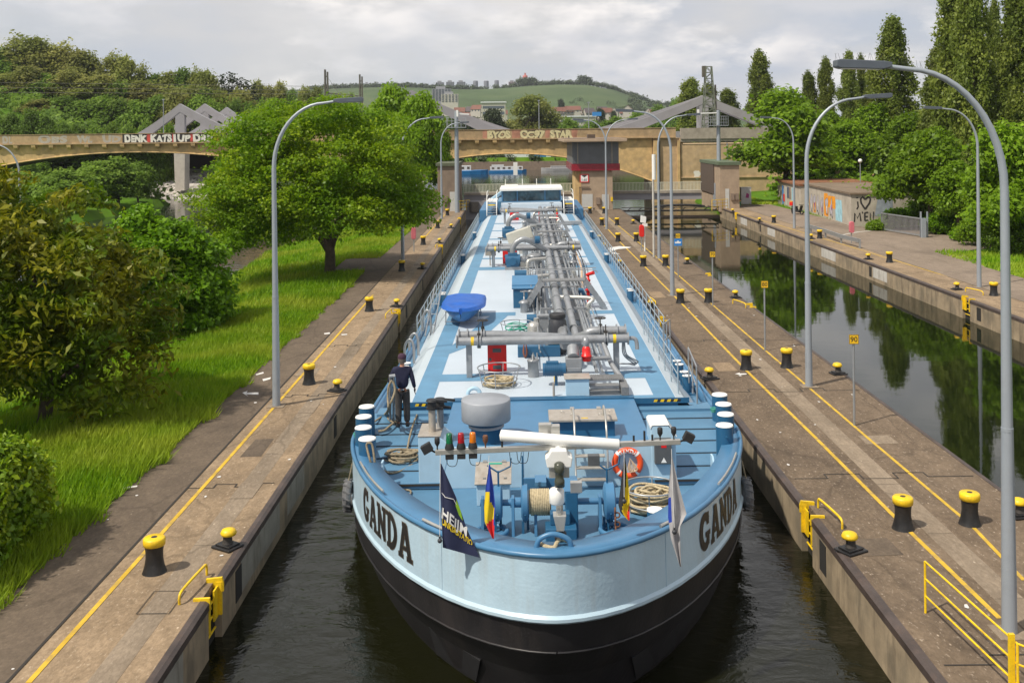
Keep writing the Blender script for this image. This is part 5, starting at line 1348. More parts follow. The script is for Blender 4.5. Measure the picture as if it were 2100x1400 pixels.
# dinghy under a blue cover, on its cradle
M['cover_blue'] = mat("cover_blue", (.008, .095, .42), .5, 0, .18, 4, .35, 9)
M['dinghy_hull'] = mat("dinghy_hull_blue", (.05, .17, .40), .4, 0, .1, 3)
a, b = SP(906, 672, 1.2), SP(985, 668, 1.2)
dc = W3(((a.x + b.x) / 2 + .02, a.y - .45, 1.2)); 
dg_ = empty("dinghy", dc, -.0092, "small dinghy under a bright blue tarpaulin resting on the white deck of the barge", "dinghy")
BW, BLn = .84, 3.6
def hb(t): return BW * (1 - (1 - min(1, t * 1.9)) ** 2.2) ** .6 if t < .526 else BW * (1 - .10 * (t - .526))
def hpt(t, s_):                               # s_: -1 .. 1 round the section; sheer rises to the bow
    w_ = max(.02, hb(t)); zt_ = .78 + .10 * (1 - t) ** 2; zk = .16 + .30 * max(0, 1 - t * 3.2) ** 2
    x = w_ * s_; q = abs(s_)
    return (x * (.9 + .1 * q), t * BLn, zk + (zt_ - zk) * q ** 2.4)
ts = [i / 22 for i in range(23)]
mb = MB(); mb.grid(lambda s_, t: hpt(t, s_), [i / 8 - 1 for i in range(17)], ts)
mb.add([hpt(1, i / 8 - 1) for i in range(17)], [tuple(range(17))]); mb.build("hull", M['dinghy_hull'], dg_)
def cpt(t, s_):
    w_ = max(.03, hb(t)) + .025; zt_ = .80 + .10 * (1 - t) ** 2
    q = abs(s_); z = zt_ + .12 * (1 - q ** 2) * min(1, t * 3 + .3) - (.13 if q > .99 else 0) + .02 * math.sin(t * 23 + s_ * 5) * (1 - q)
    if .06 < t < .30 and q < .6: z -= .07
    return (w_ * s_, -.05 + t * (BLn + .08), z)
mb = MB(); S_ = [-1, -.995] + [i / 8 - .9375 for i in range(16)] + [.995, 1]
mb.grid(lambda s_, t: cpt(t, s_), S_, ts)
mb.add([(cpt(0, s_)[0], -.07, cpt(0, s_)[2]) for s_ in S_] + [(cpt(0, s_)[0] * .8, -.02, .66) for s_ in S_], [(i, i + 1, i + 21, i + 20) for i in range(19)], 0, True); mb.build("cover", M['cover_blue'], dg_)
mb = MB()
for y in (.9, 2.9):
    for x in (-.62, .62): mb.tube([(x, y, .0), (x, y, .62)], .022, 6)
    mb.tube([(-.66, y, .16), (.66, y, .16)], .02, 6)
mb.build("cradle", M['galv'], dg_)
mb = MB(); mb.add([(-.9, -.2, .009), (.55, -.2, .009), (.95, .4, .009), (1.0, 2.0, .009), (-.9, 2.0, .009)], [(0, 1, 2, 3, 4)])

dg_.scale = (1, 1, .86)
# plastic drum, coils, lifebuoy
p = SP(1145, 731, 1.2)
p = p + Vector((0, .5, 0)); dr = empty("plastic_drum", W3(p), 0, "black plastic drum with a screw lid standing behind the first pipe manifold", "drum")
mb = MB(); mb.lathe([(.22, 0), (.26, .04), (.275, .2), (.275, .62), (.25, .78), (.215, .82), (.21, .85)], (0, 0, 0), 30); mb.build("body", M['char'], dr); dr.scale = (1.12, 1.12, 1.38)
mb = MB(); mb.lathe([(.235, .85), (.24, .86), (.24, .93), (.22, .95), (.19, .94), (0, .935)], (0, 0, 0), 30); mb.build("lid", M['black_matt'], dr)

def basket(c, r, h, name, m_):
    mb = MB()
    mb.tube(arc((c.x, c.y, c.z + h), r, 0, 360, 36, 'xy')[:-1], .018, 7, closed=True)
    mb.tube(arc((c.x, c.y, c.z + h * .35), r * .85, 0, 360, 36, 'xy')[:-1], .012, 5, closed=True)
    for k in range(6):
        a = R(60 * k + 20); mb.tube([(c.x + r * .8 * math.cos(a), c.y + r * .8 * math.sin(a), c.z), (c.x + r * math.cos(a), c.y + r * math.sin(a), c.z + h)], .015, 6)
    mb.build(name, M[m_], TB)
def coil(c, r, turns, rr, m_, name, label, cat, jitter=.06, lay=.02, rin=.45, group=None):
    P = []; n = 22
    for i in range(turns * n):
        t = i / n; a = 2 * PI * t; k = int(t)
        q = r * (rin + (1 - rin) * (.5 + .5 * math.sin(k * 2.4))) + jitter * r * math.sin(a * 2 + k * 1.7)
        P.append((c.x + q * math.cos(a) + .03 * math.sin(k * 3.1), c.y + q * math.sin(a) * .92, c.z + rr + lay * t + .02 * math.sin(3 * a + k)))
    mb = MB(); mb.tube([W3(p) for p in P], rr, 7)
    o = mb.build(name, M[m_]); tag(o, label, cat, group); return o
c = SP(1335, 1046, ZD); basket(c, .60, .52, "rope_basket", 'galv'); coil(c, .50, 16, .030, 'rope', "rope_coil", "thick coil of pale rope piled in the ring basket beside the winch", "rope", .05, .027)
c = SP(1024, 790, 1.2); basket(c, .62, .52, "rope_basket", 'galv'); coil(c, .45, 9, .025, 'rope', "rope_coil", "loose coil of pale rope in the ring basket in front of the red cabinet", "rope", .12, .022)
c = SP(1060, 690, 1.2); basket(c, .58, .50, "rope_basket", 'galv'); coil(c, .42, 10, .018, 'green_hose', "hose_coil", "coil of green hose in the ring basket behind the first pipe manifold", "hose", .05, .045)
c = SP(826, 945, .52); coil(c, .42, 9, .030, 'rope_dark', "rope_coil", "tangled heap of worn rope lying on the stepped blue deck beside the exhaust box", "rope", .22, .022, .3)
# lines lying about
def line(pts, r, m_, name, label, cat="rope"):
    mb = MB(); mb.tube([W3(p) for p in smooth_path(pts, 7)], r, 7); o = mb.build(name, M[m_]); return tag(o, label, cat)
def stepz(v): return .46 + max(0, min(NS - 1, (v - VF + .1) / .70)) * .085 + .03
def dk(px, py, dz=.03):
    p = SP(px, py, .8); p = SP(px, py, stepz(p.y) + dz); return p
P = [dk(*q) for q in ((850, 826), (862, 818), (874, 806), (876, 798), (871, 790), (874, 783), (888, 780), (905, 783), (902, 792), (884, 806), (869, 816), (861, 832), (856, 848), (848, 868), (841, 892), (837, 912), (834, 926))]
line(P, .026, 'rope_dark', "mooring_line", "long worn rope looping over the deck behind the man towards the rope heap")
P = [SU(804, 779, 10.0), SU(797, 792, 9.95), SU(795, 815, 9.9), SU(796, 838, 9.8), dk(788, 850), dk(774, 860), dk(768, 864)]
line(P, .026, 'rope_dark', "mooring_line", "worn rope hanging from the rail post beside the man's hand")
P = [SU(805, 781, 10.0), SU(810, 800, 9.95), SU(800, 830, 9.85), dk(794, 850), dk(800, 862), dk(815, 866), dk(818, 858), dk(806, 868), dk(796, 876), dk(788, 882), dk(776, 884)]
line(P, .03, 'rope_dark', "mooring_line", "thick rope end lying at the feet of the man")
P = [SP(735, 946, .9), SP(758, 950, .75), SU(762, 955, 6.7), SU(752, 915, 6.75), SU(757, 908, 6.75), SU(764, 915, 6.75), SU(770, 960, 6.7), SP(772, 985, .6)]
line(P, .026, 'rope_dark', "mooring_line", "rope looped over the frontmost left deck bollard")
P = [dk(785, 963), dk(800, 970), dk(820, 966), dk(835, 958), dk(846, 952)]
line(P, .024, 'rope_dark', "mooring_line", "short rope tail curving over the blue deck below the rope heap")
P = [SP(800, 1012, .34), SP(820, 1004, .34), SP(842, 1006, .34), SP(838, 1018, .34)]
line(P, .022, 'rope_dark', "mooring_line", "dark rope end on the low foredeck behind the left bow lettering")
P = [SP(1104, 1112, 1.70), SP(1120, 1120, 1.71), SP(1136, 1122, 1.70), SP(1142, 1112, 1.76), SP(1150, 1104, 1.80), SP(1162, 1108, 1.74)]
line(P, .035, 'rope', "mooring_line", "pale rope end wound round the fairlead at the very bow")
for px, py, z in ((733, 896, 1.2), (1464, 844, 1.2)):
    c = SP(px, py, z); mb = MB()
    for k in range(4): mb.tube([W3(Vector(q)) for q in arc((c.x, c.y, c.z + k * .03), .06 + .01 * k, 0, 360, 10, 'xy')], .012, 5)
    o = mb.build("green_cord", M['green_hose']); tag(o, "green cord knotted beside the " + ("left" if px < 1000 else "right") + " deck bollards of the barge", "cord")
# lifebuoy on the front wall
c = wv(1287, 949, VF - .13)
lb = empty("lifebuoy", c, -.0092, "orange lifebuoy with white bands lettered GANDA hanging on the pale blue front wall", "lifebuoy")
RR, rr = .295, .068
M['orange'] = mat("lifebuoy_orange", (.80, .085, .015), .45, 0, .08, 5)
mb = MB(); mb.grid(lambda a, b: ((RR + rr * math.cos(b)) * math.cos(a), rr * .8 * math.sin(b), (RR + rr * math.cos(b)) * math.sin(a)), [2 * PI * i / 48 for i in range(49)], [2 * PI * i / 14 for i in range(15)]); mb.build("ring", M['orange'], lb)
for a0 in (45, 135, 225, 315):
    mb = MB(); mb.grid(lambda a, b: ((RR + (rr + .004) * math.cos(b)) * math.cos(a), (rr * .8 + .004) * math.sin(b), (RR + (rr + .004) * math.cos(b)) * math.sin(a)), [R(a0 - 5 + 2 * i) for i in range(6)], [2 * PI * i / 14 for i in range(15)]); mb.build("band", M['white'], lb)
mb = MB()
V, FF, wd = text2d("GANDA", .125, .006)
def onring(x, y):
    a = R(90) - (x - wd / 2) / RR; rad = RR - .046 + y
    return (rad * math.cos(a), -rr * .8 * math.sqrt(max(.05, 1 - ((rad - RR) / rr) ** 2)) - .006, rad * math.sin(a))
mb.add([onring(x, y) for x, y in V], FF); mb.build("lettering", M['white'], lb, fix=False)
mb = MB()
for k in range(7):
    mb.tube(smooth_path([(.04, -.06, .13), (.10 + .02 * k, -.07 - .008 * k, .02 - .02 * k), (.06 + .03 * (k % 3), -.08, -.14 - .02 * (k % 4)), (.0 + .01 * k, -.07, -.10), (.05, -.06, .10)], 5), .009, 5)
mb.build("throw_line", M['hose'], lb)
# tyre fenders
M['tyre'] = mat("tyre_rubber", (.13, .13, .135), .8, 0, .35, 9, .4, 30)
for px, py, s_ in ((706, 1003, -1), (1531, 974, 1)):
    vf_ = 7.6 if s_ < 0 else 6.9; c = W3((s_ * (half(vf_) + .13), vf_, .10 if s_ < 0 else .22))
    t = empty("tyre_fender", c, -.0092, "grey tyre fender hung on the " + ("left side of the bow above the wake" if s_ < 0 else "right side of the bow towards the lock wall"), "fender")
    mb = MB(); mb.grid(lambda a, b: ((.10 * math.sin(b)), (.27 + .09 * math.cos(b)) * math.cos(a), (.27 + .09 * math.cos(b)) * math.sin(a)), [2 * PI * i / 30 for i in range(31)], [2 * PI * i / 10 for i in range(11)])
    for k in range(15):
        a = 2 * PI * k / 15; mb.bar((-.09, .36 * math.cos(a), .36 * math.sin(a)), (.09, .36 * math.cos(a + .2), .36 * math.sin(a + .2)), .03, .03)
    mb.build("tyre", M['tyre'], t)
    mb = MB(); mb.tube([(-.1 * s_, 0, .75), (0, 0, .3)], .015, 5); mb.build("cord", M['rope_dark'], t)

# flags on their halyards
M['navy'] = mat("flag_navy", (.016, .022, .065), .8, 0, .15, 5)
M['flag_blue'] = mat("flag_blue", (.015, .045, .32), .75, 0, .12, 5)
M['flag_yellow'] = mat("flag_yellow", (.72, .52, .01), .75, 0, .1, 5)
M['flag_red'] = mat("flag_red", (.62, .02, .02), .75, 0, .1, 5)
M['flag_black'] = mat("flag_black", (.02, .02, .024), .8, 0, .2, 5)
M['flag_grey'] = mat("flag_grey", (.36, .35, .36), .8, 0, .12, 4)
M['lime'] = mat("flag_lime", (.22, .42, .02), .75, 0, .1, 5)
M['flag_white'] = mat("flag_white", (.70, .70, .70), .75, 0, .05, 5)
def lerp2(P, t):
    n = len(P) - 1; i = min(int(t * n), n - 1); f = t * n - i
    return P[i][0] + (P[i + 1][0] - P[i][0]) * f, P[i][1] + (P[i + 1][1] - P[i][1]) * f
def flag(name, label, left, right, v, mats_, band, waves=1.6, amp=.035, ball=None, ny=30, nx=10):
    root = empty(name, W3(SU(left[0][0], left[0][1] - 6, v)), 0, label, "flag"); inv = root.matrix_basis.inverted()
    def pt(x, y, off=0.0):
        l_, r_ = lerp2(left, y), lerp2(right, y)
        px, py = l_[0] + (r_[0] - l_[0]) * x, l_[1] + (r_[1] - l_[1]) * x
        return inv @ wv(px, py, v - off + amp * math.sin(x * waves * 2 * PI + y * 4) * min(1, y * 2.5))
    mb = MB()
    V = [pt(i / nx, j / ny) for j in range(ny + 1) for i in range(nx + 1)]
    for j in range(ny):
        for i in range(nx):
            q = j * (nx + 1) + i; mi = band((i + .5) / nx, (j + .5) / ny)
            mb.add([V[q], V[q + 1], V[q + nx + 2], V[q + nx + 1]], [(0, 1, 2, 3)], mi, True)
    o = mb.build("cloth", mats_, root, fix=False)
    import bmesh
    bm = bmesh.new(); bm.from_mesh(o.data); bmesh.ops.remove_doubles(bm, verts=bm.verts, dist=1e-5); bm.to_mesh(o.data); bm.free()
    if ball:
        b0 = inv @ wv(ball[0], ball[1], v - .06); mb = MB(); mb.sphere(b0, .04, 14); mb.cyl(b0, b0 + Vector((0, 0, .07)), .015, None, 8); mb.build("halyard_weight", M['char'], root)
        t0 = inv @ wv(left[0][0], left[0][1] - 18, v); mb = MB(); mb.tube([t0, b0 + Vector((0, 0, .05))], .005, 5); mb.build("halyard", M['flag_white'], root)
    else:
        t0 = inv @ wv(left[0][0], left[0][1] - 18, v); mb = MB(); mb.tube([t0, pt(0, .1)], .005, 5); mb.build("halyard", M['flag_white'], root)
    return root, pt
vfl = .55
f1, p1 = flag("company_flag", "dark navy company flag with white and yellow lettering hanging over the left bow", [(903, 950), (903, 1000), (905, 1055), (908, 1122)], [(905, 950), (935, 1018), (957, 1082), (984, 1143)], vfl, [M['navy']], lambda x, y: 0, 1.0, .03, (902, 1108))
def px_on(pt, left, right):                   # pixel -> flag surface slightly in front
    return lambda px, py, off=.012: Vector(pt(*solve(px, py, left, right), off))
def solve(px, py, left, right):
    best = None
    for j in range(0, 61):
        y = j / 60; l_, r_ = lerp2(left, y), lerp2(right, y); w_ = (r_[0] - l_[0]) or 1
        x = (px - l_[0]) / w_; e_ = abs(l_[1] + (r_[1] - l_[1]) * x - py)
        if best is None or e_ < best[0]: best = (e_, x, y)
    return best[1], best[2]
L1, R1 = [(903, 950), (903, 1000), (905, 1055), (908, 1122)], [(905, 950), (935, 1018), (957, 1082), (984, 1143)]
def flag_word(txt, a, b, hgt, m_, slant=0.0):
    V, FF, wd = text2d(txt, 1.0, .02); mb = MB(); sx = (b[0] - a[0], b[1] - a[1]); out_ = []
    for x, y in V:
        u = x / wd; h = hgt * (1 - .1 * u)
        px = a[0] + sx[0] * u + slant * y * h; py = a[1] + sx[1] * u - y / .72 * h
        out_.append(p1(*solve(px, py, L1, R1), .02))
    mb.add(out_, FF); mb.build("lettering", M[m_], f1, fix=False)
flag_word("HEIJM", (905.5, 1060), (957, 1099), 21, 'flag_white', .1)
flag_word("UNKERSTATIO", (906, 1074), (968, 1119), 12, 'lime' if False else 'flag_yellow', .12)
mb = MB(); Q = [p1(*solve(px, py, L1, R1), .02) for px, py in ((936, 1024), (945, 1046), (949, 1066), (941, 1056), (934, 1036))]; mb.add(Q, [(0, 1, 2, 3, 4)]); mb.build("emblem", M['lime'], f1, fix=False)
mb = MB(); mb.tube([p1(*solve(px, py, L1, R1), .02) for px, py in ((906, 1009), (913, 1018), (922, 1020), (930, 1024), (936, 1034))], .006, 5); mb.build("emblem_line", M['flag_white'], f1)
flag("national_flag", "blue yellow and red flag hanging limp above the left part of the winch", [(1003, 952), (996, 1000), (993, 1040), (994, 1070), (1010, 1104)], [(1005, 952), (1012, 1000), (1016, 1040), (1014, 1070), (1013, 1104)], vfl + .3, [M['flag_blue'], M['flag_yellow'], M['flag_red']], lambda x, y: 0 if (y < .30 + .22 * (x > .5) * x or (x > .86 and y < .8)) else (1 if y < .80 - .12 * x else 2), 1.2, .03)
flag("national_flag", "black yellow and red flag hanging limp in front of the rope basket", [(1280, 938), (1274, 985), (1268, 1035), (1272, 1050), (1288, 1066)], [(1282, 938), (1288, 985), (1291, 1020), (1291, 1045), (1291, 1067)], vfl + .3, [M['flag_black'], M['flag_yellow'], M['flag_red']], lambda x, y: 0 if x + 1.1 * y < 1.02 else (1 if x * .5 + y < 1.15 else 2), 1.2, .03, (1280, 1027))
flag("grey_flag", "pale grey flag with a blue mark hanging over the right bow", [(1377, 938), (1371, 1000), (1370, 1060), (1376, 1105), (1394, 1160)], [(1379, 938), (1392, 995), (1408, 1053), (1394, 1080), (1397, 1162)], vfl + .1, [M['flag_grey'], M['flag_blue']], lambda x, y: 1 if (x < .25 and .34 < y < .58) else 0, 1.3, .04, (1383, 1090))

# the deck hand
def skin_mesh(name, nodes, edges, m_, parent=None, sub_=2, root=0):
    me = bpy.data.meshes.new("tmp"); me.from_pydata([n[0] for n in nodes], edges, []); o = bpy.data.objects.new("tmp", me); col.objects.link(o)
    s_ = o.modifiers.new("skin", 'SKIN'); s_.use_smooth_shade = True
    if not me.skin_vertices: me.attributes  # layer appears with the modifier
    sv = me.skin_vertices[0].data if me.skin_vertices else None
    if sv is None:
        bpy.context.view_layer.objects.active = o; bpy.ops.mesh.customdata_skin_add(); sv = me.skin_vertices[0].data
    for i, n in enumerate(nodes):
        sv[i].radius = n[1] if isinstance(n[1], tuple) else (n[1], n[1]); sv[i].use_root = (i == root)
    q = o.modifiers.new("sub", 'SUBSURF'); q.levels = q.render_levels = sub_
    dg = bpy.context.evaluated_depsgraph_get(); me2 = bpy.data.meshes.new_from_object(o.evaluated_get(dg)); bpy.data.objects.remove(o); bpy.data.meshes.remove(me)
    me2.materials.clear(); me2.materials.append(m_)
    for p in me2.polygons: p.use_smooth = True
    o = bpy.data.objects.new(name, me2); col.objects.link(o)
    if parent: o.parent = parent
    return o
M['skin'] = mat("skin", (.50, .24, .15), .55, 0, .1, 6)
M['navy_wool'] = mat("navy_sweater", (.022, .024, .050), .9, 0, .25, 5, .5, 60, .2)
M['trousers'] = mat("grey_trousers", (.060, .056, .054), .9, 0, .25, 5, .4, 40, .2)
M['cap'] = mat("plum_cap", (.045, .018, .04), .9, 0, .2, 8)
pf = SP(826, 874, .8); pf = SP(826, 874, stepz(pf.y) + .02)
hip, kn = .92, .49
nodes = [((0, .02, 1.0), (.04, .03)), ((0, .02, 1.18), (.07, .05)), ((0, .03, 1.36), (.09, .05)), ((0, .02, 1.50), (.07, .07)), ((0, .045, 1.57), (.056, .06)), ((0, .06, 1.66), (.075, .095)), ((0, .055, 1.735), (.07, .085)),
         ((-.09, 0, hip), .03), ((-.10, .02, kn), .04), ((-.11, -.02, .09), .045), ((-.13, .12, .045), .04),
         ((.09, 0, hip), .03), ((.105, .03, kn), .04), ((.115, .0, .09), .045), ((.14, .14, .045), .04),
         ((-.20, .02, 1.43), .045), ((-.31, .12, 1.18), .038), ((-.34, .33, 1.06), .022), ((-.337, .38, 1.05), (.018, .015)),
         ((.20, .02, 1.43), .045), ((.275, -.02, 1.15), .038), ((.32, .05, .93), .022), ((.322, .06, .89), (.015, .018))]
edges = [(0, 1), (1, 2), (2, 3), (3, 4), (4, 5), (5, 6), (0, 7), (7, 8), (8, 9), (9, 10), (0, 11), (11, 12), (12, 13), (13, 14), (2, 15), (15, 16), (16, 17), (17, 18), (2, 19), (19, 20), (20, 21), (21, 22)]
person = skin_mesh("person", nodes, edges, M['skin'])
tag(person, "person in navy sweater, grey trousers and cap, back to us at the left rail", "person")
person.location = W3(pf); person.rotation_euler = (0, 0, .12); person.scale = (1.0, 1.0, 1.03)
sw = [((0, 0, .93), (.172, .135)), ((0, .01, 1.18), (.175, .13)), ((0, .02, 1.37), (.20, .135)), ((0, .03, 1.50), (.10, .09)), ((-.20, .02, 1.43), .085), ((-.31, .12, 1.18), .062), ((-.338, .31, 1.07), .048), ((.20, .02, 1.43), .085), ((.275, -.02, 1.15), .062), ((.318, .04, .95), .048)]
skin_mesh("sweater", sw, [(0, 1), (1, 2), (2, 3), (2, 4), (4, 5), (5, 6), (2, 7), (7, 8), (8, 9)], M['navy_wool'], person)
tr = [((0, 0, .99), (.155, .118)), ((-.09, 0, .88), (.115, .12)), ((-.103, .02, kn), .096), ((-.112, -.01, .10), .088), ((.09, 0, .88), (.115, .12)), ((.107, .03, kn), .096), ((.117, .0, .10), .088)]
skin_mesh("trousers", tr, [(0, 1), (1, 2), (2, 3), (0, 4), (4, 5), (5, 6)], M['trousers'], person)
for s_, x, y in ((-1, -.12, -.02), (1, .125, 0)):
    mb = MB(); mb.prism([(x - .05, y - .09), (x + .05, y - .09), (x + .055, y + .1), (x + .03, y + .20), (x - .03, y + .20), (x - .055, y + .1)], 0, .10); mb.build("shoe", M['black_matt'], person, .03, 3)
mb = MB(); mb.lathe([(.108, 1.70), (.112, 1.73), (.100, 1.785), (.06, 1.82), (0, 1.83)], (0, .05, 0), 24); mb.box(-.075, .075, .14, .25, 1.71, 1.722); mb.build("cap", M['cap'], person)
for s_ in (-1, 1):
    mb = MB(); mb.sphere((s_ * .082, .05, 1.655), .028, 10, 0, .5, .8, 1.2); mb.build("ear", M['skin'], person)
mb = MB(); mb.sphere((0, .165, 1.655), .02, 8, 0, .8, 1.2, 1.4); mb.sphere((-.032, .148, 1.68), .011, 8); mb.sphere((.032, .148, 1.68), .011, 8); mb.box(-.025, .025, .148, .156, 1.605, 1.612); mb.build("face", M['skin'], person)
mb = MB(); mb.lathe([(.098, 1.60), (.104, 1.66), (.106, 1.70)], (0, .035, 0), 20); mb.build("hair", mat("grey_hair", (.10, .085, .075), .9), person)
for s_ in (-1, 1):                            # gloved hands: palm, four fingers, thumb
    if s_ < 0: o0, dirn, across = Vector((-.337, .335, 1.055)), Vector((.03, .98, -.15)).normalized(), Vector((0, .15, 1)).normalized()
    else: o0, dirn, across = Vector((.32, .052, .935)), Vector((.02, .12, -1)).normalized(), Vector((0, 1, .12)).normalized()
    nd = [(tuple(o0), (.034, .034)), (tuple(o0 + dirn * .045), (.026, .036)), (tuple(o0 + dirn * .085), (.024, .040))]; ed = [(0, 1), (1, 2)]
    side = dirn.cross(across)
    for k, ln in enumerate((.068, .078, .074, .056)):
        b_ = o0 + dirn * .09 + across * (.030 - .020 * k); i = len(nd)
        cl = side * (.02 if s_ > 0 else -.028) * (1 if s_ > 0 else 1)
        nd += [(tuple(b_), .0105), (tuple(b_ + dirn * ln * .5 + cl * .3), .010), (tuple(b_ + dirn * ln * .9 + cl), .008)]; ed += [(2, i), (i, i + 1), (i + 1, i + 2)]
    i = len(nd); b_ = o0 + dirn * .03 + across * .034
    nd += [(tuple(b_), .012), (tuple(b_ + dirn * .035 + across * .022), .011), (tuple(b_ + dirn * .062 + across * .026), .009)]; ed += [(1, i), (i, i + 1), (i + 1, i + 2)]
    skin_mesh("glove", nd, ed, M['black_matt'], person, 1)
mb = MB()                                     # the rail post he leans towards
for px in (800, 807):
    a_, b_ = dk(px, 862), SU(px + 1, 770, 10.0); mb.tube([a_, b_], .035, 8)
mb.tube([SU(798, 772, 10.0), SU(810, 770, 10.05)], .05, 8); mb.tube([SU(800, 815, 10.0), SU(808, 815, 10.0)], .03, 8); mb.build("rail_post", M['galv'], TB)
# ------------------------------------------------------------------ concrete arch bridge across the lock and the river
YB = 140.0
def bx(px, Y=YB): return (px - HX) * Y / F
def bzf(px, py, Y=YB): return CAM_H - ray(px, py)[1] * Y
M['ochre'] = streaked("ochre_concrete", (.56, .385, .175), (.24, .165, .095), .6, .85, .35, .10, .22, (.33, .24, .13), .6)
M['ochre_wall'] = streaked("ochre_wall", (.47, .335, .19), (.20, .145, .095), .6, .85, .3, .06, .22, (.42, .31, .20), .5)
M['parapet'] = streaked("parapet_concrete", (.40, .28, .155), (.17, .125, .08), .6, .85, .4, .3, .22)
M['pale_concrete'] = streaked("pale_concrete", (.33, .29, .235), (.18, .15, .12), .6, .85, .5, .2, .2)
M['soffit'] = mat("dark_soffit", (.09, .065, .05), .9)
br = empty("arch_bridge", (0, YB, 0), 0, "ochre concrete arch bridge with graffiti on its parapet crossing behind the lock", "bridge")
ZT, ZP = bzf(1000, 267), bzf(1000, 285)
xl, xr = -96.0, bx(1385)
mb = MB(); mb.box(xl, xr, -.35, .0, ZP, ZT); mb.box(xl, xr, -.5, .1, ZP - .14, ZP - .002); mb.box(xl, xr, -.42, .06, ZT + .002, ZT + .07); mb.build("parapet", M['parapet'], br)
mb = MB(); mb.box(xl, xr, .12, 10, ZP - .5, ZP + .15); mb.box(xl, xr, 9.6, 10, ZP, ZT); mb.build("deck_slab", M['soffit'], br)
def span(cx, half_w, zc, k, name):
    n = 28; P = [(cx - half_w, ZP - .145)]
    arcp = [(cx - half_w + 2 * half_w * i / n, zc - k * (-half_w + 2 * half_w * i / n) ** 2) for i in range(n + 1)]
    mb = MB()
    for (x0, z0), (x1, z1) in zip(arcp[:-1], arcp[1:]):
        V = [(x0, 0.05, z0), (x1, .05, z1), (x1, .05, ZP - .145), (x0, .05, ZP - .145)]
        mb.add(V, [(0, 1, 2, 3)])
    o = mb.build(name, M['ochre'], br)
    mb = MB()
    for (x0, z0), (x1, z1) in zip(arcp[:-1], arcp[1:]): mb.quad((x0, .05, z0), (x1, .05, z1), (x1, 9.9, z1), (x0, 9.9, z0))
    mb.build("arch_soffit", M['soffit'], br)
    for (x, z) in (arcp[0], arcp[-1]): pass
    mb = MB(); mb.tube([(x, .02, z) for x, z in arcp], .10, 6); mb.build("arch_edge", M['ochre'], br)
zcm = bzf(1050, 315); cxm = bx(1045); hwm = bx(1337) - cxm; km = (zcm - bzf(1337, 372)) / hwm ** 2
span(cxm, hwm, zcm, km, "arch_spandrel")
cxl = bx(275); hwl = bx(668) - cxl; zcl = bzf(280, 312); kl = .0050
span(cxl, hwl, zcl, kl, "arch_spandrel")
mb = MB(); mb.box(bx(668), cxm - hwm, .0, 9.9, -3, ZP - .146); mb.build("pier", M['ochre_wall'], br)
mb = MB(); mb.box(xl, cxl - hwl, .0, 9.9, -3, ZP - .146); mb.build("pier", M['ochre_wall'], br)
mb = MB(); mb.box(bx(1338), bx(1400), .0, 9.9, -3, ZP - .146); mb.build("abutment", M['ochre_wall'], br)
mb = MB(); mb.box(bx(1339), bx(1350), -.45, -.002, -2, ZP - .5); mb.build("pilaster", M['ochre'], br)
mb = MB(); mb.box(bx(1351), bx(1353.5), -.06, -.002, -2, ZP - .5); mb.build("downpipe", M['soffit'], br)
mb = MB(); mb.box(bx(1388), bx(1393), -.45, -.002, -2, ZP - .5); mb.build("pilaster", M['ochre'], br)
mb = MB(); mb.box(bx(1395), 70, -.20, 9.9, -2.5, ZP - 1.0); mb.box(bx(1395), 70, -.35, -.201, 2.0, 2.15); mb.build("approach_wall", M['ochre_wall'], br)
mb = MB(); mb.box(bx(1395), 70, -.55, .3, ZP - .3, ZT - .02); mb.box(bx(1395), 70, -.40, .2, ZP - .7, ZP - .302); mb.build("approach_parapet", M['pale_concrete'], br)
mb = MB(); mb.box(bx(1490) - .06, bx(1490) + .06, -.28, -.202, 1, ZP - .9); mb.build("downpipe", M['lamp_grey'], br)
for i in range(46):
    x = xl + 1 + i * 2.42
    if x > xr - .5: break
    mb = MB(); mb.prism([(-.48, ZP - .142), (-.0, ZP - .142), (-.0, ZP - .75), (-.30, ZP - .70), (-.42, ZP - .5)], x - .28, x + .28, 'x'); mb.build("corbel", M['ochre'], br)
# graffiti lettering on the parapet
M['gr_white'] = mat("graffiti_white", (.66, .64, .58), .7); M['gr_cream'] = mat("graffiti_cream", (.60, .53, .30), .7); M['gr_black'] = mat("graffiti_black", (.03, .027, .027), .7); M['gr_red'] = mat("graffiti_red", (.42, .05, .04), .7, 0, .5, 1.5); M['gr_pink'] = mat("graffiti_pink", (.42, .20, .13), .7, 0, .4, .8); M['gr_grey'] = mat("graffiti_pale", (.38, .34, .29), .7)
def graffiti(parent, txt, x0, x1, z0, h, y, m_, bold=.075, name="graffiti", edge=None, inv=None):
    V, FF, wd = text2d(txt, h / .72, bold * h)
    sx = (x1 - x0) / wd
    for k, (mm, gr) in enumerate(((edge, .10), (m_, 0)) if edge else ((m_, 0),)):
        if mm == edge and edge:
            V2, F2, w2 = text2d(txt, h / .72, (bold + .07) * h); mb = MB(); mb.add([(x0 + x * (x1 - x0) / w2 + .07 * h * math.sin(yy * 5 / h + x * 2.3), y + .004, z0 - .03 + yy * (1.02 + .13 * math.sin(x * 2.9 / h))) for x, yy in V2], F2)
        else:
            mb = MB(); mb.add([(x0 + x * sx + .07 * h * math.sin(yy * 5 / h + x * 2.3), y, z0 - .03 + yy * (1.02 + .13 * math.sin(x * 2.9 / h))) for x, yy in V], FF)
        mb.build(name, M[mm], parent, fix=False)
hp = ZT - ZP
mb = MB(); mb.quad((bx(253), -.356, ZP + .02), (bx(492), -.356, ZP + .02), (bx(492), -.356, ZT - .02), (bx(253), -.356, ZT - .02)); mb.build("graffiti_ground", M['gr_black'], br, fix=False)
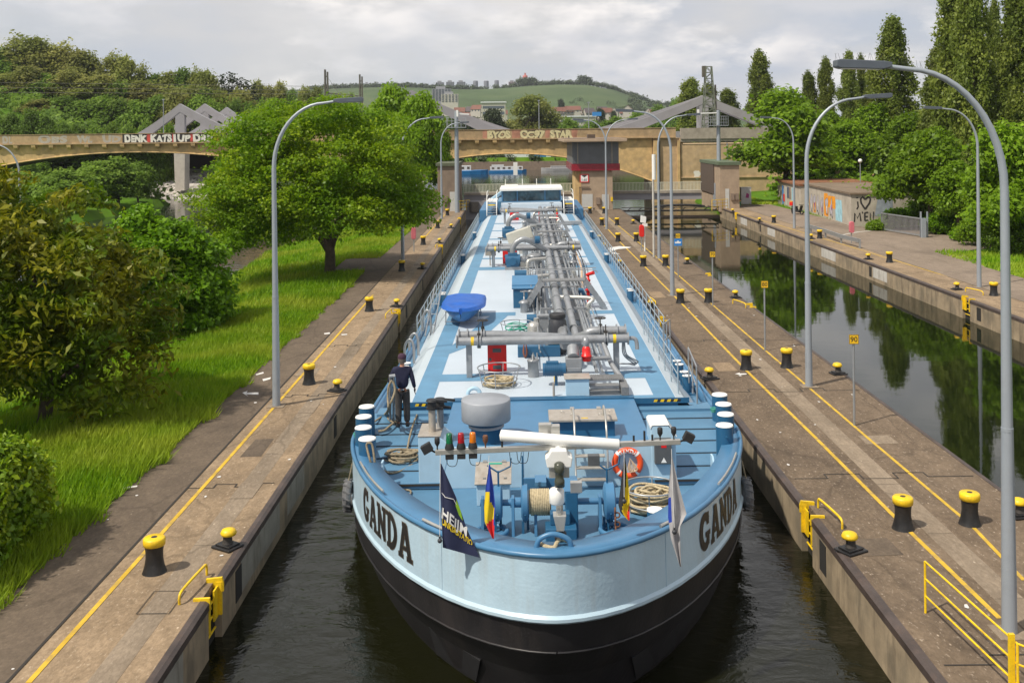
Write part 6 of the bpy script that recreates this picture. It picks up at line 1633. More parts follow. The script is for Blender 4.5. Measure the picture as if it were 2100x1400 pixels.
for a, b in ((303, 312), (355, 359), (392, 398), (440, 452)):
    mb = MB(); mb.quad((bx(a), -.362, ZP + .06), (bx(b), -.362, ZP + .06), (bx(b), -.362, ZT - .06), (bx(a), -.362, ZT - .06)); mb.build("graffiti_patch", M['gr_red'], br, fix=False)
for txt, a, b, mm in (("DENK", 258, 304, 'gr_white'), ("KATS", 311, 354, 'gr_white'), ("1UP", 358, 392, 'gr_white'), ("DRB", 398, 438, 'gr_white'), ("JAK", 456, 490, 'gr_grey'), ("OBS", 80, 140, 'gr_grey'), ("WL", 160, 192, 'gr_grey'), ("UD", 212, 250, 'gr_grey'), ("DL", 8, 28, 'gr_grey')):
    graffiti(br, txt, bx(a), bx(b), ZP + .16, hp * .74, -.37 if a > 250 else -.356, mm, .085)
for a, b in ((990, 998), (1050, 1066), (1118, 1126), (1172, 1182)):
    mb = MB(); mb.quad((bx(a), -.356, ZP + .06), (bx(b), -.356, ZP + .06), (bx(b + 3), -.356, ZT - .06), (bx(a), -.356, ZT - .06)); mb.build("graffiti_patch", M['gr_pink'], br, fix=False)
for txt, a, b in (("BYOS", 1000, 1047), ("CC97", 1066, 1118), ("STAR", 1128, 1174)): graffiti(br, txt, bx(a), bx(b), ZP + .14, hp * .76, -.37, 'gr_cream', .10, edge='gr_black')
mb = MB(); c_ = (bx(1428), -.21, bzf(1428, 358))
mb.add([(c_[0] + .45 * (1 + .25 * math.sin(a * 5 + 1)) * math.cos(a), c_[1], c_[2] + .62 * (1 + .2 * math.sin(a * 3)) * math.sin(a)) for a in [2 * PI * i / 26 for i in range(26)]], [tuple(range(26))]); mb.build("graffiti_patch", M['gr_white'], br, fix=False)

# ------------------------------------------------------------------ grey steel bridge behind it: gabled frames of several depths
M['steel_bridge'] = mat("grey_steel_bridge", (.30, .29, .305), .5, .1, .06, .4, 0, 30, .5, (.24, .22, .22), .5, .5)
SBr = empty("steel_bridge", (0, 190, 8.3), 0, "grey steel bridge with gabled frames rising behind the concrete arch bridge", "bridge")
def gable(px_a, px_p, px_b, py_p, Y, post=True):
    xa, xp, xb = bx(px_a, Y), bx(px_p, Y), bx(px_b, Y); z0 = 8.3; zp = bzf(px_p, py_p, Y); oy = Y - 190
    th = 1.35; V0 = None
    for xe in (xa, xb):
        S_ = []; n = 14
        for i in range(n + 1):
            q = i / n; zt = (zp - z0) * (1 - q) - 1.1 * q * (1 - q)
            zl = max(0.0, zt - th * (1 + .45 * q * q)) if q < .62 else max(0, (zt - th * 1.17) * (1 - ((q - .62) / .2) ** 1.6) if q < .82 else 0)
            S_.append((xp + (xe - xp) * q, max(zt, 0.02), zl))
        mb = MB()
        for (x0, t0, l0), (x1, t1, l1) in zip(S_[:-1], S_[1:]):
            V = [(x0, oy - .5, l0), (x1, oy - .5, l1), (x1, oy - .5, t1), (x0, oy - .5, t0), (x0, oy + .5, l0), (x1, oy + .5, l1), (x1, oy + .5, t1), (x0, oy + .5, t0)]
            mb.add(V, [(0, 1, 2, 3), (7, 6, 5, 4), (3, 2, 6, 7), (0, 4, 5, 1)])
        mb.build("inclined_chord", M['steel_bridge'], SBr)
    mb = MB(); mb.box(xp - .75, xp + .75, oy - .45, oy + .45, -1, zp - z0 - .9); mb.build("gable_post", M['steel_bridge'], SBr)
for a in ((268, 371, 512, 213, 168), (318, 421, 540, 213, 182), (372, 466, 560, 220, 196), (1228, 1443, 1650, 196, 168), (1190, 1438, 1640, 197, 180), (700, 845, 1050, 185, 168), (690, 868, 1075, 200, 184), (695, 856, 1062, 192, 176), (1210, 1440, 1645, 196, 174)): gable(*a)
mb = MB(); mb.box(-95, 110, -24, 12, -1.3, .05); mb.build("bridge_deck", M['steel_bridge'], SBr)
q = G(372, 362, 1.0)
mb = MB(); Yp = 162; mb.prism([(bx(363, Yp), 0.0), (bx(382, Yp), 0.0), (bx(384, Yp), 8.3 - .9), (bx(361, Yp), 7.4)], Yp - 1.2, Yp + 1.2, 'y'); tag(mb.build("bridge_pier", streaked('pier_concrete', (.52, .48, .42), (.34, .3, .26), .4, .85, .6, .2, .12)), "pale tapering concrete pier standing on the stone slope under the left arch", "pier")
t = empty("retaining_wall", (0, 182, 0), 0, "dark retaining wall with white graffiti under the steel bridge", "wall")
mb = MB(); mb.box(bx(300, 182), bx(440, 182), 0, 1.5, -1, 7.0); mb.build("wall", M['soffit'], t)
graffiti(t, "FEELS", bx(326, 182), bx(352, 182), bzf(340, 342, 182), .85, -.01, 'gr_grey', .03); graffiti(t, "LURDE", bx(327, 182), bx(350, 182), bzf(340, 348, 182) - .15, .5, -.012, 'gr_grey', .03)
# stone slope with loose blocks
M['stone'] = mat("pale_stone", (.52, .49, .45), .9, 0, .35, .6)
rnd = np.random.RandomState(3); mb = MB()
for i in range(1500):
    px = rnd.uniform(300, 428); v = rnd.uniform(0, 1); Y = 158 + 22 * v; x = bx(px, Y); z = -1.4 + 3.9 * v; r = rnd.uniform(.18, .5)
    V = [(x + r * rnd.uniform(.5, 1) * sx, Y + r * rnd.uniform(.5, 1) * sy, z + r * rnd.uniform(.3, .7) * sz) for sx in (-1, 1) for sy in (-1, 1) for sz in (-1, 1)]
    mb.add(V, [(0, 1, 3, 2), (4, 6, 7, 5), (0, 4, 5, 1), (2, 3, 7, 6), (0, 2, 6, 4), (1, 5, 7, 3)])
tag(mb.build("rock_slope", M['stone']), "slope of pale loose stones under the left bridge arch", "stones", kind="stuff")
mb = MB(); mb.quad((bx(290, 158), 157, -1.9), (bx(430, 158), 157, -1.9), (bx(440, 182), 182, 2.6), (bx(280, 182), 182, 2.6)); tag(mb.build("slope", M['stone']), kind="structure")
p = G(318, 402, -1.0); t = empty("landing_stage", p, .1, "small white railed landing stage floating below the stone slope", "landing stage")
mb = MB(); mb.box(-2.2, 2.6, -.6, .6, -.1, .2); mb.build("pontoon", M['pale_concrete'], t)
mb = MB()
for k in range(7): mb.bar((-2.2 + k * .8, -.6, .2), (-2.2 + k * .8, -.6, 1.2), .06, .06)
for z in (.7, 1.2): mb.bar((-2.2, -.6, z), (2.6, -.6, z), .06, .06)
mb.build("railing", M['white_panel'], t)

# ------------------------------------------------------------------ lock head: control tower, gate houses, footbridges, gate
M['tan_wall'] = streaked("rendered_wall", (.36, .27, .19), (.20, .15, .11), .55, .85, .5, .2, .15)
M['tan_dark'] = streaked("rendered_wall_brown", (.22, .165, .125), (.12, .09, .07), .6, .85, .5, .2, .15)
M['louvre'] = mat("louvre_grey", (.16, .165, .175), .5, .2, .15, 1)
M['door_pale'] = mat("pale_door", (.48, .48, .46), .5, 0, .06)
M['red_tile'] = mat("red_tile", (.26, .012, .025), .25, 0, .3, 6)
YT = 111.4
ct = empty("control_tower", (0, YT, 0), 0, "lock control tower with dark louvred top, red tiled band and a square draught sign", "building")
tx = lambda px: bx(px, YT); tz = lambda py: CAM_H - (py - HY + ROLL * 150) / F * YT
mb = MB(); mb.box(tx(1191), tx(1255), 0, 14, -.4, tz(350)); mb.build("shaft", M['tan_wall'], ct)
mb = MB(); mb.box(tx(1179), tx(1191) - .005, .25, 6, -.4, tz(350)); mb.build("corner_pier", M['ochre'], ct)
mb = MB(); mb.box(tx(1171), tx(1270), -.3, 12, tz(350) + .004, tz(336)); mb.build("tile_band", M['red_tile'], ct)
mb = MB(); mb.box(tx(1173), tx(1268), -.2, 11.8, tz(336) + .004, tz(292)); up = mb.build("cabin", M['louvre'], ct)
mb = MB()
for k in range(20): z = tz(336) + .1 + k * .115; mb.box(tx(1174), tx(1267), -.26, -.201, z, z + .07)
mb.build("louvre_slats", M['louvre'], up)
mb = MB(); mb.box(tx(1184) - .05, tx(1184) + .05, -.29, -.262, tz(336), tz(292)); mb.box(tx(1254) - .05, tx(1254) + .05, -.29, -.262, tz(336), tz(292)); mb.build("cabin_mullion", M['pale_concrete'], up)
mb = MB(); mb.box(tx(1154), tx(1283), -1.6, 13, tz(291), tz(285)); mb.build("roof", M['tan_wall'], ct, .05); mb = MB(); mb.box(tx(1156), tx(1281), -1.5, 12.8, tz(285) + .003, tz(283.5)); mb.build("roof_edge", M['tan_dark'], ct)
mb = MB(); mb.box(tx(1207), tx(1222), 1, 3, tz(284), tz(276)); mb.build("chimney", M['soffit'], ct)
mb = MB(); mb.box(tx(1188), tx(1206.5), -.07, -.003, tz(374), tz(357)); sg = mb.build("draught_sign", M['red0'], ct)
mb = MB(); mb.box(tx(1190), tx(1204.5), -.08, -.072, tz(372.2), tz(358.8)); mb.build("sign_face", M['white'], sg)
mb = MB(); mb.add([(tx(1191), -.085, tz(359)), (tx(1203.5), -.085, tz(359)), (tx(1197.2), -.085, tz(364))], [(0, 1, 2)]); V, FF, wd = text2d("1.60", .36, .006); mb.add([(tx(1197.2) + x - wd / 2, -.085, tz(371) + y) for x, y in V], FF); mb.build("sign_mark", M['gr_black'], sg, fix=False)
for a, b, zt_ in ((1191.5, 1214, 398), (1233, 1247, 399)): mb = MB(); mb.box(tx(a), tx(b), -.04, -.003, 0, tz(zt_)); mb.build("door", M['door_pale'], ct)
mb = MB(); mb.cyl((tx(1188), -.1, 0), (tx(1188), -.1, tz(384)), .06); mb.bar((tx(1186), -.1, tz(384)), (tx(1208), -.1, tz(384)), .08, .08); mb.build("downpipe", M['soffit'], ct)
mb = MB(); mb.box(tx(1221), tx(1229), -.3, -.003, .6, tz(405)); mb.build("meter_box", M['tan_dark'], ct)
mb = MB(); mb.box(tx(1251), tx(1255), -.2, -.003, tz(413), tz(405)); mb.build("yellow_box", M['yellow'], ct)
p = G(1204, 434); mb = MB(); mb.box(p.x - .7, p.x + .9, p.y - .3, p.y + .2, .38, .46); mb.box(p.x - .6, p.x - .45, p.y - .25, p.y + .15, 0, .38); mb.box(p.x + .65, p.x + .8, p.y - .25, p.y + .15, 0, .38); tag(mb.build("bench", M['duct']), "pale wooden bench at the foot of the control tower", "bench")
gh = empty("gate_house", (0, YT, 0), 0, "brown gate house with a pale door on the left quay beside the barge stern", "building")
mb = MB(); mb.box(bx(896, YT), bx(938, YT), 0, 8, -.4, tz(343) + .3); mb.build("wall", M['tan_dark'], gh); mb = MB(); mb.box(bx(893, YT), bx(940, YT), -.2, 8.4, tz(343) + .304, tz(337) + .3); mb.build("roof", mat("green_roof", (.10, .11, .07), .9), gh)
mb = MB(); mb.box(bx(921, YT), bx(936, YT), -.05, -.003, 0, 2.1); mb.build("door", M['door_pale'], gh); mb = MB(); mb.box(bx(909, YT), bx(917, YT), -.25, -.003, 1.0, 1.6); mb.build("meter_box", M['tan_dark'], gh)
gh = empty("gate_house", (0, YT, 0), 0, "pale gate house with dark cladding on its side at the head of the far quay", "building")
z1 = tz(340); mb = MB(); mb.box(bx(1475, YT), bx(1515, YT), 0, 11, -.4, z1 - .1); mb.build("wall", M['tan_wall'], gh); mb = MB(); mb.box(bx(1472, YT), bx(1518, YT), -.2, 11.4, z1 - .096, z1 + .25); mb.build("roof", mat("green_roof_edge", (.10, .13, .08), .9), gh)
mb = MB(); x = bx(1475, YT); mb.box(x - .12, x - .003, 3, 11, z1 - 3.4, z1 - .11); mb.build("cladding", M['soffit'], gh); mb = MB(); mb.box(bx(1486, YT), bx(1494, YT), -.05, -.003, 0, 2.1); mb.build("door", M['door_pale'], gh); mb = MB(); mb.box(x - .06, x - .003, 2.4, 3.6, 0, 2.6); mb.build("door", M['lamp_grey'], gh)
for a, b in ((1497, 1504), (1506, 1513)): mb = MB(); mb.box(bx(a, YT), bx(b, YT), -.2, -.003, .9, 1.6); mb.build("meter_box", M['tan_dark'], gh)
M['rail_pale'] = mat("pale_green_rail", (.58, .58, .46), .6)
for a, b, lb_ in ((950, 1172, "footbridge with pale railing behind the barge wheelhouse"), (1255, 1438, "footbridge with pale railing between the control tower and the right gate house")):
    Yf = 116.0; t = empty("footbridge", (0, Yf, 0), 0, lb_, "footbridge"); t["group"] = "footbridges over the lock gates"
    x0, x1 = bx(a, Yf), bx(b, Yf); zf = bzf(1200, 393, Yf); zt_ = bzf(1200, 376, Yf)
    mb = MB(); mb.box(x0, x1, 0, 1.8, zf - .28, zf); mb.build("walkway", M['pale_concrete'], t)
    mb = MB(); mb.box(x0, x1, .15, .4, zf - 1.0, zf - .282); mb.build("girder", M['steel_bridge'], t)
    mb = MB(); n = int((x1 - x0) / .16)
    for k in range(n): x = x0 + (x1 - x0) * k / n; mb.box(x - .032, x + .032, .02, .06, zf, zt_)
    mb.box(x0, x1, 0, .08, zt_ - .03, zt_ + .04); mb.build("railing", M['rail_pale'], t)
g = empty("lock_gate", (0, 112.6, 0), 0, "dark steel lock gate closing the head of the empty basin", "lock gate")
mb = MB(); mb.box(XI1, XR, .2, .5, -3, -.85); mb.build("gate_leaf", M['tan_dark'], g)
mb = MB(); mb.box(XI1 + .1, XR - .1, -.3, .5, -.36, -.22); mb.box(XI1 + .1, XR - .1, -.5, -.3, .05, .12)
for k in range(9): x = XI1 + .6 + k * 1.2; mb.bar((x, -.4, -.3), (x + .5, -.4, .08), .08, .08)
mb.build("gate_walkway", M['iron'], g)
mb = MB(); mb.tube(smooth_path([(15, .2, .1), (16, .2, .22), (18, .2, .3), (20, .2, .22), (20.6, .2, .1)], 5), .13, 8); mb.build("gate_arm", M['black'], g)
g2 = empty("lock_gate", (0, 112.6, 0), 0, "grey lock gate machinery behind the stern of the barge", "lock gate"); mb = MB(); mb.box(XL, XI0, .3, .7, -3, 1.0); mb.build("gate_leaf", M['steel_bridge'], g2)
mb = MB(); mb.box(XL + .4, XL + 1.4, -.2, .6, -.2, .9); mb.build("gate_drive", M['iron'], g2)
for px, py, x1, lb_ in ((943, 433, 1.0, "yellow railing by the left gate house"), (1460, 432, 2.0, "yellow railing by the right gate house")):
    p = G(px, py); t = empty("safety_railing", p, 0, lb_, "railing"); mb = MB()
    for k in range(4): mb.tube([(k * x1 / 3, k * .5, 0), (k * x1 / 3, k * .5, 1.1)], .03, 6)
    for z in (.4, .75, 1.1): mb.tube([(0, 0, z), (x1, 1.5, z)], .03, 6)
    mb.build("tubes", M['yellow'], t)
t = empty("staircase", (bx(884, 113), 113, 0), .1, "flight of pale steps with a railing beside the left gate house", "stairs")
mb = MB()
for k in range(11): mb.box(-.9, .9, k * .28, k * .28 + .28, k * .19, k * .19 + .19)
mb.build("steps", M['duct'], t); mb = MB(); mb.tube([(-.9, 0, 1), (-.9, 3.1, 3.1)], .04, 6); mb.build("handrail", M['rail_pale'], t)

# yellow safety railing at the lower right corner
a = G(1898, 1256); b = Vector((7.19, 15.08, 0)); h1 = .90
t = empty("safety_railing", (a.x, a.y, 0), 0, "yellow three bar safety railing at the lower right corner", "railing")
d_ = Vector((b.x - a.x, b.y - a.y, 0)); d2 = d_ + Vector((.07, -.06, 0)); e_ = d2 + Vector((.6, -.75, 0))
mb = MB()
for q in (Vector((0, 0, 0)), d2, e_): mb = MB(); mb.tube([q, q + Vector((0, 0, h1))], .022, 8); mb.build("post", M['yellow'], t)
mb = MB(); mb.box(d_.x - .03, d_.x + .05, d_.y - .03, d_.y + .03, 0, h1 + .12); mb.build("post", M['yellow'], t)
for z in (.30, .60, h1): mb = MB(); mb.tube([(0, 0, z), tuple(d2 + Vector((0, 0, z))), tuple(e_ + Vector((0, 0, z)))], .017, 8); mb.build("bar", M['yellow'], t)

# ------------------------------------------------------------------ service buildings on the right quay
M['render_wall'] = streaked("pale_render", (.40, .36, .30), (.24, .21, .17), .6, .9, .7, .25, .15)
M['roof_felt'] = mat("brown_roof_felt", (.17, .125, .085), .95, 0, .3, .8, .2, 10)
M['roof_rust'] = mat("rusty_roof", (.20, .085, .04), .9, 0, .3, .6)
b0, b1, b2 = G(1746, 464), G(1650, 433), G(1573, 419)
hB = D(1746, 399, b0.y).z
sb_ = empty("service_building", (b0.x, b0.y, 0), 0, "flat roofed concrete building covered in colourful graffiti on the right quay", "building")
dv = (b1 - b0); dl = dv.length; dn = dv.normalized(); nx_ = Vector((dn.y, -dn.x, 0))
if nx_.x < 0: nx_ = -nx_
def bp(s_, w_, z): q = dn * s_ + nx_ * w_; return (q.x, q.y, z)
def bbox(mb, s0, s1, w0, w1, z0, z1):
    V = [bp(s0, w0, z0), bp(s1, w0, z0), bp(s1, w1, z0), bp(s0, w1, z0), bp(s0, w0, z1), bp(s1, w0, z1), bp(s1, w1, z1), bp(s0, w1, z1)]
    mb.add(V, [(0, 3, 2, 1), (4, 5, 6, 7), (0, 1, 5, 4), (1, 2, 6, 5), (2, 3, 7, 6), (3, 0, 4, 7)])
mb = MB(); bbox(mb, 0, dl, 0, 6.2, -.1, hB); mb.build("wall", M['render_wall'], sb_)
mb = MB(); bbox(mb, -.15, dl + .1, -.15, 6.4, hB + .004, hB + .16); mb.build("roof", M['roof_felt'], sb_)
def on_wall(mb, s_, z, o=.012): return bp(s_, -o, z)
def blob(pts, m_, o, name="graffiti"):
    mb = MB(); mb.add([bp(s_, -o, z) for s_, z in pts], [tuple(range(len(pts)))]); mb.build(name, M[m_], sb_, fix=False)
M['g_orange'] = mat("graffiti_orange", (.72, .28, .01), .7, 0, .2, 2); M['g_grey'] = mat("graffiti_silver", (.40, .38, .42), .6, 0, .2, 2); M['g_mag'] = mat("graffiti_magenta", (.30, .03, .16), .7); M['g_blue'] = mat("graffiti_light_blue", (.30, .52, .60), .7, 0, .2, 2)
wl_ = lambda px: (1746 - px) / (1746 - 1650) * dl * (1 + .20 * (1 - (1746 - px) / 96)) * .92
rs = random.Random(4)
for a, b, z0, z1, m_ in ((1651, 1656, .1, 2.2, 'g_orange'), (1695, 1704, .2, 2.35, 'g_orange'), (1704, 1719, 1.1, 2.2, 'g_orange'), (1668, 1674, .2, 1.6, 'g_orange'), (1719, 1731, .1, 2.0, 'g_blue')):
    s0, s1 = wl_(b), wl_(a); P = [(s0, z0), (s1, z0), (s1 + .1, (z0 + z1) / 2), (s1, z1), (s0 + .2, z1 + .05), (s0 - .05, (z0 + z1) / 2)]; blob(P, m_, .008)
for i, (px, w_) in enumerate(((1662, .8), (1671, .75), (1680, .85), (1690, .8), (1701, .9), (1711, .8))):
    s_ = wl_(px); P = []; ph = rs.uniform(0, 6)
    for k in range(18):
        a = 2 * PI * k / 18; r = 1 + .28 * math.sin(3 * a + ph) + .12 * math.sin(5 * a); P.append((s_ + w_ * .55 * r * math.cos(a), 1.15 + .15 * math.sin(i * 2) + .82 * r * math.sin(a)))
    blob([(x + .05, z - .06) for x, z in P], 'gr_black', .013); blob([(s_ + (x - s_) * .9, 1.15 + (z - 1.15) * .9) for x, z in P], 'g_grey', .017 + .002 * i)
    blob([(s_ - .1 + (x - s_) * .32, .75 + .2 * (i % 3) + (z - 1.15) * .30) for x, z in P], 'g_mag' if i % 2 else 'gr_white', .034)
mb = MB()
def end_wall(x, z, o): q = bp(-.006 - o, 0, 0); return (q[0] + nx_.x * x * 1.0, q[1] + nx_.y * x - .0, z)
ew = lambda px: (px - 1746) * b0.y / F / max(.2, nx_.x)
ez = lambda py: CAM_H - (py - HY + ROLL * 720) / F * b0.y
st_ = lambda pts, w_: (([(ew(px), ez(py)) for px, py in pts]), w_)
S_ = [st_([(1759, 413), (1760, 424), (1757, 429)], .12), st_([(1758, 404), (1758, 406.5)], .16),
      st_([(1774, 429), (1766, 416), (1765, 408), (1769, 403.5), (1774, 409)], .15), st_([(1774, 429), (1783, 416), (1785, 408), (1781, 403.5), (1774, 409)], .15),
      st_([(1752, 455), (1753, 437), (1758, 447), (1763, 436), (1765, 453)], .12), st_([(1768, 434), (1769, 437)], .10), st_([(1773, 436), (1773, 452)], .13), st_([(1773, 436), (1780, 435)], .11), st_([(1773, 444), (1779, 443.5)], .11), st_([(1773, 452), (1780, 451)], .11),
      st_([(1784, 451), (1784, 436), (1790, 449), (1791, 434)], .11)]
strokes_on(mb, S_, lambda x, y, o: end_wall(x, y, o + .006), 0, .002); mb.build("graffiti", M['gr_black'], sb_, fix=False)
q0, q1 = ew(1793), ew(1830); mb = MB(); mb.add([end_wall(q0, .9, .004), end_wall(q1, .7, .004), end_wall(q1, 2.3, .004), end_wall(q0 + .3, 2.5, .004)], [(0, 1, 2, 3)]); mb.build("graffiti", mat("graffiti_blue_wash", (.24, .27, .31), .8, 0, .3, 1.5), sb_, fix=False)
sb2 = empty("service_building", (b1.x, b1.y, 0), 0, "long pale building with doors and windows behind the graffiti building", "building")
dl2 = (b2 - b1).length; h2 = D(1573, 372, b2.y).z; save = sb_; off0 = Vector((0, 0, 0))
mb = MB(); bbox(mb, .02, dl2 + 1, -.35, 7.5, -.1, h2); mb.build("wall", M['render_wall'], sb2); mb = MB(); bbox(mb, -.1, dl2 + 1.2, -.55, 7.8, h2 + .004, h2 + .2); mb.build("roof", M['roof_rust'], sb2)
for px0, px1, z0, z1, m_, nm in ((1585, 1589, .1, 2.2, 'sign_blue', "door"), (1597, 1601, .1, 2.1, 'door_pale', "door"), (1603, 1608, 1.0, 2.2, 'sign_blue2', "window"), (1610, 1615, 1.0, 2.2, 'tan_dark', "window"), (1620, 1626, .1, 2.2, 'g_blue', "door"), (1588, 1593, .5, 1.3, 'red0', "red_box")):
    if m_ == 'sign_blue2': M[m_] = mat("blue_window", (.04, .07, .16), .3)
    s0, s1 = [(1650 - p_) / 77 * dl2 for p_ in (px1, px0)]; mb = MB(); bbox(mb, s0, s1, -.40, -.352, z0, z1); mb.build(nm, M[m_], sb2)
p = G(1531, 420); t = empty("switch_cabinet", (p.x, p.y, 0), 0, "pale grey cabinet with a red scrawl beside the right gate house", "cabinet")
mb = MB(); mb.box(-.6, .55, 0, .8, .06, 1.9); mb.build("case", mat("cabinet_grey", (.46, .46, .45), .5), t, .02); mb = MB(); mb.box(-.64, .59, -.04, .84, 1.9, 1.98); mb.build("roof", M['galv'], t); mb = MB(); mb.add([(-.1, -.008, .8), (.25, -.008, .75), (.3, -.008, 1.2), (0, -.008, 1.35)], [(0, 1, 2, 3)]); mb.build("scrawl", M['g_mag'], t, fix=False)
for px, py, m_, lb_ in ((1513, 423, 'bin_green', "open green bin beside the right gate house"), (1501, 424, 'black', "open black bin beside the right gate house")):
    if m_ == 'bin_green': M[m_] = mat("bin_green", (.02, .22, .09), .5)
    p = G(px, py); t = empty("waste_bin", (p.x, p.y, 0), 0, lb_, "bin"); mb = MB(); mb.prism([(-.30, 0), (.30, 0), (.34, .55), (-.34, .55)], 0, .5, 'y'); mb.build("body", M[m_], t); mb = MB(); mb.box(-.36, .36, -.04, .54, .551, .62); mb.build("lid", M['g_orange'] if m_ != 'black' else M['black'], t)
# motor scooter, guard rail, sliding gate, globe lamp
p = G(1636, 440); t = empty("motor_scooter", (p.x, p.y, 0), .5, "dark motor scooter with red and yellow top parked by the graffiti wall", "scooter")
for y in (-.55, .6): mb = MB(); mb.tube(arc((0, y, .26), .20, 0, 360, 18, 'yz')[:-1], .07, 8, closed=True); mb.build("wheel", M['black'], t)
mb = MB(); mb.prism([(-.35, .22), (.75, .30), (.80, .62), (.15, .72), (.0, .40), (-.30, .40), (-.52, .95), (-.62, .9)], -.16, .16, 'x'); mb.build("body", M['char0'] if 'char0' in M else M['black'], t, .03); mb = MB(); mb.box(-.15, .15, .08, .75, .70, .82); mb.build("seat", M['black'], t, .04); mb = MB(); mb.bar((-.32, -.5, 1.0), (.32, -.5, 1.0), .05, .05); mb.build("handlebar", M['iron'], t); mb = MB(); mb.box(-.22, .22, .55, .95, .85, 1.2); mb.build("top_box", M['red0'], t, .04); mb = MB(); mb.box(-.18, .18, .60, .9, 1.205, 1.3); mb.build("box_lid", M['g_orange'], t, .03)
gpts = [(1660, 478), (1690, 487), (1722, 499), (1760, 509)]
G_ = [G(*q) for q in gpts]; t = empty("guard_rail", (G_[0].x, G_[0].y, 0), 0, "grey steel guard rail on low posts beside the right quay path", "guard rail"); o_ = Vector((G_[0].x, G_[0].y, 0))
mb = MB()
for a, b in zip(G_[:-1], G_[1:]): mb.bar(a - o_ + Vector((0, 0, .55)), b - o_ + Vector((0, 0, .55)), .08, .28)
mb.build("rail", M['galv'], t)
for q in G_: mb = MB(); q = q - o_; mb.box(q.x + .05, q.x + .17, q.y - .06, q.y + .06, 0, .66); mb.build("post", M['galv'], t)
a, b = G(1808, 473), G(1890, 487); t = empty("sliding_gate", (a.x, a.y, 0), 0, "grey mesh sliding gate with a control post beside the right driveway", "gate"); d_ = b - a
mb = MB(); z0, z1 = .15, 1.45
for z in (z0, z1): mb.bar((0, 0, z), (d_.x, d_.y, z), .08, .1)
for k in (0, 1): mb.bar((d_.x * k, d_.y * k, z0), (d_.x * k, d_.y * k, z1), .08, .08)
mb.build("frame", M['galv'], t)
mb = MB()
for k in range(34): mb.bar((d_.x * k / 34, d_.y * k / 34, z0), (d_.x * k / 34, d_.y * k / 34, z1), .035, .035)
mb.build("bars", M['steel_bridge'], t); mb = MB(); mb.box(d_.x - .1, d_.x + .25, d_.y - .3, d_.y + .1, 0, 1.5); mb.bar((d_.x - .05, d_.y, 0), (d_.x - .05, d_.y, 2.0), .1, .1); mb.bar((d_.x + .45, d_.y, 0), (d_.x + .45, d_.y, 2.0), .1, .1); mb.build("control_post", M['lamp_grey'], t)
p = D(1764, 330, 108); t = empty("globe_lamp", (p.x, p.y, 0), 0, "thin post lamp with a white globe above the service building roof", "lamp"); mb = MB(); mb.cyl((0, 0, 0), (0, 0, p.z - .2), .05); mb.build("post", M['galv'], t); mb = MB(); mb.sphere((0, 0, p.z), .22, 16); mb.build("globe", M['white'], t)
# railway masts
M['mast_rust'] = mat("dark_mast", (.10, .095, .075), .8, 0, .3, 1)
for px, top_, Y, lb_ in ((669, 143, 175, "dark railway mast rising above the big tree, the taller one"), (740, 153, 190, "dark railway mast rising above the big tree, the shorter one")):
    q = D(px, top_, Y); t = empty("railway_mast", (q.x, Y, 8), 0, lb_, "mast"); h = q.z - 8; mb = MB(); mb.box(-.32, -.08, -.3, .3, 0, h); mb.box(.10, .32, -.3, .3, 0, h - .4)
    for k in range(9): mb.box(-.3, .3, -.25, .25, h * k / 9, h * k / 9 + .12)
    mb.build("shaft", M['mast_rust'], t)
    if px == 669: mb = MB(); mb.bar((0, 0, h - 4), (5.5, 0, h - 4.6), .2, .2); mb.bar((0, 0, h - 1), (2.2, 0, h - 4.2), .04, .04); mb.bar((2, 0, h - 4.2), (2, 0, h - 6.5), .14, .14); mb.build("bracket", M['mast_rust'], t)
q = D(1453, 137, 158); t = empty("lattice_mast", (q.x, 158, 8.3), 0, "green grey lattice mast standing on the bridge in front of the steel gable", "mast"); h = q.z - 8.3
for sx, wtop, wb in ((0, .55, 1.0),):
    mb = MB()
    for a in (-1, 1):
        for b in (-1, 1): mb.bar((a * wb, b * wb, 0), (a * wtop * .8, b * wtop * .8, h), .14, .14)
    n = 11
    for k in range(n):
        z0, z1 = h * k / n, h * (k + 1) / n; w0, w1 = wb + (wtop * .8 - wb) * k / n, wb + (wtop * .8 - wb) * (k + 1) / n; s_ = 1 if k % 2 else -1
        for y in (-1, 1): mb.bar((-w0 * s_, y * w0, z0), (w1 * s_, y * w1, z1), .09, .09); mb.bar((-w1, y * w1, z1), (w1, y * w1, z1), .09, .09); mb.bar((y * w0, -w0 * s_, z0), (y * w1, w1 * s_, z1), .08, .08)
    mb.build("lattice", mat("green_mast", (.13, .15, .11), .7), t)
mb = MB(); mb.box(-1.0, -.4, -.3, .3, h - 1.6, h + .1); mb.bar((1.15, 0, 0), (1.0, 0, h * .72), .22, .3); mb.build("mast_head", M['mast_rust'], t)
for px, top_, Y in ((1105, 208, 160), (1207, 212, 160), (335, 206, 160)):
    q = D(px, top_, Y); mb = MB(); mb.cyl((q.x, Y, 8), q, .09, .06, 8); mb.box(q.x - .15, q.x + .15, Y - .1, Y + .1, q.z, q.z + .2); tag(mb.build("bridge_pole", M['galv']), "thin pole on the bridge " + {1105: "before the willow", 1207: "above the tower roof", 335: "beside the left steel gables"}[px], "pole")
mb = MB()
for k in range(3): mb.tube([(bx(-40, 185), 185, 18.6 - k * .9), (bx(640, 185), 185, 17.2 - k * .7)], .035, 4)
wires = mb.build("overhead_wires", M['mast_rust'])
tag(wires, "overhead railway wires crossing in front of the wooded hillside at the left", "wires")
# marker cylinders hanging over the navigation opening
q = D(1057, 346, 138); mb = MB(); mb.box(q.x - .28, q.x + .28, 137.4, 138.0, q.z - .85, q.z + .85); tag(mb.build("hanging_marker", M['white']), "white upright marker hanging over the water in the middle arch", "marker")

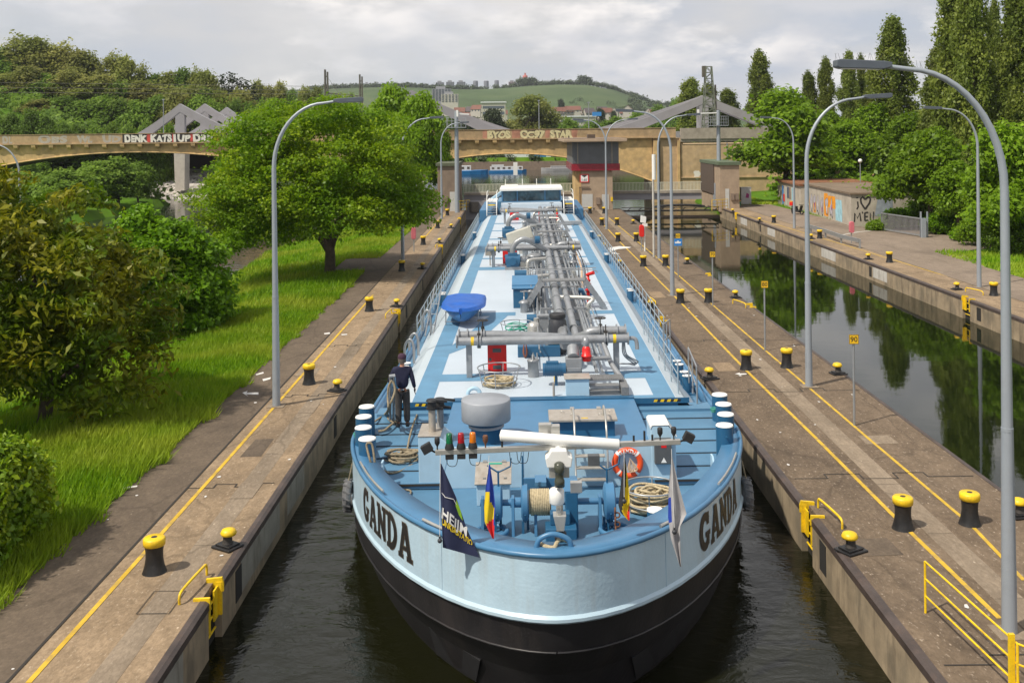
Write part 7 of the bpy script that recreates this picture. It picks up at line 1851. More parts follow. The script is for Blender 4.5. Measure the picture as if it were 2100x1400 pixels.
# ------------------------------------------------------------------ boats and shore beyond the bridge
M['boat_white'] = mat("boat_white", (.62, .64, .66), .4); M['boat_blue'] = mat("boat_blue", (.02, .17, .42), .4); M['boat_grey'] = mat("boat_grey", (.33, .33, .34), .5)
def boat(px, py, Lb, rz, hullm, lb_, decks, hh=1.6):
    p = G(px, py, -1.2); t = empty("moored_boat", p, rz, lb_, "boat"); t["group"] = "boats moored beyond the bridge"
    mb = MB(); w_ = Lb * .09
    prof = [(-1, .85), (-.6, 1), (.4, 1), (.75, .7), (.92, .35), (1, .03)]
    V = [(x * Lb / 2, s_ * w_ * q, z) for z, kx in ((-.4, .9), (hh, 1)) for s_ in (-1, 1) for x, q in prof for q in (q * kx,)]
    V = [(x, y, z + (.45 * max(0, x / (Lb / 2) - .5) if z > 0 else 0)) for x, y, z in V]
    n = len(prof); FF = []
    for s_ in range(2):
        o0, o1 = s_ * n, 2 * n + s_ * n
        FF += [(o0 + i, o0 + i + 1, o1 + i + 1, o1 + i) for i in range(n - 1)]
    FF += [(0, n, 3 * n, 2 * n), tuple(range(2 * n, 3 * n)) + tuple(reversed(range(3 * n, 4 * n)))]
    mb.add(V, FF); mb.build("hull", M[hullm], t)
    for x0, x1, z0, z1, m_ in decks:
        mb = MB(); mb.box(x0 * Lb, x1 * Lb, -w_ * .75, w_ * .75, hh + z0, hh + z1); o = mb.build("cabin", M[m_], t)
        if z1 - z0 > .9:
            n = max(3, int((x1 - x0) * Lb / 1.3))
            for k in range(n):
                x = x0 * Lb + (x1 - x0) * Lb * (k + .3) / n; mb = MB(); mb.box(x, x + .6, -w_ * .75 - .03, -w_ * .75 - .004, hh + z0 + (z1 - z0) * .35, hh + z0 + (z1 - z0) * .8); mb.build("window", M['soffit'], o)
boat(938, 358, 14.5, .06, 'boat_blue', "white boat with a bright blue bow at the left of the middle arch", [(-.5, .22, .02, 1.2, 'boat_white'), (-.30, -.05, 1.22, 1.8, 'boat_white')], .85)
boat(1041, 354, 9.2, .05, 'boat_blue', "white passenger boat with a blue hull stripe in the middle arch", [(-.46, .40, .02, .95, 'boat_white'), (-.42, -.1, .97, 1.35, 'boat_white')], .55)
boat(1150, 350, 10, PI + .1, 'boat_grey', "grey motor boat with a white cabin at the right of the middle arch", [(-.2, .25, .02, .6, 'boat_grey')], .6)
boat(1156, 338, 10, PI - .1, 'boat_white', "white cabin boat moored behind the grey motor boat", [(-.3, .2, .02, 1.2, 'boat_white'), (-.1, .1, 1.22, 1.9, 'boat_white')], .6)
boat(960, 337, 14, .0, 'boat_white', "long white boat moored behind the blue bowed boat", [(-.45, .3, .02, 1.0, 'boat_white')], .6)
t = empty("tent_pavilion", D(1060, 330, 268), 0, "white and blue tent roofs on the far shore seen under the middle arch", "tent"); t.location.z = 1.9; t.scale = (.8, .3, .42)
mb = MB(); mb.prism([(-4, 0), (5, 0), (5, 2.6), (.5, 4), (-4, 2.6)], 0, 6, 'y'); mb.build("white_tent", M['boat_white'], t); mb = MB(); mb.box(5.3, 9.5, 0, 5, 0, 3.4); mb.build("blue_tent", M['boat_blue'], t); mb = MB(); mb.box(9.6, 13, 0, 5, 0, 2.8); mb.build("white_booth", M['boat_white'], t)
mb = MB(); q = D(1020, 338, 262); mb.box(-64, 62, 263.6, 264.8, -2.5, 1.0); tag(mb.build("shore_wall", M['tan_dark']), "low dark embankment wall along the far shore", "wall")
# quay ramp on the far shore
q0 = D(1090, 330, 290); mb = MB(); mb.quad((q0.x - 2, 292, 2.3), (q0.x, 292, 2.3), (q0.x + 8, 266, .9), (q0.x + 5, 266, .9)); tag(mb.build("ramp", M['pale_concrete']), kind="structure")

# ------------------------------------------------------------------ far hill with vineyard, houses and towers
def ridge(x): return 74 - 30 * sst(110, 235, x) - 20 * sst(235, 480, x) + 2 * math.sin(x * .02)
def hz(x, y):
    k = sst(760, 1500, y); return 6 + (ridge(x * 1500 / max(y, 700)) - 6) * k ** 1.25 + 1.2 * math.sin(x * .03) * k
hxs = [-1100 + 40 * i for i in range(60)]; hys = [690, 740, 800, 860, 920, 1000, 1080, 1160, 1240, 1320, 1400, 1460, 1500, 1560, 1700]
mb = MB(); mb.grid(lambda x, y: (x, y, hz(x, y) if y <= 1500 else hz(x, 1500) - (y - 1500) * .05), hxs, hys)
mh = mat("vineyard", (.078, .118, .050), .95, 0, .25, .012, 0, 30, .1, (.12, .125, .06), .7, .006)
_t = mh.node_tree; _w = _t.nodes.new("ShaderNodeTexWave"); _w.inputs["Scale"].default_value = .16; _w.inputs["Distortion"].default_value = 1.5
_c = _t.nodes.new("ShaderNodeTexCoord"); _t.links.new(_c.outputs["Object"], _w.inputs["Vector"])
_r = _t.nodes.new("ShaderNodeValToRGB"); _r.color_ramp.elements[0].color = (.8, .8, .8, 1); _t.links.new(_w.outputs[0], _r.inputs[0])
_b = _t.nodes["Principled BSDF"]; _m = _t.nodes.new("ShaderNodeMixRGB"); _m.blend_type = 'MULTIPLY'; _m.inputs[0].default_value = 1
_t.links.new(_b.inputs["Base Color"].links[0].from_socket, _m.inputs[1]); _t.links.new(_r.outputs[0], _m.inputs[2]); _t.links.new(_m.outputs[0], _b.inputs["Base Color"])
M['vineyard'] = mh
tag(mb.build("hill", M['vineyard'], fix=False), kind="structure")
M['block_grey'] = mat("block_grey", (.26, .265, .29), .7, 0, .1, .05); M['block_cream'] = mat("block_cream", (.46, .44, .37), .7, 0, .05, .05); M['block_pink'] = mat("block_pink", (.33, .24, .25), .7); M['block_dark'] = mat("block_dark", (.13, .14, .17), .7); M['block_win'] = mat("block_window", (.10, .12, .15), .4)
def tower_block(px0, px1, py_t, py_b, Y, m_, lb_, floors=6, cols=5, rnd_=False, grp=None):
    a, b = D(px0, py_b, Y), D(px1, py_t, Y); t = empty("apartment_block", ((a.x + b.x) / 2, Y, a.z), 0, lb_, "apartment block")
    if grp: t["group"] = grp
    w_, h = (b.x - a.x), b.z - a.z; mb = MB()
    if rnd_: mb.lathe([(w_ / 2, -12), (w_ / 2, h), (w_ * .4, h + 1), (0, h + 1)], (0, w_ / 2, 0), 16)
    else: mb.box(-w_ / 2, w_ / 2, 0, w_ * .6, -12, h)
    mb.build("wall", M[m_], t)
    if not rnd_ and floors:
        for k in range(floors):
            z = h * (k + .35) / floors; mb = MB()
            for c_ in range(cols): x = -w_ / 2 + w_ * (c_ + .2) / cols; mb.box(x, x + w_ * .6 / cols, -.35, -.05, z, z + h * .4 / floors)
            mb.build("window_row", M['block_win'], t)
        mb = MB(); mb.box(-w_ * .3, w_ * .2, w_ * .1, w_ * .4, h + .02, h + 2.2); mb.build("roof_house", M['block_grey'], t)
tower_block(886, 924, 182, 207, 900, 'block_grey', "grey apartment block below the skyline above the left arch end", 9, 6)
tower_block(905, 939, 193, 210, 880, 'block_cream', "cream apartment block standing in front of the grey one", 5, 5)
for i, (a, b, tp) in enumerate(((894, 910, 169), (915, 931, 168), (937, 954, 168))): tower_block(a, b, tp, 182, 1500, 'block_grey', "slab tower on the skyline, " + ["left", "middle", "right"][i] + " of the three grey ones", 6, 4, False, "grey slab towers on the skyline")
for i, (a, b, tp) in enumerate(((970, 980, 167), (992, 1002, 167), (1014, 1023, 166))): tower_block(a, b, tp, 182, 1500, 'block_dark', "round dark tower on the skyline, " + ["left", "middle", "right"][i] + " of the three", 0, 0, True, "round towers on the skyline")
tower_block(1043, 1058, 168, 182, 1500, 'block_pink', "pinkish apartment block on the skyline", 5, 3)
tower_block(747, 757, 172, 186, 1500, 'block_grey', "pale slab far left on the skyline beyond the big tree", 5, 2); tower_block(765, 775, 171, 186, 1500, 'block_grey', "grey slab on the skyline right of the pale slab", 5, 2)
q = D(1077, 150, 1500); t = empty("radio_mast", (q.x, 1500, 70), 0, "red and white radio mast on the hilltop", "mast"); h = q.z - 70
for k in range(5): mb = MB(); mb.box(-1.2, 1.2, -1, 1, h * k / 5, h * (k + 1) / 5 - .02); mb.build("section", M['red_mast'] if 'red_mast' in M else M.setdefault('red_mast', mat("mast_red", (.45, .12, .10), .6)) if k % 2 else M['boat_white'], t)
mb = MB(); mb.lathe([(1.5, h * .66), (3.6, h * .70), (3.6, h * .84), (1.5, h * .88)], (0, 0, 0), 12); mb.build("aerial_ring", M['red_mast'], t)
q = D(1096, 160, 1480); t = empty("water_tower", (q.x, 1480, 70), 0, "slim brown tower with a wider head on the hilltop", "tower"); h = q.z - 70
mb = MB(); mb.lathe([(1.9, 0), (1.7, h * .6)], (0, 0, 0), 10); mb.build("shaft", M['tan_dark'], t); mb = MB(); mb.lathe([(2.2, h * .6), (2.7, h * .63), (2.7, h * .82), (1.2, h), (0, h)], (0, 0, 0), 10); mb.build("head", M['soffit'], t)
# houses below the hill
M['roof_red'] = mat("tile_roof", (.17, .075, .055), .8, 0, .25, .1); M['roof_dark'] = mat("dark_roof", (.085, .07, .075), .8); M['house_white'] = mat("house_white", (.44, .41, .37), .8, 0, .1, .05)
def house(w_, d_, h, rh, rm):
    t = empty("house", (0, 0, 0), 0, "house", "house"); mb = MB(); mb.box(-w_ / 2, w_ / 2, 0, d_, -4, h); mb.add([(-w_ / 2, 0, h), (-w_ / 2, d_, h), (-w_ / 2, d_ / 2, h + rh * .98), (w_ / 2, 0, h), (w_ / 2, d_, h), (w_ / 2, d_ / 2, h + rh * .98)], [(0, 1, 2), (3, 5, 4)]); mb.build("wall", M['house_white'], t)
    mb = MB(); e = .5
    mb.quad((-w_ / 2 - e, -e, h - .3), (w_ / 2 + e, -e, h - .3), (w_ / 2 + e, d_ / 2, h + rh), (-w_ / 2 - e, d_ / 2, h + rh)); mb.quad((-w_ / 2 - e, d_ + e, h - .3), (w_ / 2 + e, d_ + e, h - .3), (w_ / 2 + e, d_ / 2, h + rh), (-w_ / 2 - e, d_ / 2, h + rh)); mb.build("roof", M[rm], t)
    for k in range(3): mb = MB(); x = -w_ / 2 + w_ * (k + .3) / 3; mb.box(x, x + 1.4, -.06, -.01, h - 2.2, h - .8); mb.build("window", M['block_win'], t)
    return t
hs = [house(11, 9, 5, 4.5, 'roof_red'), house(15, 9, 5, 4, 'roof_red'), house(10, 9, 6, 5, 'roof_dark')]
rh_ = random.Random(11); first = [True] * 3
spots = []
for px in (942, 950, 962, 975, 985, 996, 1012, 1025): spots.append((px, rh_.uniform(213, 232), rh_.uniform(560, 760)))
for px in list(range(1130, 1262, 9)): spots.append((px, rh_.uniform(217, 236), rh_.uniform(540, 740)))
for px in (1268, 1281, 1296, 1338, 1345): spots.append((px, rh_.uniform(216, 226), rh_.uniform(640, 760)))
HL = [("red roofed house among those below the vineyard", "red roofed houses below the vineyard"), ("wide red roofed house among those below the vineyard", "wide red roofed houses below the vineyard"), ("dark roofed house among those below the vineyard", "dark roofed houses below the vineyard")]
for i, (px, py, Y) in enumerate(spots):
    k = i % 3; Y = max(Y, 640); q = D(px, py, Y); gnd = gz2(q.x, Y) if Y < 700 else hz(q.x, Y)
    o = hs[k] if first[k] else dup(hs[k]); first[k] = False
    o.location = (q.x, Y, max(q.z - 5.5, gnd)); o.rotation_euler = (0, 0, rh_.choice([0, .3, -.4, 1.4])); o.scale = (.62, .62, .62); o["label"], o["group"] = HL[k]
for px, py, w_, lb_ in ((1185, 240, 18, "flat pale commercial building with a light roof beyond the bridge"), (1012, 211, 12, "white flat building among the houses below the vineyard")):
    q = D(px, py, 520); t = empty("flat_building", (q.x, 520, q.z - 8), 0, lb_, "building"); mb = MB(); mb.box(-w_ / 2, w_ / 2, 0, 12, -6, 8); mb.build("wall", M['block_cream'], t); mb = MB(); mb.box(-w_ / 2 - .5, w_ / 2 + .5, -.5, 12.5, 8.01, 8.6); mb.build("roof", M['boat_white'], t)
    for k in range(2): mb = MB(); mb.box(-w_ / 2 + .5, w_ / 2 - .5, -.05, -.01, 2 + k * 3, 3.4 + k * 3); mb.build("window_row", M['block_win'], t)
q = D(1224, 234, 500); mb = MB(); mb.box(q.x - 2.2, q.x + 2.2, 500, 501, q.z - 1, q.z + 1); tag(mb.build("blue_hoarding", M['sign_blue']), "small bright blue hoarding among the trees beyond the bridge", "hoarding")
q = D(1898, 262, 150); mb = MB(); mb.box(-2.2, 2.2, 0, 6, 0, 2.6); t = empty("truck", (q.x, 150, q.z - 2.0), .1, "white truck with blue and red stripes glimpsed between the trees at the right", "truck"); mb.build("box_body", M['boat_white'], t); mb = MB(); mb.box(-2.21, -.2, -.02, -.004, .2, 1.0); mb.build("blue_stripe", M['boat_blue'], t); mb = MB(); mb.box(1.7, 2.2, -.02, -.004, 1.2, 2.58); mb.build("red_stripe", M['red0'], t); mb = MB(); mb.cyl((1.5, -.1, -.1), (1.5, .2, -.1), .5); mb.build("wheel", M['black'], t)
# ------------------------------------------------------------------ trees: every crown is a cloud of leaf faces in clumps
M['bark'] = mat("bark", (.075, .055, .040), .95, 0, .35, 4, .8, 12)
M['bark_pale'] = mat("pale_bark", (.16, .13, .10), .95, 0, .35, 3, .6, 12)
LM = dict(
    lime=leaf_mat("leaf_lime_green", (.088, .175, .004), (.30, .405, .010), (.135, .255, .006), .52, .45, .35),
    bronze=leaf_mat("leaf_bronze_green", (.12, .155, .006), (.41, .39, .014), (.13, .24, .008), .42, .45, .45),
    bush=leaf_mat("leaf_bush_green", (.085, .20, .005), (.22, .40, .010), None, .5, .45),
    poplar=leaf_mat("leaf_poplar", (.12, .16, .022), (.28, .33, .06), (.14, .19, .03), .48, .5, .3),
    maple=leaf_mat("leaf_maple", (.11, .21, .008), (.26, .41, .018), (.15, .26, .010), .5, .45, .3),
    wood=leaf_mat("leaf_wood_olive", (.20, .215, .05), (.42, .41, .12), (.22, .26, .055), .5, .6, .08),
    green=leaf_mat("leaf_wood_green", (.11, .20, .022), (.25, .37, .05), (.13, .22, .028), .5, .6, .08),
    dark=leaf_mat("leaf_dark", (.022, .036, .014), (.055, .075, .030), None, .2, .6),
    far=leaf_mat("leaf_far", (.060, .088, .040), (.110, .145, .070), None, .25, .7),
    ivy=leaf_mat("leaf_ivy", (.13, .24, .004), (.42, .52, .012), (.14, .27, .006), .32, .45, .9))
def cloud(name, lobes, n, k, rad, size, mt, seed=1, flat=.5, wid=.62, up=.5, shell=.30, droop=0.0, parent=None, low=-.75, squash=None):
    rng = np.random.RandomState(seed)
    Lb = np.array([l if len(l) == 6 else (l[0], l[1], l[2], l[3], l[3], l[3]) for l in lobes], float)
    wgt = (Lb[:, 3] * Lb[:, 4] + Lb[:, 3] * Lb[:, 5] + Lb[:, 4] * Lb[:, 5]); wgt /= wgt.sum()
    li = rng.choice(len(Lb), n, p=wgt)
    d = rng.normal(size=(n, 3)); d /= np.linalg.norm(d, axis=1)[:, None]
    fl = d[:, 2] < low; d[fl, 2] *= -1
    r = 1 - shell * np.abs(rng.normal(size=n)); r = np.clip(r, .1, 1.06)
    C = Lb[li, :3] + Lb[li, 3:] * d * r[:, None]
    C = np.repeat(C, k, 0); O = np.repeat(d, k, 0); m = n * k
    sp = rng.normal(size=(m, 3)) * rad; sp[:, 2] *= flat; sp[:, 2] -= droop * np.hypot(sp[:, 0], sp[:, 1])
    P = C + sp
    nr = O * .5 + rng.normal(size=(m, 3)) * .55; nr[:, 2] += up; nr /= np.linalg.norm(nr, axis=1)[:, None]
    t = rng.normal(size=(m, 3)); t -= nr * (t * nr).sum(1)[:, None]; t /= np.linalg.norm(t, axis=1)[:, None]
    b = np.cross(nr, t); s = size * rng.uniform(.45, 1.6, m)[:, None]
    if squash is not None: t, b = t * squash, b * squash
    V = np.empty((m, 4, 3)); V[:, 0] = P - t * s * .5; V[:, 1] = P + b * s * .5 * wid; V[:, 2] = P + t * s * .5; V[:, 3] = P - b * s * .5 * wid
    V[:, (1, 3)] += nr[:, None, :] * (s * .12)[:, None, :] * (squash if squash is not None else 1)
    me = bpy.data.meshes.new(name); me.vertices.add(m * 4); me.loops.add(m * 4); me.polygons.add(m)
    me.vertices.foreach_set("co", V.reshape(-1).astype(np.float32)); me.loops.foreach_set("vertex_index", np.arange(m * 4, dtype=np.int32))
    me.polygons.foreach_set("loop_start", np.arange(0, m * 4, 4, dtype=np.int32)); me.polygons.foreach_set("loop_total", np.full(m, 4, np.int32))
    me.materials.append(LM[mt]); me.update(); me.validate()
    o = bpy.data.objects.new(name, me); col.objects.link(o)
    if parent is not None: o.parent = parent
    return o
def trunk(parent, base_r, pts, limbs, m_='bark', n=10):
    mb = MB(); P = smooth_path(pts, 4); mb.tube(P, [base_r * (1.25 if i == 0 else 1 - .55 * i / len(P)) for i in range(len(P))], n)
    for a, b, c, r in limbs: Q = smooth_path([a, b, c], 4); mb.tube(Q, [r * (1 - .7 * i / len(Q)) for i in range(len(Q))], 7)
    mb.build("trunk", M[m_], parent); return parent

# the big tree on the left meadow
p = G(676, 566, -.15); t = empty("meadow_tree", p, 0, "large broad tree with bright lime green leaves standing in the left meadow", "tree")
rs = random.Random(3); lobes = []
cx, cy = -.9, .3                             # crown centre relative to the trunk
for i in range(120):                         # a dome of overlapping sprays, lower on the left
    zz = 1 - 1.72 * (i + .5) / 120; a = i * 2.39996; rr_ = math.sqrt(1 - zz * zz); k = rs.uniform(.68, 1.02) * (1 + .13 * math.sin(3 * a + zz * 5) * rr_)
    x = 6.7 * rr_ * math.cos(a) * k; z = 5.1 + (5.8 * zz if zz > 0 else 2.9 * zz * (1.15 - .05 * x)) * k
    lobes.append((cx + x, cy + 6.0 * rr_ * math.sin(a) * k, z, rs.uniform(.9, 1.5), rs.uniform(.9, 1.5), rs.uniform(.45, .75)))
for i in range(14): lobes.append((cx + rs.uniform(-4, 4), cy + rs.uniform(-4, 4), rs.uniform(4, 8.2), 1.6, 1.6, .9))
lobes += [(-5.6, -1.5, 2.4, 1.4, 1.4, .7), (-6.2, 0, 3.2, 1.4, 1.4, .7), (5.0, -1, 3.7, 1.4, 1.4, .6), (5.9, .5, 4.6, 1.2, 1.2, .6)]
cloud("crown", lobes, 3900, 32, .36, .19, 'lime', 5, .36, .55, .75, .22, .25, t, -.92)
trunk(t, .36, [(0, 0, -.2), (.05, 0, 1.4), (-.1, .1, 2.6), (-.2, .2, 5.5)], [((0, 0, 1.5), (-.9, -.2, 2.7), (-3.2, -.6, 4.0), .24), ((.05, 0, 1.3), (.5, .1, 2.6), (2.2, .2, 4.6), .22), ((0, 0, 2.2), (-.5, -1.2, 3.4), (-1.2, -3, 4.6), .16), ((-.1, .1, 2.4), (.8, -.8, 3.6), (2.4, -2, 4.8), .14), ((-.1, .1, 2.6), (-1.4, .8, 4), (-3.5, 1.5, 5.6), .16)])
# bronze tipped tree, the bush behind it, the ivy mound
p = D(88, 600, 31.5); t = empty("bronze_tree", (p.x, 31.5, -.4), 0, "near tree with bronze and olive leaves filling the left edge", "tree")
lobes = []; rs = random.Random(8)
for i in range(150):                         # loose drooping sprays in layers
    zz = 1 - 1.86 * (i + .5) / 150; a = i * 2.39996; rr_ = math.sqrt(1 - zz * zz); k = rs.uniform(.55, 1.04); q = rs.uniform(.5, .85)
    lobes.append((-.8 + 4.1 * rr_ * math.cos(a) * k, 3.4 * rr_ * math.sin(a) * k, 3.9 + (3.9 if zz > 0 else 3.0) * zz * k, q, q, rs.uniform(.20, .34)))
lobes += [(-2.9, -.5, 7.4, .8, .8, .3), (-2.2, -.5, 6.9, .8, .8, .3), (3.3, -.4, 2.2, .6, .6, .3), (2.9, -.6, 1.5, .6, .6, .3), (1.9, -1.2, 1.0, .7, .7, .3)]
cloud("crown", lobes, 2000, 20, .26, .25, 'bronze', 9, .5, .36, .4, .2, .6, t, -.9)
trunk(t, .22, [(0, 0, 0), (.1, 0, 1.5), (-.2, 0, 3), (-.4, 0, 5.5)], [((0, 0, .9), (1, -.3, 1.8), (2.4, -.5, 2.6), .10), ((0, 0, 1.2), (-1, .2, 2.4), (-2.6, 0, 3.4), .12), ((0, 0, 1.6), (.8, .4, 3.2), (1.8, .4, 4.6), .09)])
def bush(name, lb_, cat, px, py_b, Y, lobes, mt, n, k, rad, size, seed, z0=None, **kw):
    x = bx(px, Y); t = empty(name, (x, Y, gz2(x, Y) if z0 is None else z0), 0, lb_, cat); cloud("crown", lobes, n, k, rad, size, mt, seed, parent=t, **kw)
    mb = MB()
    for j in range(4): a = 1.6 * j; mb.tube([(.1 * math.cos(a), .1 * math.sin(a), -.2), (.3 * math.cos(a), .3 * math.sin(a), .7), tuple(Vector(lobes[j % len(lobes)][:3]))], [.06, .05, .02], 6)
    mb.build("stem", M['bark'], t); return t
rs = random.Random(15); lobes = []
for i in range(90):
    zz = 1 - 1.8 * (i + .5) / 90; a = i * 2.39996; rr_ = math.sqrt(1 - zz * zz); k = rs.uniform(.6, 1.06); q = rs.uniform(.45, .85)
    x = 2.7 * rr_ * math.cos(a) * k; lobes.append((x, 2.3 * rr_ * math.sin(a) * k, 2.7 - .42 * x + (2.4 if zz > 0 else 2.1) * zz * k, q, q, q * .5))
lobes += [(-1.0, 0, 5.6, .5, .5, .5), (.6, 0, 5.0, .4, .4, .5), (1.4, 0, 4.5, .45, .45, .5)]
bush("rounded_bush", "dense bright green bush between the bronze tree and the meadow tree", "bush", 335, 640, 46, lobes, 'bush', 1900, 20, .25, .22, 12, flat=.45, droop=.5, up=.6, shell=.2)
bush("ivy_hedge", "thick ivy covered hedge at the lower left corner", "hedge", -30, 1200, 20.6, [(-.1, 0, 1.1, .7, 1.3, 1.1), (-.9, .2, 1.3, 1.0, 1.3, 1.2), (.05, -1.2, .8, .6, .9, .85), (.0, 1.0, .9, .6, .9, .9), (-.6, -1.3, 1.1, .8, .9, 1.0), (.15, .1, 1.9, .4, .7, .35), (-.5, -.6, 2.15, .5, .5, .3), (.1, -.7, 1.5, .5, .6, .5)], 'ivy', 2600, 20, .15, .12, 14, 0.0, flat=.8, up=.3, shell=.16)

# templates for the rest: unit height, unit crown width
def lobes_round(seed, n=16, z0=.22, tall=1.0):
    r_ = random.Random(seed); o = []
    for i in range(n):
        a = r_.uniform(0, 2 * PI); q = math.sqrt(r_.uniform(.02, 1)); z = r_.uniform(0, 1); R_ = .5 * (1 - .6 * max(0, z - .3) ** 1.4 / .6) - .13
        o.append((R_ * q * math.cos(a), R_ * q * math.sin(a), z0 + .08 + (.90 - z0 - .08) * z, r_.uniform(.13, .19), r_.uniform(.13, .19), r_.uniform(.08, .13)))
    return o
def lobes_poplar(seed, n=44):
    r_ = random.Random(seed); o = []
    for i in range(n):
        z = (i + r_.random()) / n; R_ = .36 * math.sin(PI * (.16 + .78 * z)) ** .9 * r_.uniform(.35, 1.08); a = i * 2.4 + r_.uniform(-.5, .5); q = r_.uniform(.085, .15)
        o.append((R_ * math.cos(a), R_ * math.sin(a), .15 + .80 * z, q, q, r_.uniform(.035, .065)))
    o.append((0, 0, .96, .10, .10, .04)); return o
def lobes_conifer(): return [(0, 0, .12 + .085 * i, .46 * (1 - i / 11), .46 * (1 - i / 11), .05) for i in range(11)]
def template(name, lb_, cat, lobes, mt, n, k, rad, size, seed, bark='bark', asp=1.5, **kw):
    t = empty(name, (0, 0, -500), 0, lb_, cat); sq = np.array([1.0, 1.0, 1 / asp])
    cloud("crown", lobes, n, k, rad, size, mt, seed, parent=t, squash=sq, **kw)
    mb = MB(); mb.tube(smooth_path([(0, 0, -.03), (.012, 0, .2), (-.01, .01, .5), (0, 0, .86)], 3), [.030, .028, .026, .024, .022, .020, .016, .012, .008, .004][:10], 7)
    for j, l in enumerate(lobes[:7]): mb.tube([(0, 0, .22 + .07 * j), (l[0] * .5, l[1] * .5, max(.3, l[2] - .1)), l[:3]], [.013, .009, .003], 5)
    mb.build("trunk", M[bark], t); return t
used = {}
def place(T, px, top, Y, wpx, lb_=None, grp=None, rot=None, dz=0.0):
    x = bx(px, Y); zt = bzf(px, top, Y); zb = gz2(x, Y) - .1 + dz; h = max(2.5, zt - zb); w_ = wpx * Y / F
    o = T if T.name not in used else dup(T); used[T.name] = 1
    o.location = (x, Y, zb); o.scale = (w_, w_, h); o.rotation_euler = (0, 0, rs.uniform(0, 6.28) if rot is None else rot)
    if lb_: o["label"] = lb_
    if grp: o["group"] = grp
    return o
rs = random.Random(5)
# right bank
mp = [template("maple_tree", "maple", "tree", lobes_round(31 + i, 22), 'maple', 950, 22, .048, .040, 40 + i, asp=1.05, flat=.6, droop=.25, up=.6) for i in range(2)]
place(mp[0], 1612, 186, 119, 238, "broad bright green tree between the right gate house and the pale building", dz=.6)
place(mp[1], 1905, 262, 84, 205, "rounded fresh green tree behind the sliding gate")
place(mp[0], 2066, 258, 68, 240, "bright yellow green tree at the right edge before the poplars")
place(mp[1], 1735, 245, 128, 150, "dark green tree rising above the service building roof"); place(mp[0], 1800, 215, 132, 150, "dense green tree left of the rounded gate tree")
place(mp[1], 1690, 225, 136, 140, "green tree right behind the broad bright tree"); place(mp[0], 1865, 235, 122, 170, "shaded green tree behind the rounded gate tree")
place(mp[1], 1965, 330, 80, 140, "leafy shrub tree under the poplars at the edge of the grass"); place(mp[0], 1968, 245, 112, 200, "deep green tree filling the gap before the poplars")
pp = [template("poplar_tree", "poplar", "tree", lobes_poplar(3 + i), 'poplar', 1900, 15, .042, .050, 60 + i, 'bark_pale', 3.2, flat=.5, up=.25, shell=.22) for i in range(2)]
for px, top, Y, w_, lb_ in ((1958, -45, 104, 100, "tall poplar at the left of the big group cut by the top of the picture"), (1998, -80, 100, 86, "tallest poplar in the middle of the big group at the right"), (2040, 5, 112, 42, "slim poplar spire in the right part of the big group"), (2090, -40, 98, 90, "poplar at the right edge of the picture"), (1926, 100, 110, 66, "shorter poplar leaning on the left side of the big group"), (2062, 120, 106, 78, "lower poplar between the slim spire and the right edge"),
                       (1832, 38, 132, 82, "lone tall poplar with a ragged crown above the sliding gate"), (1559, 108, 185, 56, "slim poplar standing alone above the broad bright tree"), (1742, 108, 165, 42, "narrow poplar above the service building, the left of a pair"), (1768, 116, 168, 32, "narrow poplar above the service building, the right of a pair"), (1694, 122, 170, 40, "leaning poplar behind the broad bright tree"), (1660, 150, 172, 44, "short poplar left of the leaning poplar"),
                       (1790, 140, 150, 40, "brownish poplar between the pair and the lone tall poplar"), (1925, 150, 118, 90, "lower poplar at the foot of the big group"), (1416, 164, 232, 66, "broad poplar behind the right steel gable"), (1452, 175, 236, 56, "second poplar behind the right steel gable"), (1494, 185, 240, 58, "poplar right of the lattice mast")):
    place(pp[rs.randint(0, 1)], px, top, Y, w_ * 1.25, lb_)
place(mp[1], 862, 188, 119, 130, "darker green tree behind the big meadow tree by the gate house", dz=.3); place(mp[0], 800, 178, 128, 150, "green tree mostly hidden behind the big meadow tree"); place(mp[0], 905, 268, 125, 70, "small light green tree beside the left camera mast")
for i, (px, py, Y, w_, h) in enumerate(((1838, 450, 87, 2.6, 1.7), (1800, 462, 85.5, 1.6, .8), (1935, 470, 82, 3.0, 1.8), (2010, 470, 74, 3.2, 2.2), (1985, 500, 77, 2.2, 1.1), (2085, 500, 68, 3.4, 2.6), (1900, 430, 88, 3.5, 2.6), (2070, 440, 70, 4, 3.4))):
    x = bx(px, Y); bush("shrub", ["low dark shrub beside the I love men wall", "grassy tuft at the foot of the I love men wall", "green shrub left of the grass verge", "large shrub under the bright yellow green tree", "low shrub at the edge of the grass verge", "shrub at the right edge behind the last street lamp", "dark shrub behind the sliding gate", "tall shrub below the poplars at the right edge"][i], "shrub", px, py, Y, [(0, 0, h * .5, w_ * .5, w_ * .5, h * .5), (w_ * .3, 0, h * .4, w_ * .3, w_ * .3, h * .4), (-w_ * .3, -.2, h * .42, w_ * .32, w_ * .3, h * .42)], 'maple' if i % 2 else 'bush', 420, 18, .16, .16, 90 + i, up=.6)
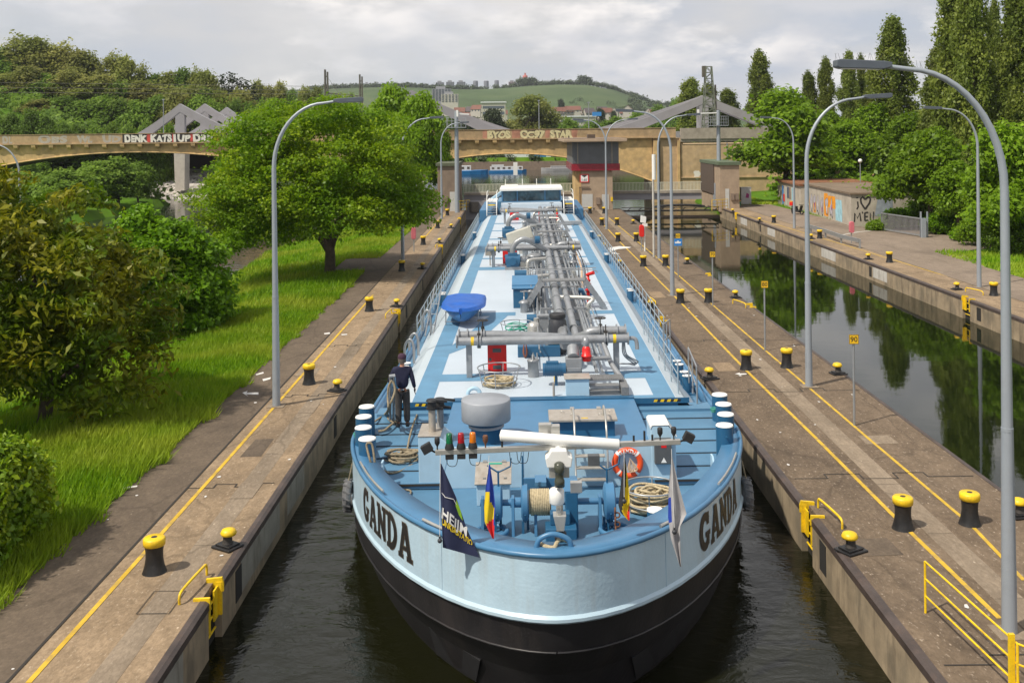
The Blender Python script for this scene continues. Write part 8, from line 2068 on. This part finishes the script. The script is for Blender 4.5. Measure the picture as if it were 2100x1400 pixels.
# wooded hillside on the left
wt = [template("wood_tree", "tall olive green tree in the wood on the left hillside", "tree", lobes_round(51, 20, .30), 'wood', 520, 14, .060, .055, 71, 'bark_pale', 1.5, flat=.5, up=.5), template("wood_tree", "leafy fresh green tree in the wood on the left hillside", "tree", lobes_round(52, 20, .12), 'green', 520, 14, .060, .055, 72, 'bark', 1.3, flat=.5, up=.5),
      template("open_crown_tree", "thin crowned tree with bare looking limbs on the left skyline", "tree", lobes_round(53, 22, .30), 'wood', 260, 12, .050, .050, 73, 'bark_pale', 1.5, flat=.5, up=.5), template("conifer_tree", "dark conifer in the group on the left skyline", "tree", lobes_conifer(), 'dark', 420, 16, .05, .06, 74, 'bark', 2.4, flat=.35, up=.3)]
GR = ["olive trees of the left hillside wood", "fresh green trees of the left hillside wood", "thin crowned trees on the left skyline", "dark conifers on the left skyline"]
def wood(k, px, top, Y, w_): place(wt[k], px, top + rs.uniform(-3, 3), Y, w_, None, GR[k])
for px, top, k, w_ in ((8, 100, 1, 80), (40, 72, 2, 90), (75, 82, 0, 80), (108, 90, 2, 80), (135, 86, 2, 70), (165, 108, 0, 70), (195, 112, 2, 60), (232, 110, 2, 60), (258, 124, 0, 60), (292, 128, 2, 50), (318, 150, 1, 60), (350, 152, 0, 60), (378, 142, 1, 60), (402, 136, 2, 56), (424, 150, 0, 60)): wood(k, px, top, 262, w_ * 1.45)
for px, top, w_ in ((440, 150, 22), (456, 152, 24), (478, 145, 34), (494, 155, 24), (508, 160, 28), (466, 168, 30), (520, 172, 24)): wood(3, px, top, 268, w_ * 2.4)
for px, top in ((20, 150), (60, 140), (100, 150), (140, 150), (180, 160), (215, 158), (250, 165), (285, 170), (320, 180), (355, 182), (390, 180), (425, 184), (455, 190), (490, 192)): wood(rs.choice([0, 0, 1]), px + rs.uniform(-8, 8), top, 238, 105)
for px, top in ((90, 205), (130, 195), (165, 205), (205, 200), (245, 200), (280, 205), (325, 195), (365, 192), (405, 196), (440, 205), (480, 205), (515, 212), (550, 205)): wood(rs.choice([0, 1, 1]), px, top, 216, 100)
for px, top in ((-5, 236), (25, 228), (62, 224), (95, 238), (128, 248), (160, 255), (195, 258), (230, 252), (262, 250), (300, 245), (345, 250)): wood(1, px, top, 172, 70)
for px, top in ((530, 172), (552, 178), (575, 176), (600, 180), (625, 184), (650, 184), (540, 190), (580, 194), (615, 196), (655, 198), (690, 192), (720, 190)): wood(rs.choice([0, 1]), px, top, 330, 52)
# under the left arch
at = template("bank_tree", "shaded tree on the far river bank under the left bridge arch", "tree", lobes_round(61, 20, .08), 'green', 620, 18, .055, .048, 81, asp=1.0, flat=.5, up=.6)
for px, top, Y, w_ in ((60, 352, 122, 150), (130, 346, 118, 150), (190, 330, 128, 150), (240, 320, 130, 130), (282, 330, 136, 80), (20, 372, 104, 150), (100, 380, 98, 130)): place(at, px, top, Y, w_, None, "trees on the far bank under the left arch")
# beyond the bridge
fw = template("willow_tree", "large olive willow rising behind the middle of the bridge", "tree", lobes_round(63, 18, .05), 'wood', 900, 16, .055, .040, 83, asp=1.1, flat=.6, up=.4, droop=.4); place(fw, 1090, 196, 330, 140)
dk_ = template("dark_tree", "dark tree left of the willow behind the bridge", "tree", lobes_round(64, 18, .05), 'dark', 600, 16, .055, .045, 84, asp=1.1); place(dk_, 1010, 214, 325, 72); place(dk_, 965, 232, 300, 60, "dark tree above the left part of the middle arch"); place(dk_, 1232, 216, 560, 26, "dark copper tree among the red roofs"); place(dk_, 1152, 196, 900, 24, "round dark tree on the vineyard slope"); place(dk_, 1259, 222, 620, 22, "dark tree beside the white gabled house")
for px, top, Y, w_, lb_ in ((1165, 240, 300, 60, "green tree right of the willow"), (1215, 246, 290, 80, "green tree above the tower roof"), (1262, 238, 310, 90, "green tree left of the right steel gable"), (1310, 228, 330, 90, "olive bush tree below the gabled house"), (1352, 214, 420, 60, "green tree under the hill at the right steel gable"), (930, 228, 310, 60, "green tree behind the left steel chord"), (1345, 240, 260, 80, "bushy tree inside the right steel gable"), (1400, 235, 262, 70, "second bushy tree inside the right steel gable"), (1385, 200, 500, 60, "tree where the hill meets the poplars")):
    place(at, px, top, Y, w_, lb_)
for px, top, Y, w_ in ((925, 300, 300, 70), (985, 306, 310, 60), (948, 300, 270, 60), (1000, 303, 271, 50), (1128, 304, 272, 44), (1104, 308, 274, 36), (1152, 300, 271, 60), (1130, 300, 305, 80), (1180, 298, 300, 70), (1270, 308, 272, 80), (1300, 304, 273, 80), (1330, 304, 272, 80)): place(at, px, top, Y, w_, "shaded tree on the far shore seen under the bridge arches", "trees on the far shore under the bridge")
# far tree lines that read as one mass
def treeline(name, lb_, spots, n, k, rad, size, seed, mt='far'):
    o = cloud(name, spots, n, k, rad, size, mt, seed, flat=.7, shell=.35); return tag(o, lb_, "trees", kind="stuff")
L_ = []
for px in np.arange(640, 1400, 4.2):
    if 958 < px < 1062 and rs.random() < .55: continue
    Y = 1470; x = bx(px, Y); h = rs.uniform(1.6, 5.0) + (6 if 1062 < px < 1100 or 1190 < px < 1215 else 0); L_.append((x, Y, hz(x, 1470) + h * .5, 4.2, 4, h * .8))
for i in range(60): px = rs.uniform(1290, 1480); Y = rs.uniform(1050, 1420); x = bx(px, Y); L_.append((x, Y, hz(x, Y) + 3, 6, 5, 5))
treeline("skyline_trees", "line of distant trees along the crest of the vineyard hill", L_, 5200, 8, 1.7, 2.2, 7)
L_ = []
for i in range(300):
    px = rs.uniform(890, 1420); Y = rs.uniform(480, 800); x = bx(px, Y); h = rs.uniform(2.5, 5.5); z = gz2(x, Y) if Y < 700 else hz(x, Y)
    L_.append((x, Y, z + h * .7, h * .9, h * .9, h))
for i in range(26): px = rs.uniform(1120, 1300); Y = rs.uniform(900, 1200); x = bx(px, Y); L_.append((x, Y, hz(x, Y) + 1.5, 7, 4, 2.2))
treeline("village_trees", "mass of trees between the houses at the foot of the vineyard hill", L_, 5200, 9, 1.0, 1.1, 8)
L_ = []
for i in range(190):
    x = rs.uniform(-62, 60); y = rs.uniform(264.6, 272); h = rs.uniform(.5, 1.3)
    if not (-3 < x < 9 and i % 4): L_.append((x, y, 1.5 + h * .3, h * 1.6, h * 1.2, h))
treeline("shore_bushes", "low bushes along the far river shore seen under the bridge", L_, 3000, 12, .4, .5, 9, 'far')
L_ = []
for i in range(300): x = rs.uniform(-150, -52); y = rs.uniform(96, 260); h = rs.uniform(1.2, 3.0) * (.5 if y < 160 else 1); z = gz2(x, y); L_.append((x, y, z + h * .4, h * 1.4, h * 1.4, h)) if z > -1 and not (155 < y < 186 and x > bx(440, y) - 20) else None
treeline("undergrowth", "undergrowth on the slope of the left hillside wood", L_, 4200, 10, .9, .9, 10, 'green')
L_ = []
for i in range(190): x = rs.uniform(33, 75); y = rs.uniform(92, 150); h = rs.uniform(1.0, 2.6); L_.append((x, y, gz2(x, y) + h * .4, h * 1.4, h * 1.4, h)) if y < 137 or y > 152 else None
treeline("undergrowth", "undergrowth below the trees behind the service buildings", L_, 2600, 10, .7, .7, 11, 'maple')

L_ = []
for i in range(150): x = rs.uniform(-27, -18.5); y = rs.uniform(18, 62); h = rs.uniform(.5, 1.5); L_.append((x, y, gz2(x, y) + h * .4, h * 1.3, h * 1.3, h)) if y < 36 or x < -21 else None
treeline("bank_bushes", "low bushes along the near river bank behind the bronze tree", L_, 3000, 10, .35, .28, 13, 'bush')
# meadow grass, one mass
def blades(name, lb_, boxes, seed, hmin=.16, hmax=.46):
    rng = np.random.RandomState(seed); PP = []
    for x0, x1, y0, y1, n in boxes:
        x = rng.uniform(x0, x1, n); y = rng.uniform(y0, y1, n); PP.append(np.stack([x, y], 1))
    P = np.concatenate(PP)
    keep = np.array([not (-11.8 < a < -9 and 63.2 < b < 69.8) and not (a > -9.45 + .3 * max(0, math.sin(b * 2.3) * math.sin(b * .83 + 1)) and a < 0 and seed != 6) and gz2(a, b) > -1.3 for a, b in P]); P = P[keep]; m = len(P)
    z = np.array([gz2(a, b) for a, b in P]) - .03
    pn = np.sin(P[:, 0] * .9 + np.sin(P[:, 1] * .4) * 2) * np.sin(P[:, 1] * .55) * .5 + .5
    h = rng.uniform(hmin, hmax, m) * (.65 + .6 * pn); a = rng.uniform(0, 2 * PI, m); w_ = rng.uniform(.012, .028, m) * (1 + P[:, 1] / 45)
    B = np.stack([P[:, 0], P[:, 1], z], 1); dx = np.stack([np.cos(a) * w_, np.sin(a) * w_, np.zeros(m)], 1)
    T = B + np.stack([rng.normal(size=m) * h * .32 + h * .18, rng.normal(size=m) * h * .32, h], 1)
    V = np.empty((m, 3, 3)); V[:, 0] = B - dx; V[:, 1] = B + dx; V[:, 2] = T
    me = bpy.data.meshes.new(name); me.vertices.add(m * 3); me.loops.add(m * 3); me.polygons.add(m)
    me.vertices.foreach_set("co", V.reshape(-1).astype(np.float32)); me.loops.foreach_set("vertex_index", np.arange(m * 3, dtype=np.int32)); me.polygons.foreach_set("loop_start", np.arange(0, m * 3, 3, dtype=np.int32)); me.polygons.foreach_set("loop_total", np.full(m, 3, np.int32))
    me.materials.append(M['grass']); me.update(); o = bpy.data.objects.new(name, me); col.objects.link(o); return tag(o, lb_, "grass", kind="stuff")
blades("meadow_grass", "tall rough grass of the meadow beside the left path", [(-9.6, -9.2, 14, 60, 5000), (-14, -9.5, 16, 50, 76000), (-24, -14, 22, 60, 36000), (-13, -9.5, 50, 112, 34000), (-24, -13, 50, 112, 30000)], 4)
blades("joint_weeds", "small weeds sprouting from the joint between path and left quay", [(-8.12, -7.95, y_, y_ + .5, 26) for y_ in (14.5, 17.2, 19.6, 22.6, 23.3, 26, 29.5, 33, 38, 44, 51, 58)], 6, .05, .16)
blades("verge_grass", "rough grass along the right path and under the right trees", [(28.3, 40, 40, 70, 26000), (36, 48, 62, 84, 8000), (29.2, 44, 90, 120, 9000), (24.7, 29, 116, 128, 3000)], 5, .15, .40)

# ------------------------------------------------------------------ thin haze over the valley
hm = bpy.data.materials.new("valley_haze"); hm.use_nodes = True; ht = hm.node_tree; ht.nodes.clear()
ho = ht.nodes.new("ShaderNodeOutputMaterial"); hv = ht.nodes.new("ShaderNodeVolumePrincipled"); hv.inputs["Color"].default_value = (.86, .91, 1.0, 1); hv.inputs["Density"].default_value = .00010; hv.inputs["Anisotropy"].default_value = .2
ht.links.new(hv.outputs[0], ho.inputs["Volume"])
mb = MB(); mb.box(-1300, 1400, -60, 1900, -4.6, 125); tag(mb.build("haze", hm), "thin pale haze over the valley", "haze", kind="stuff")
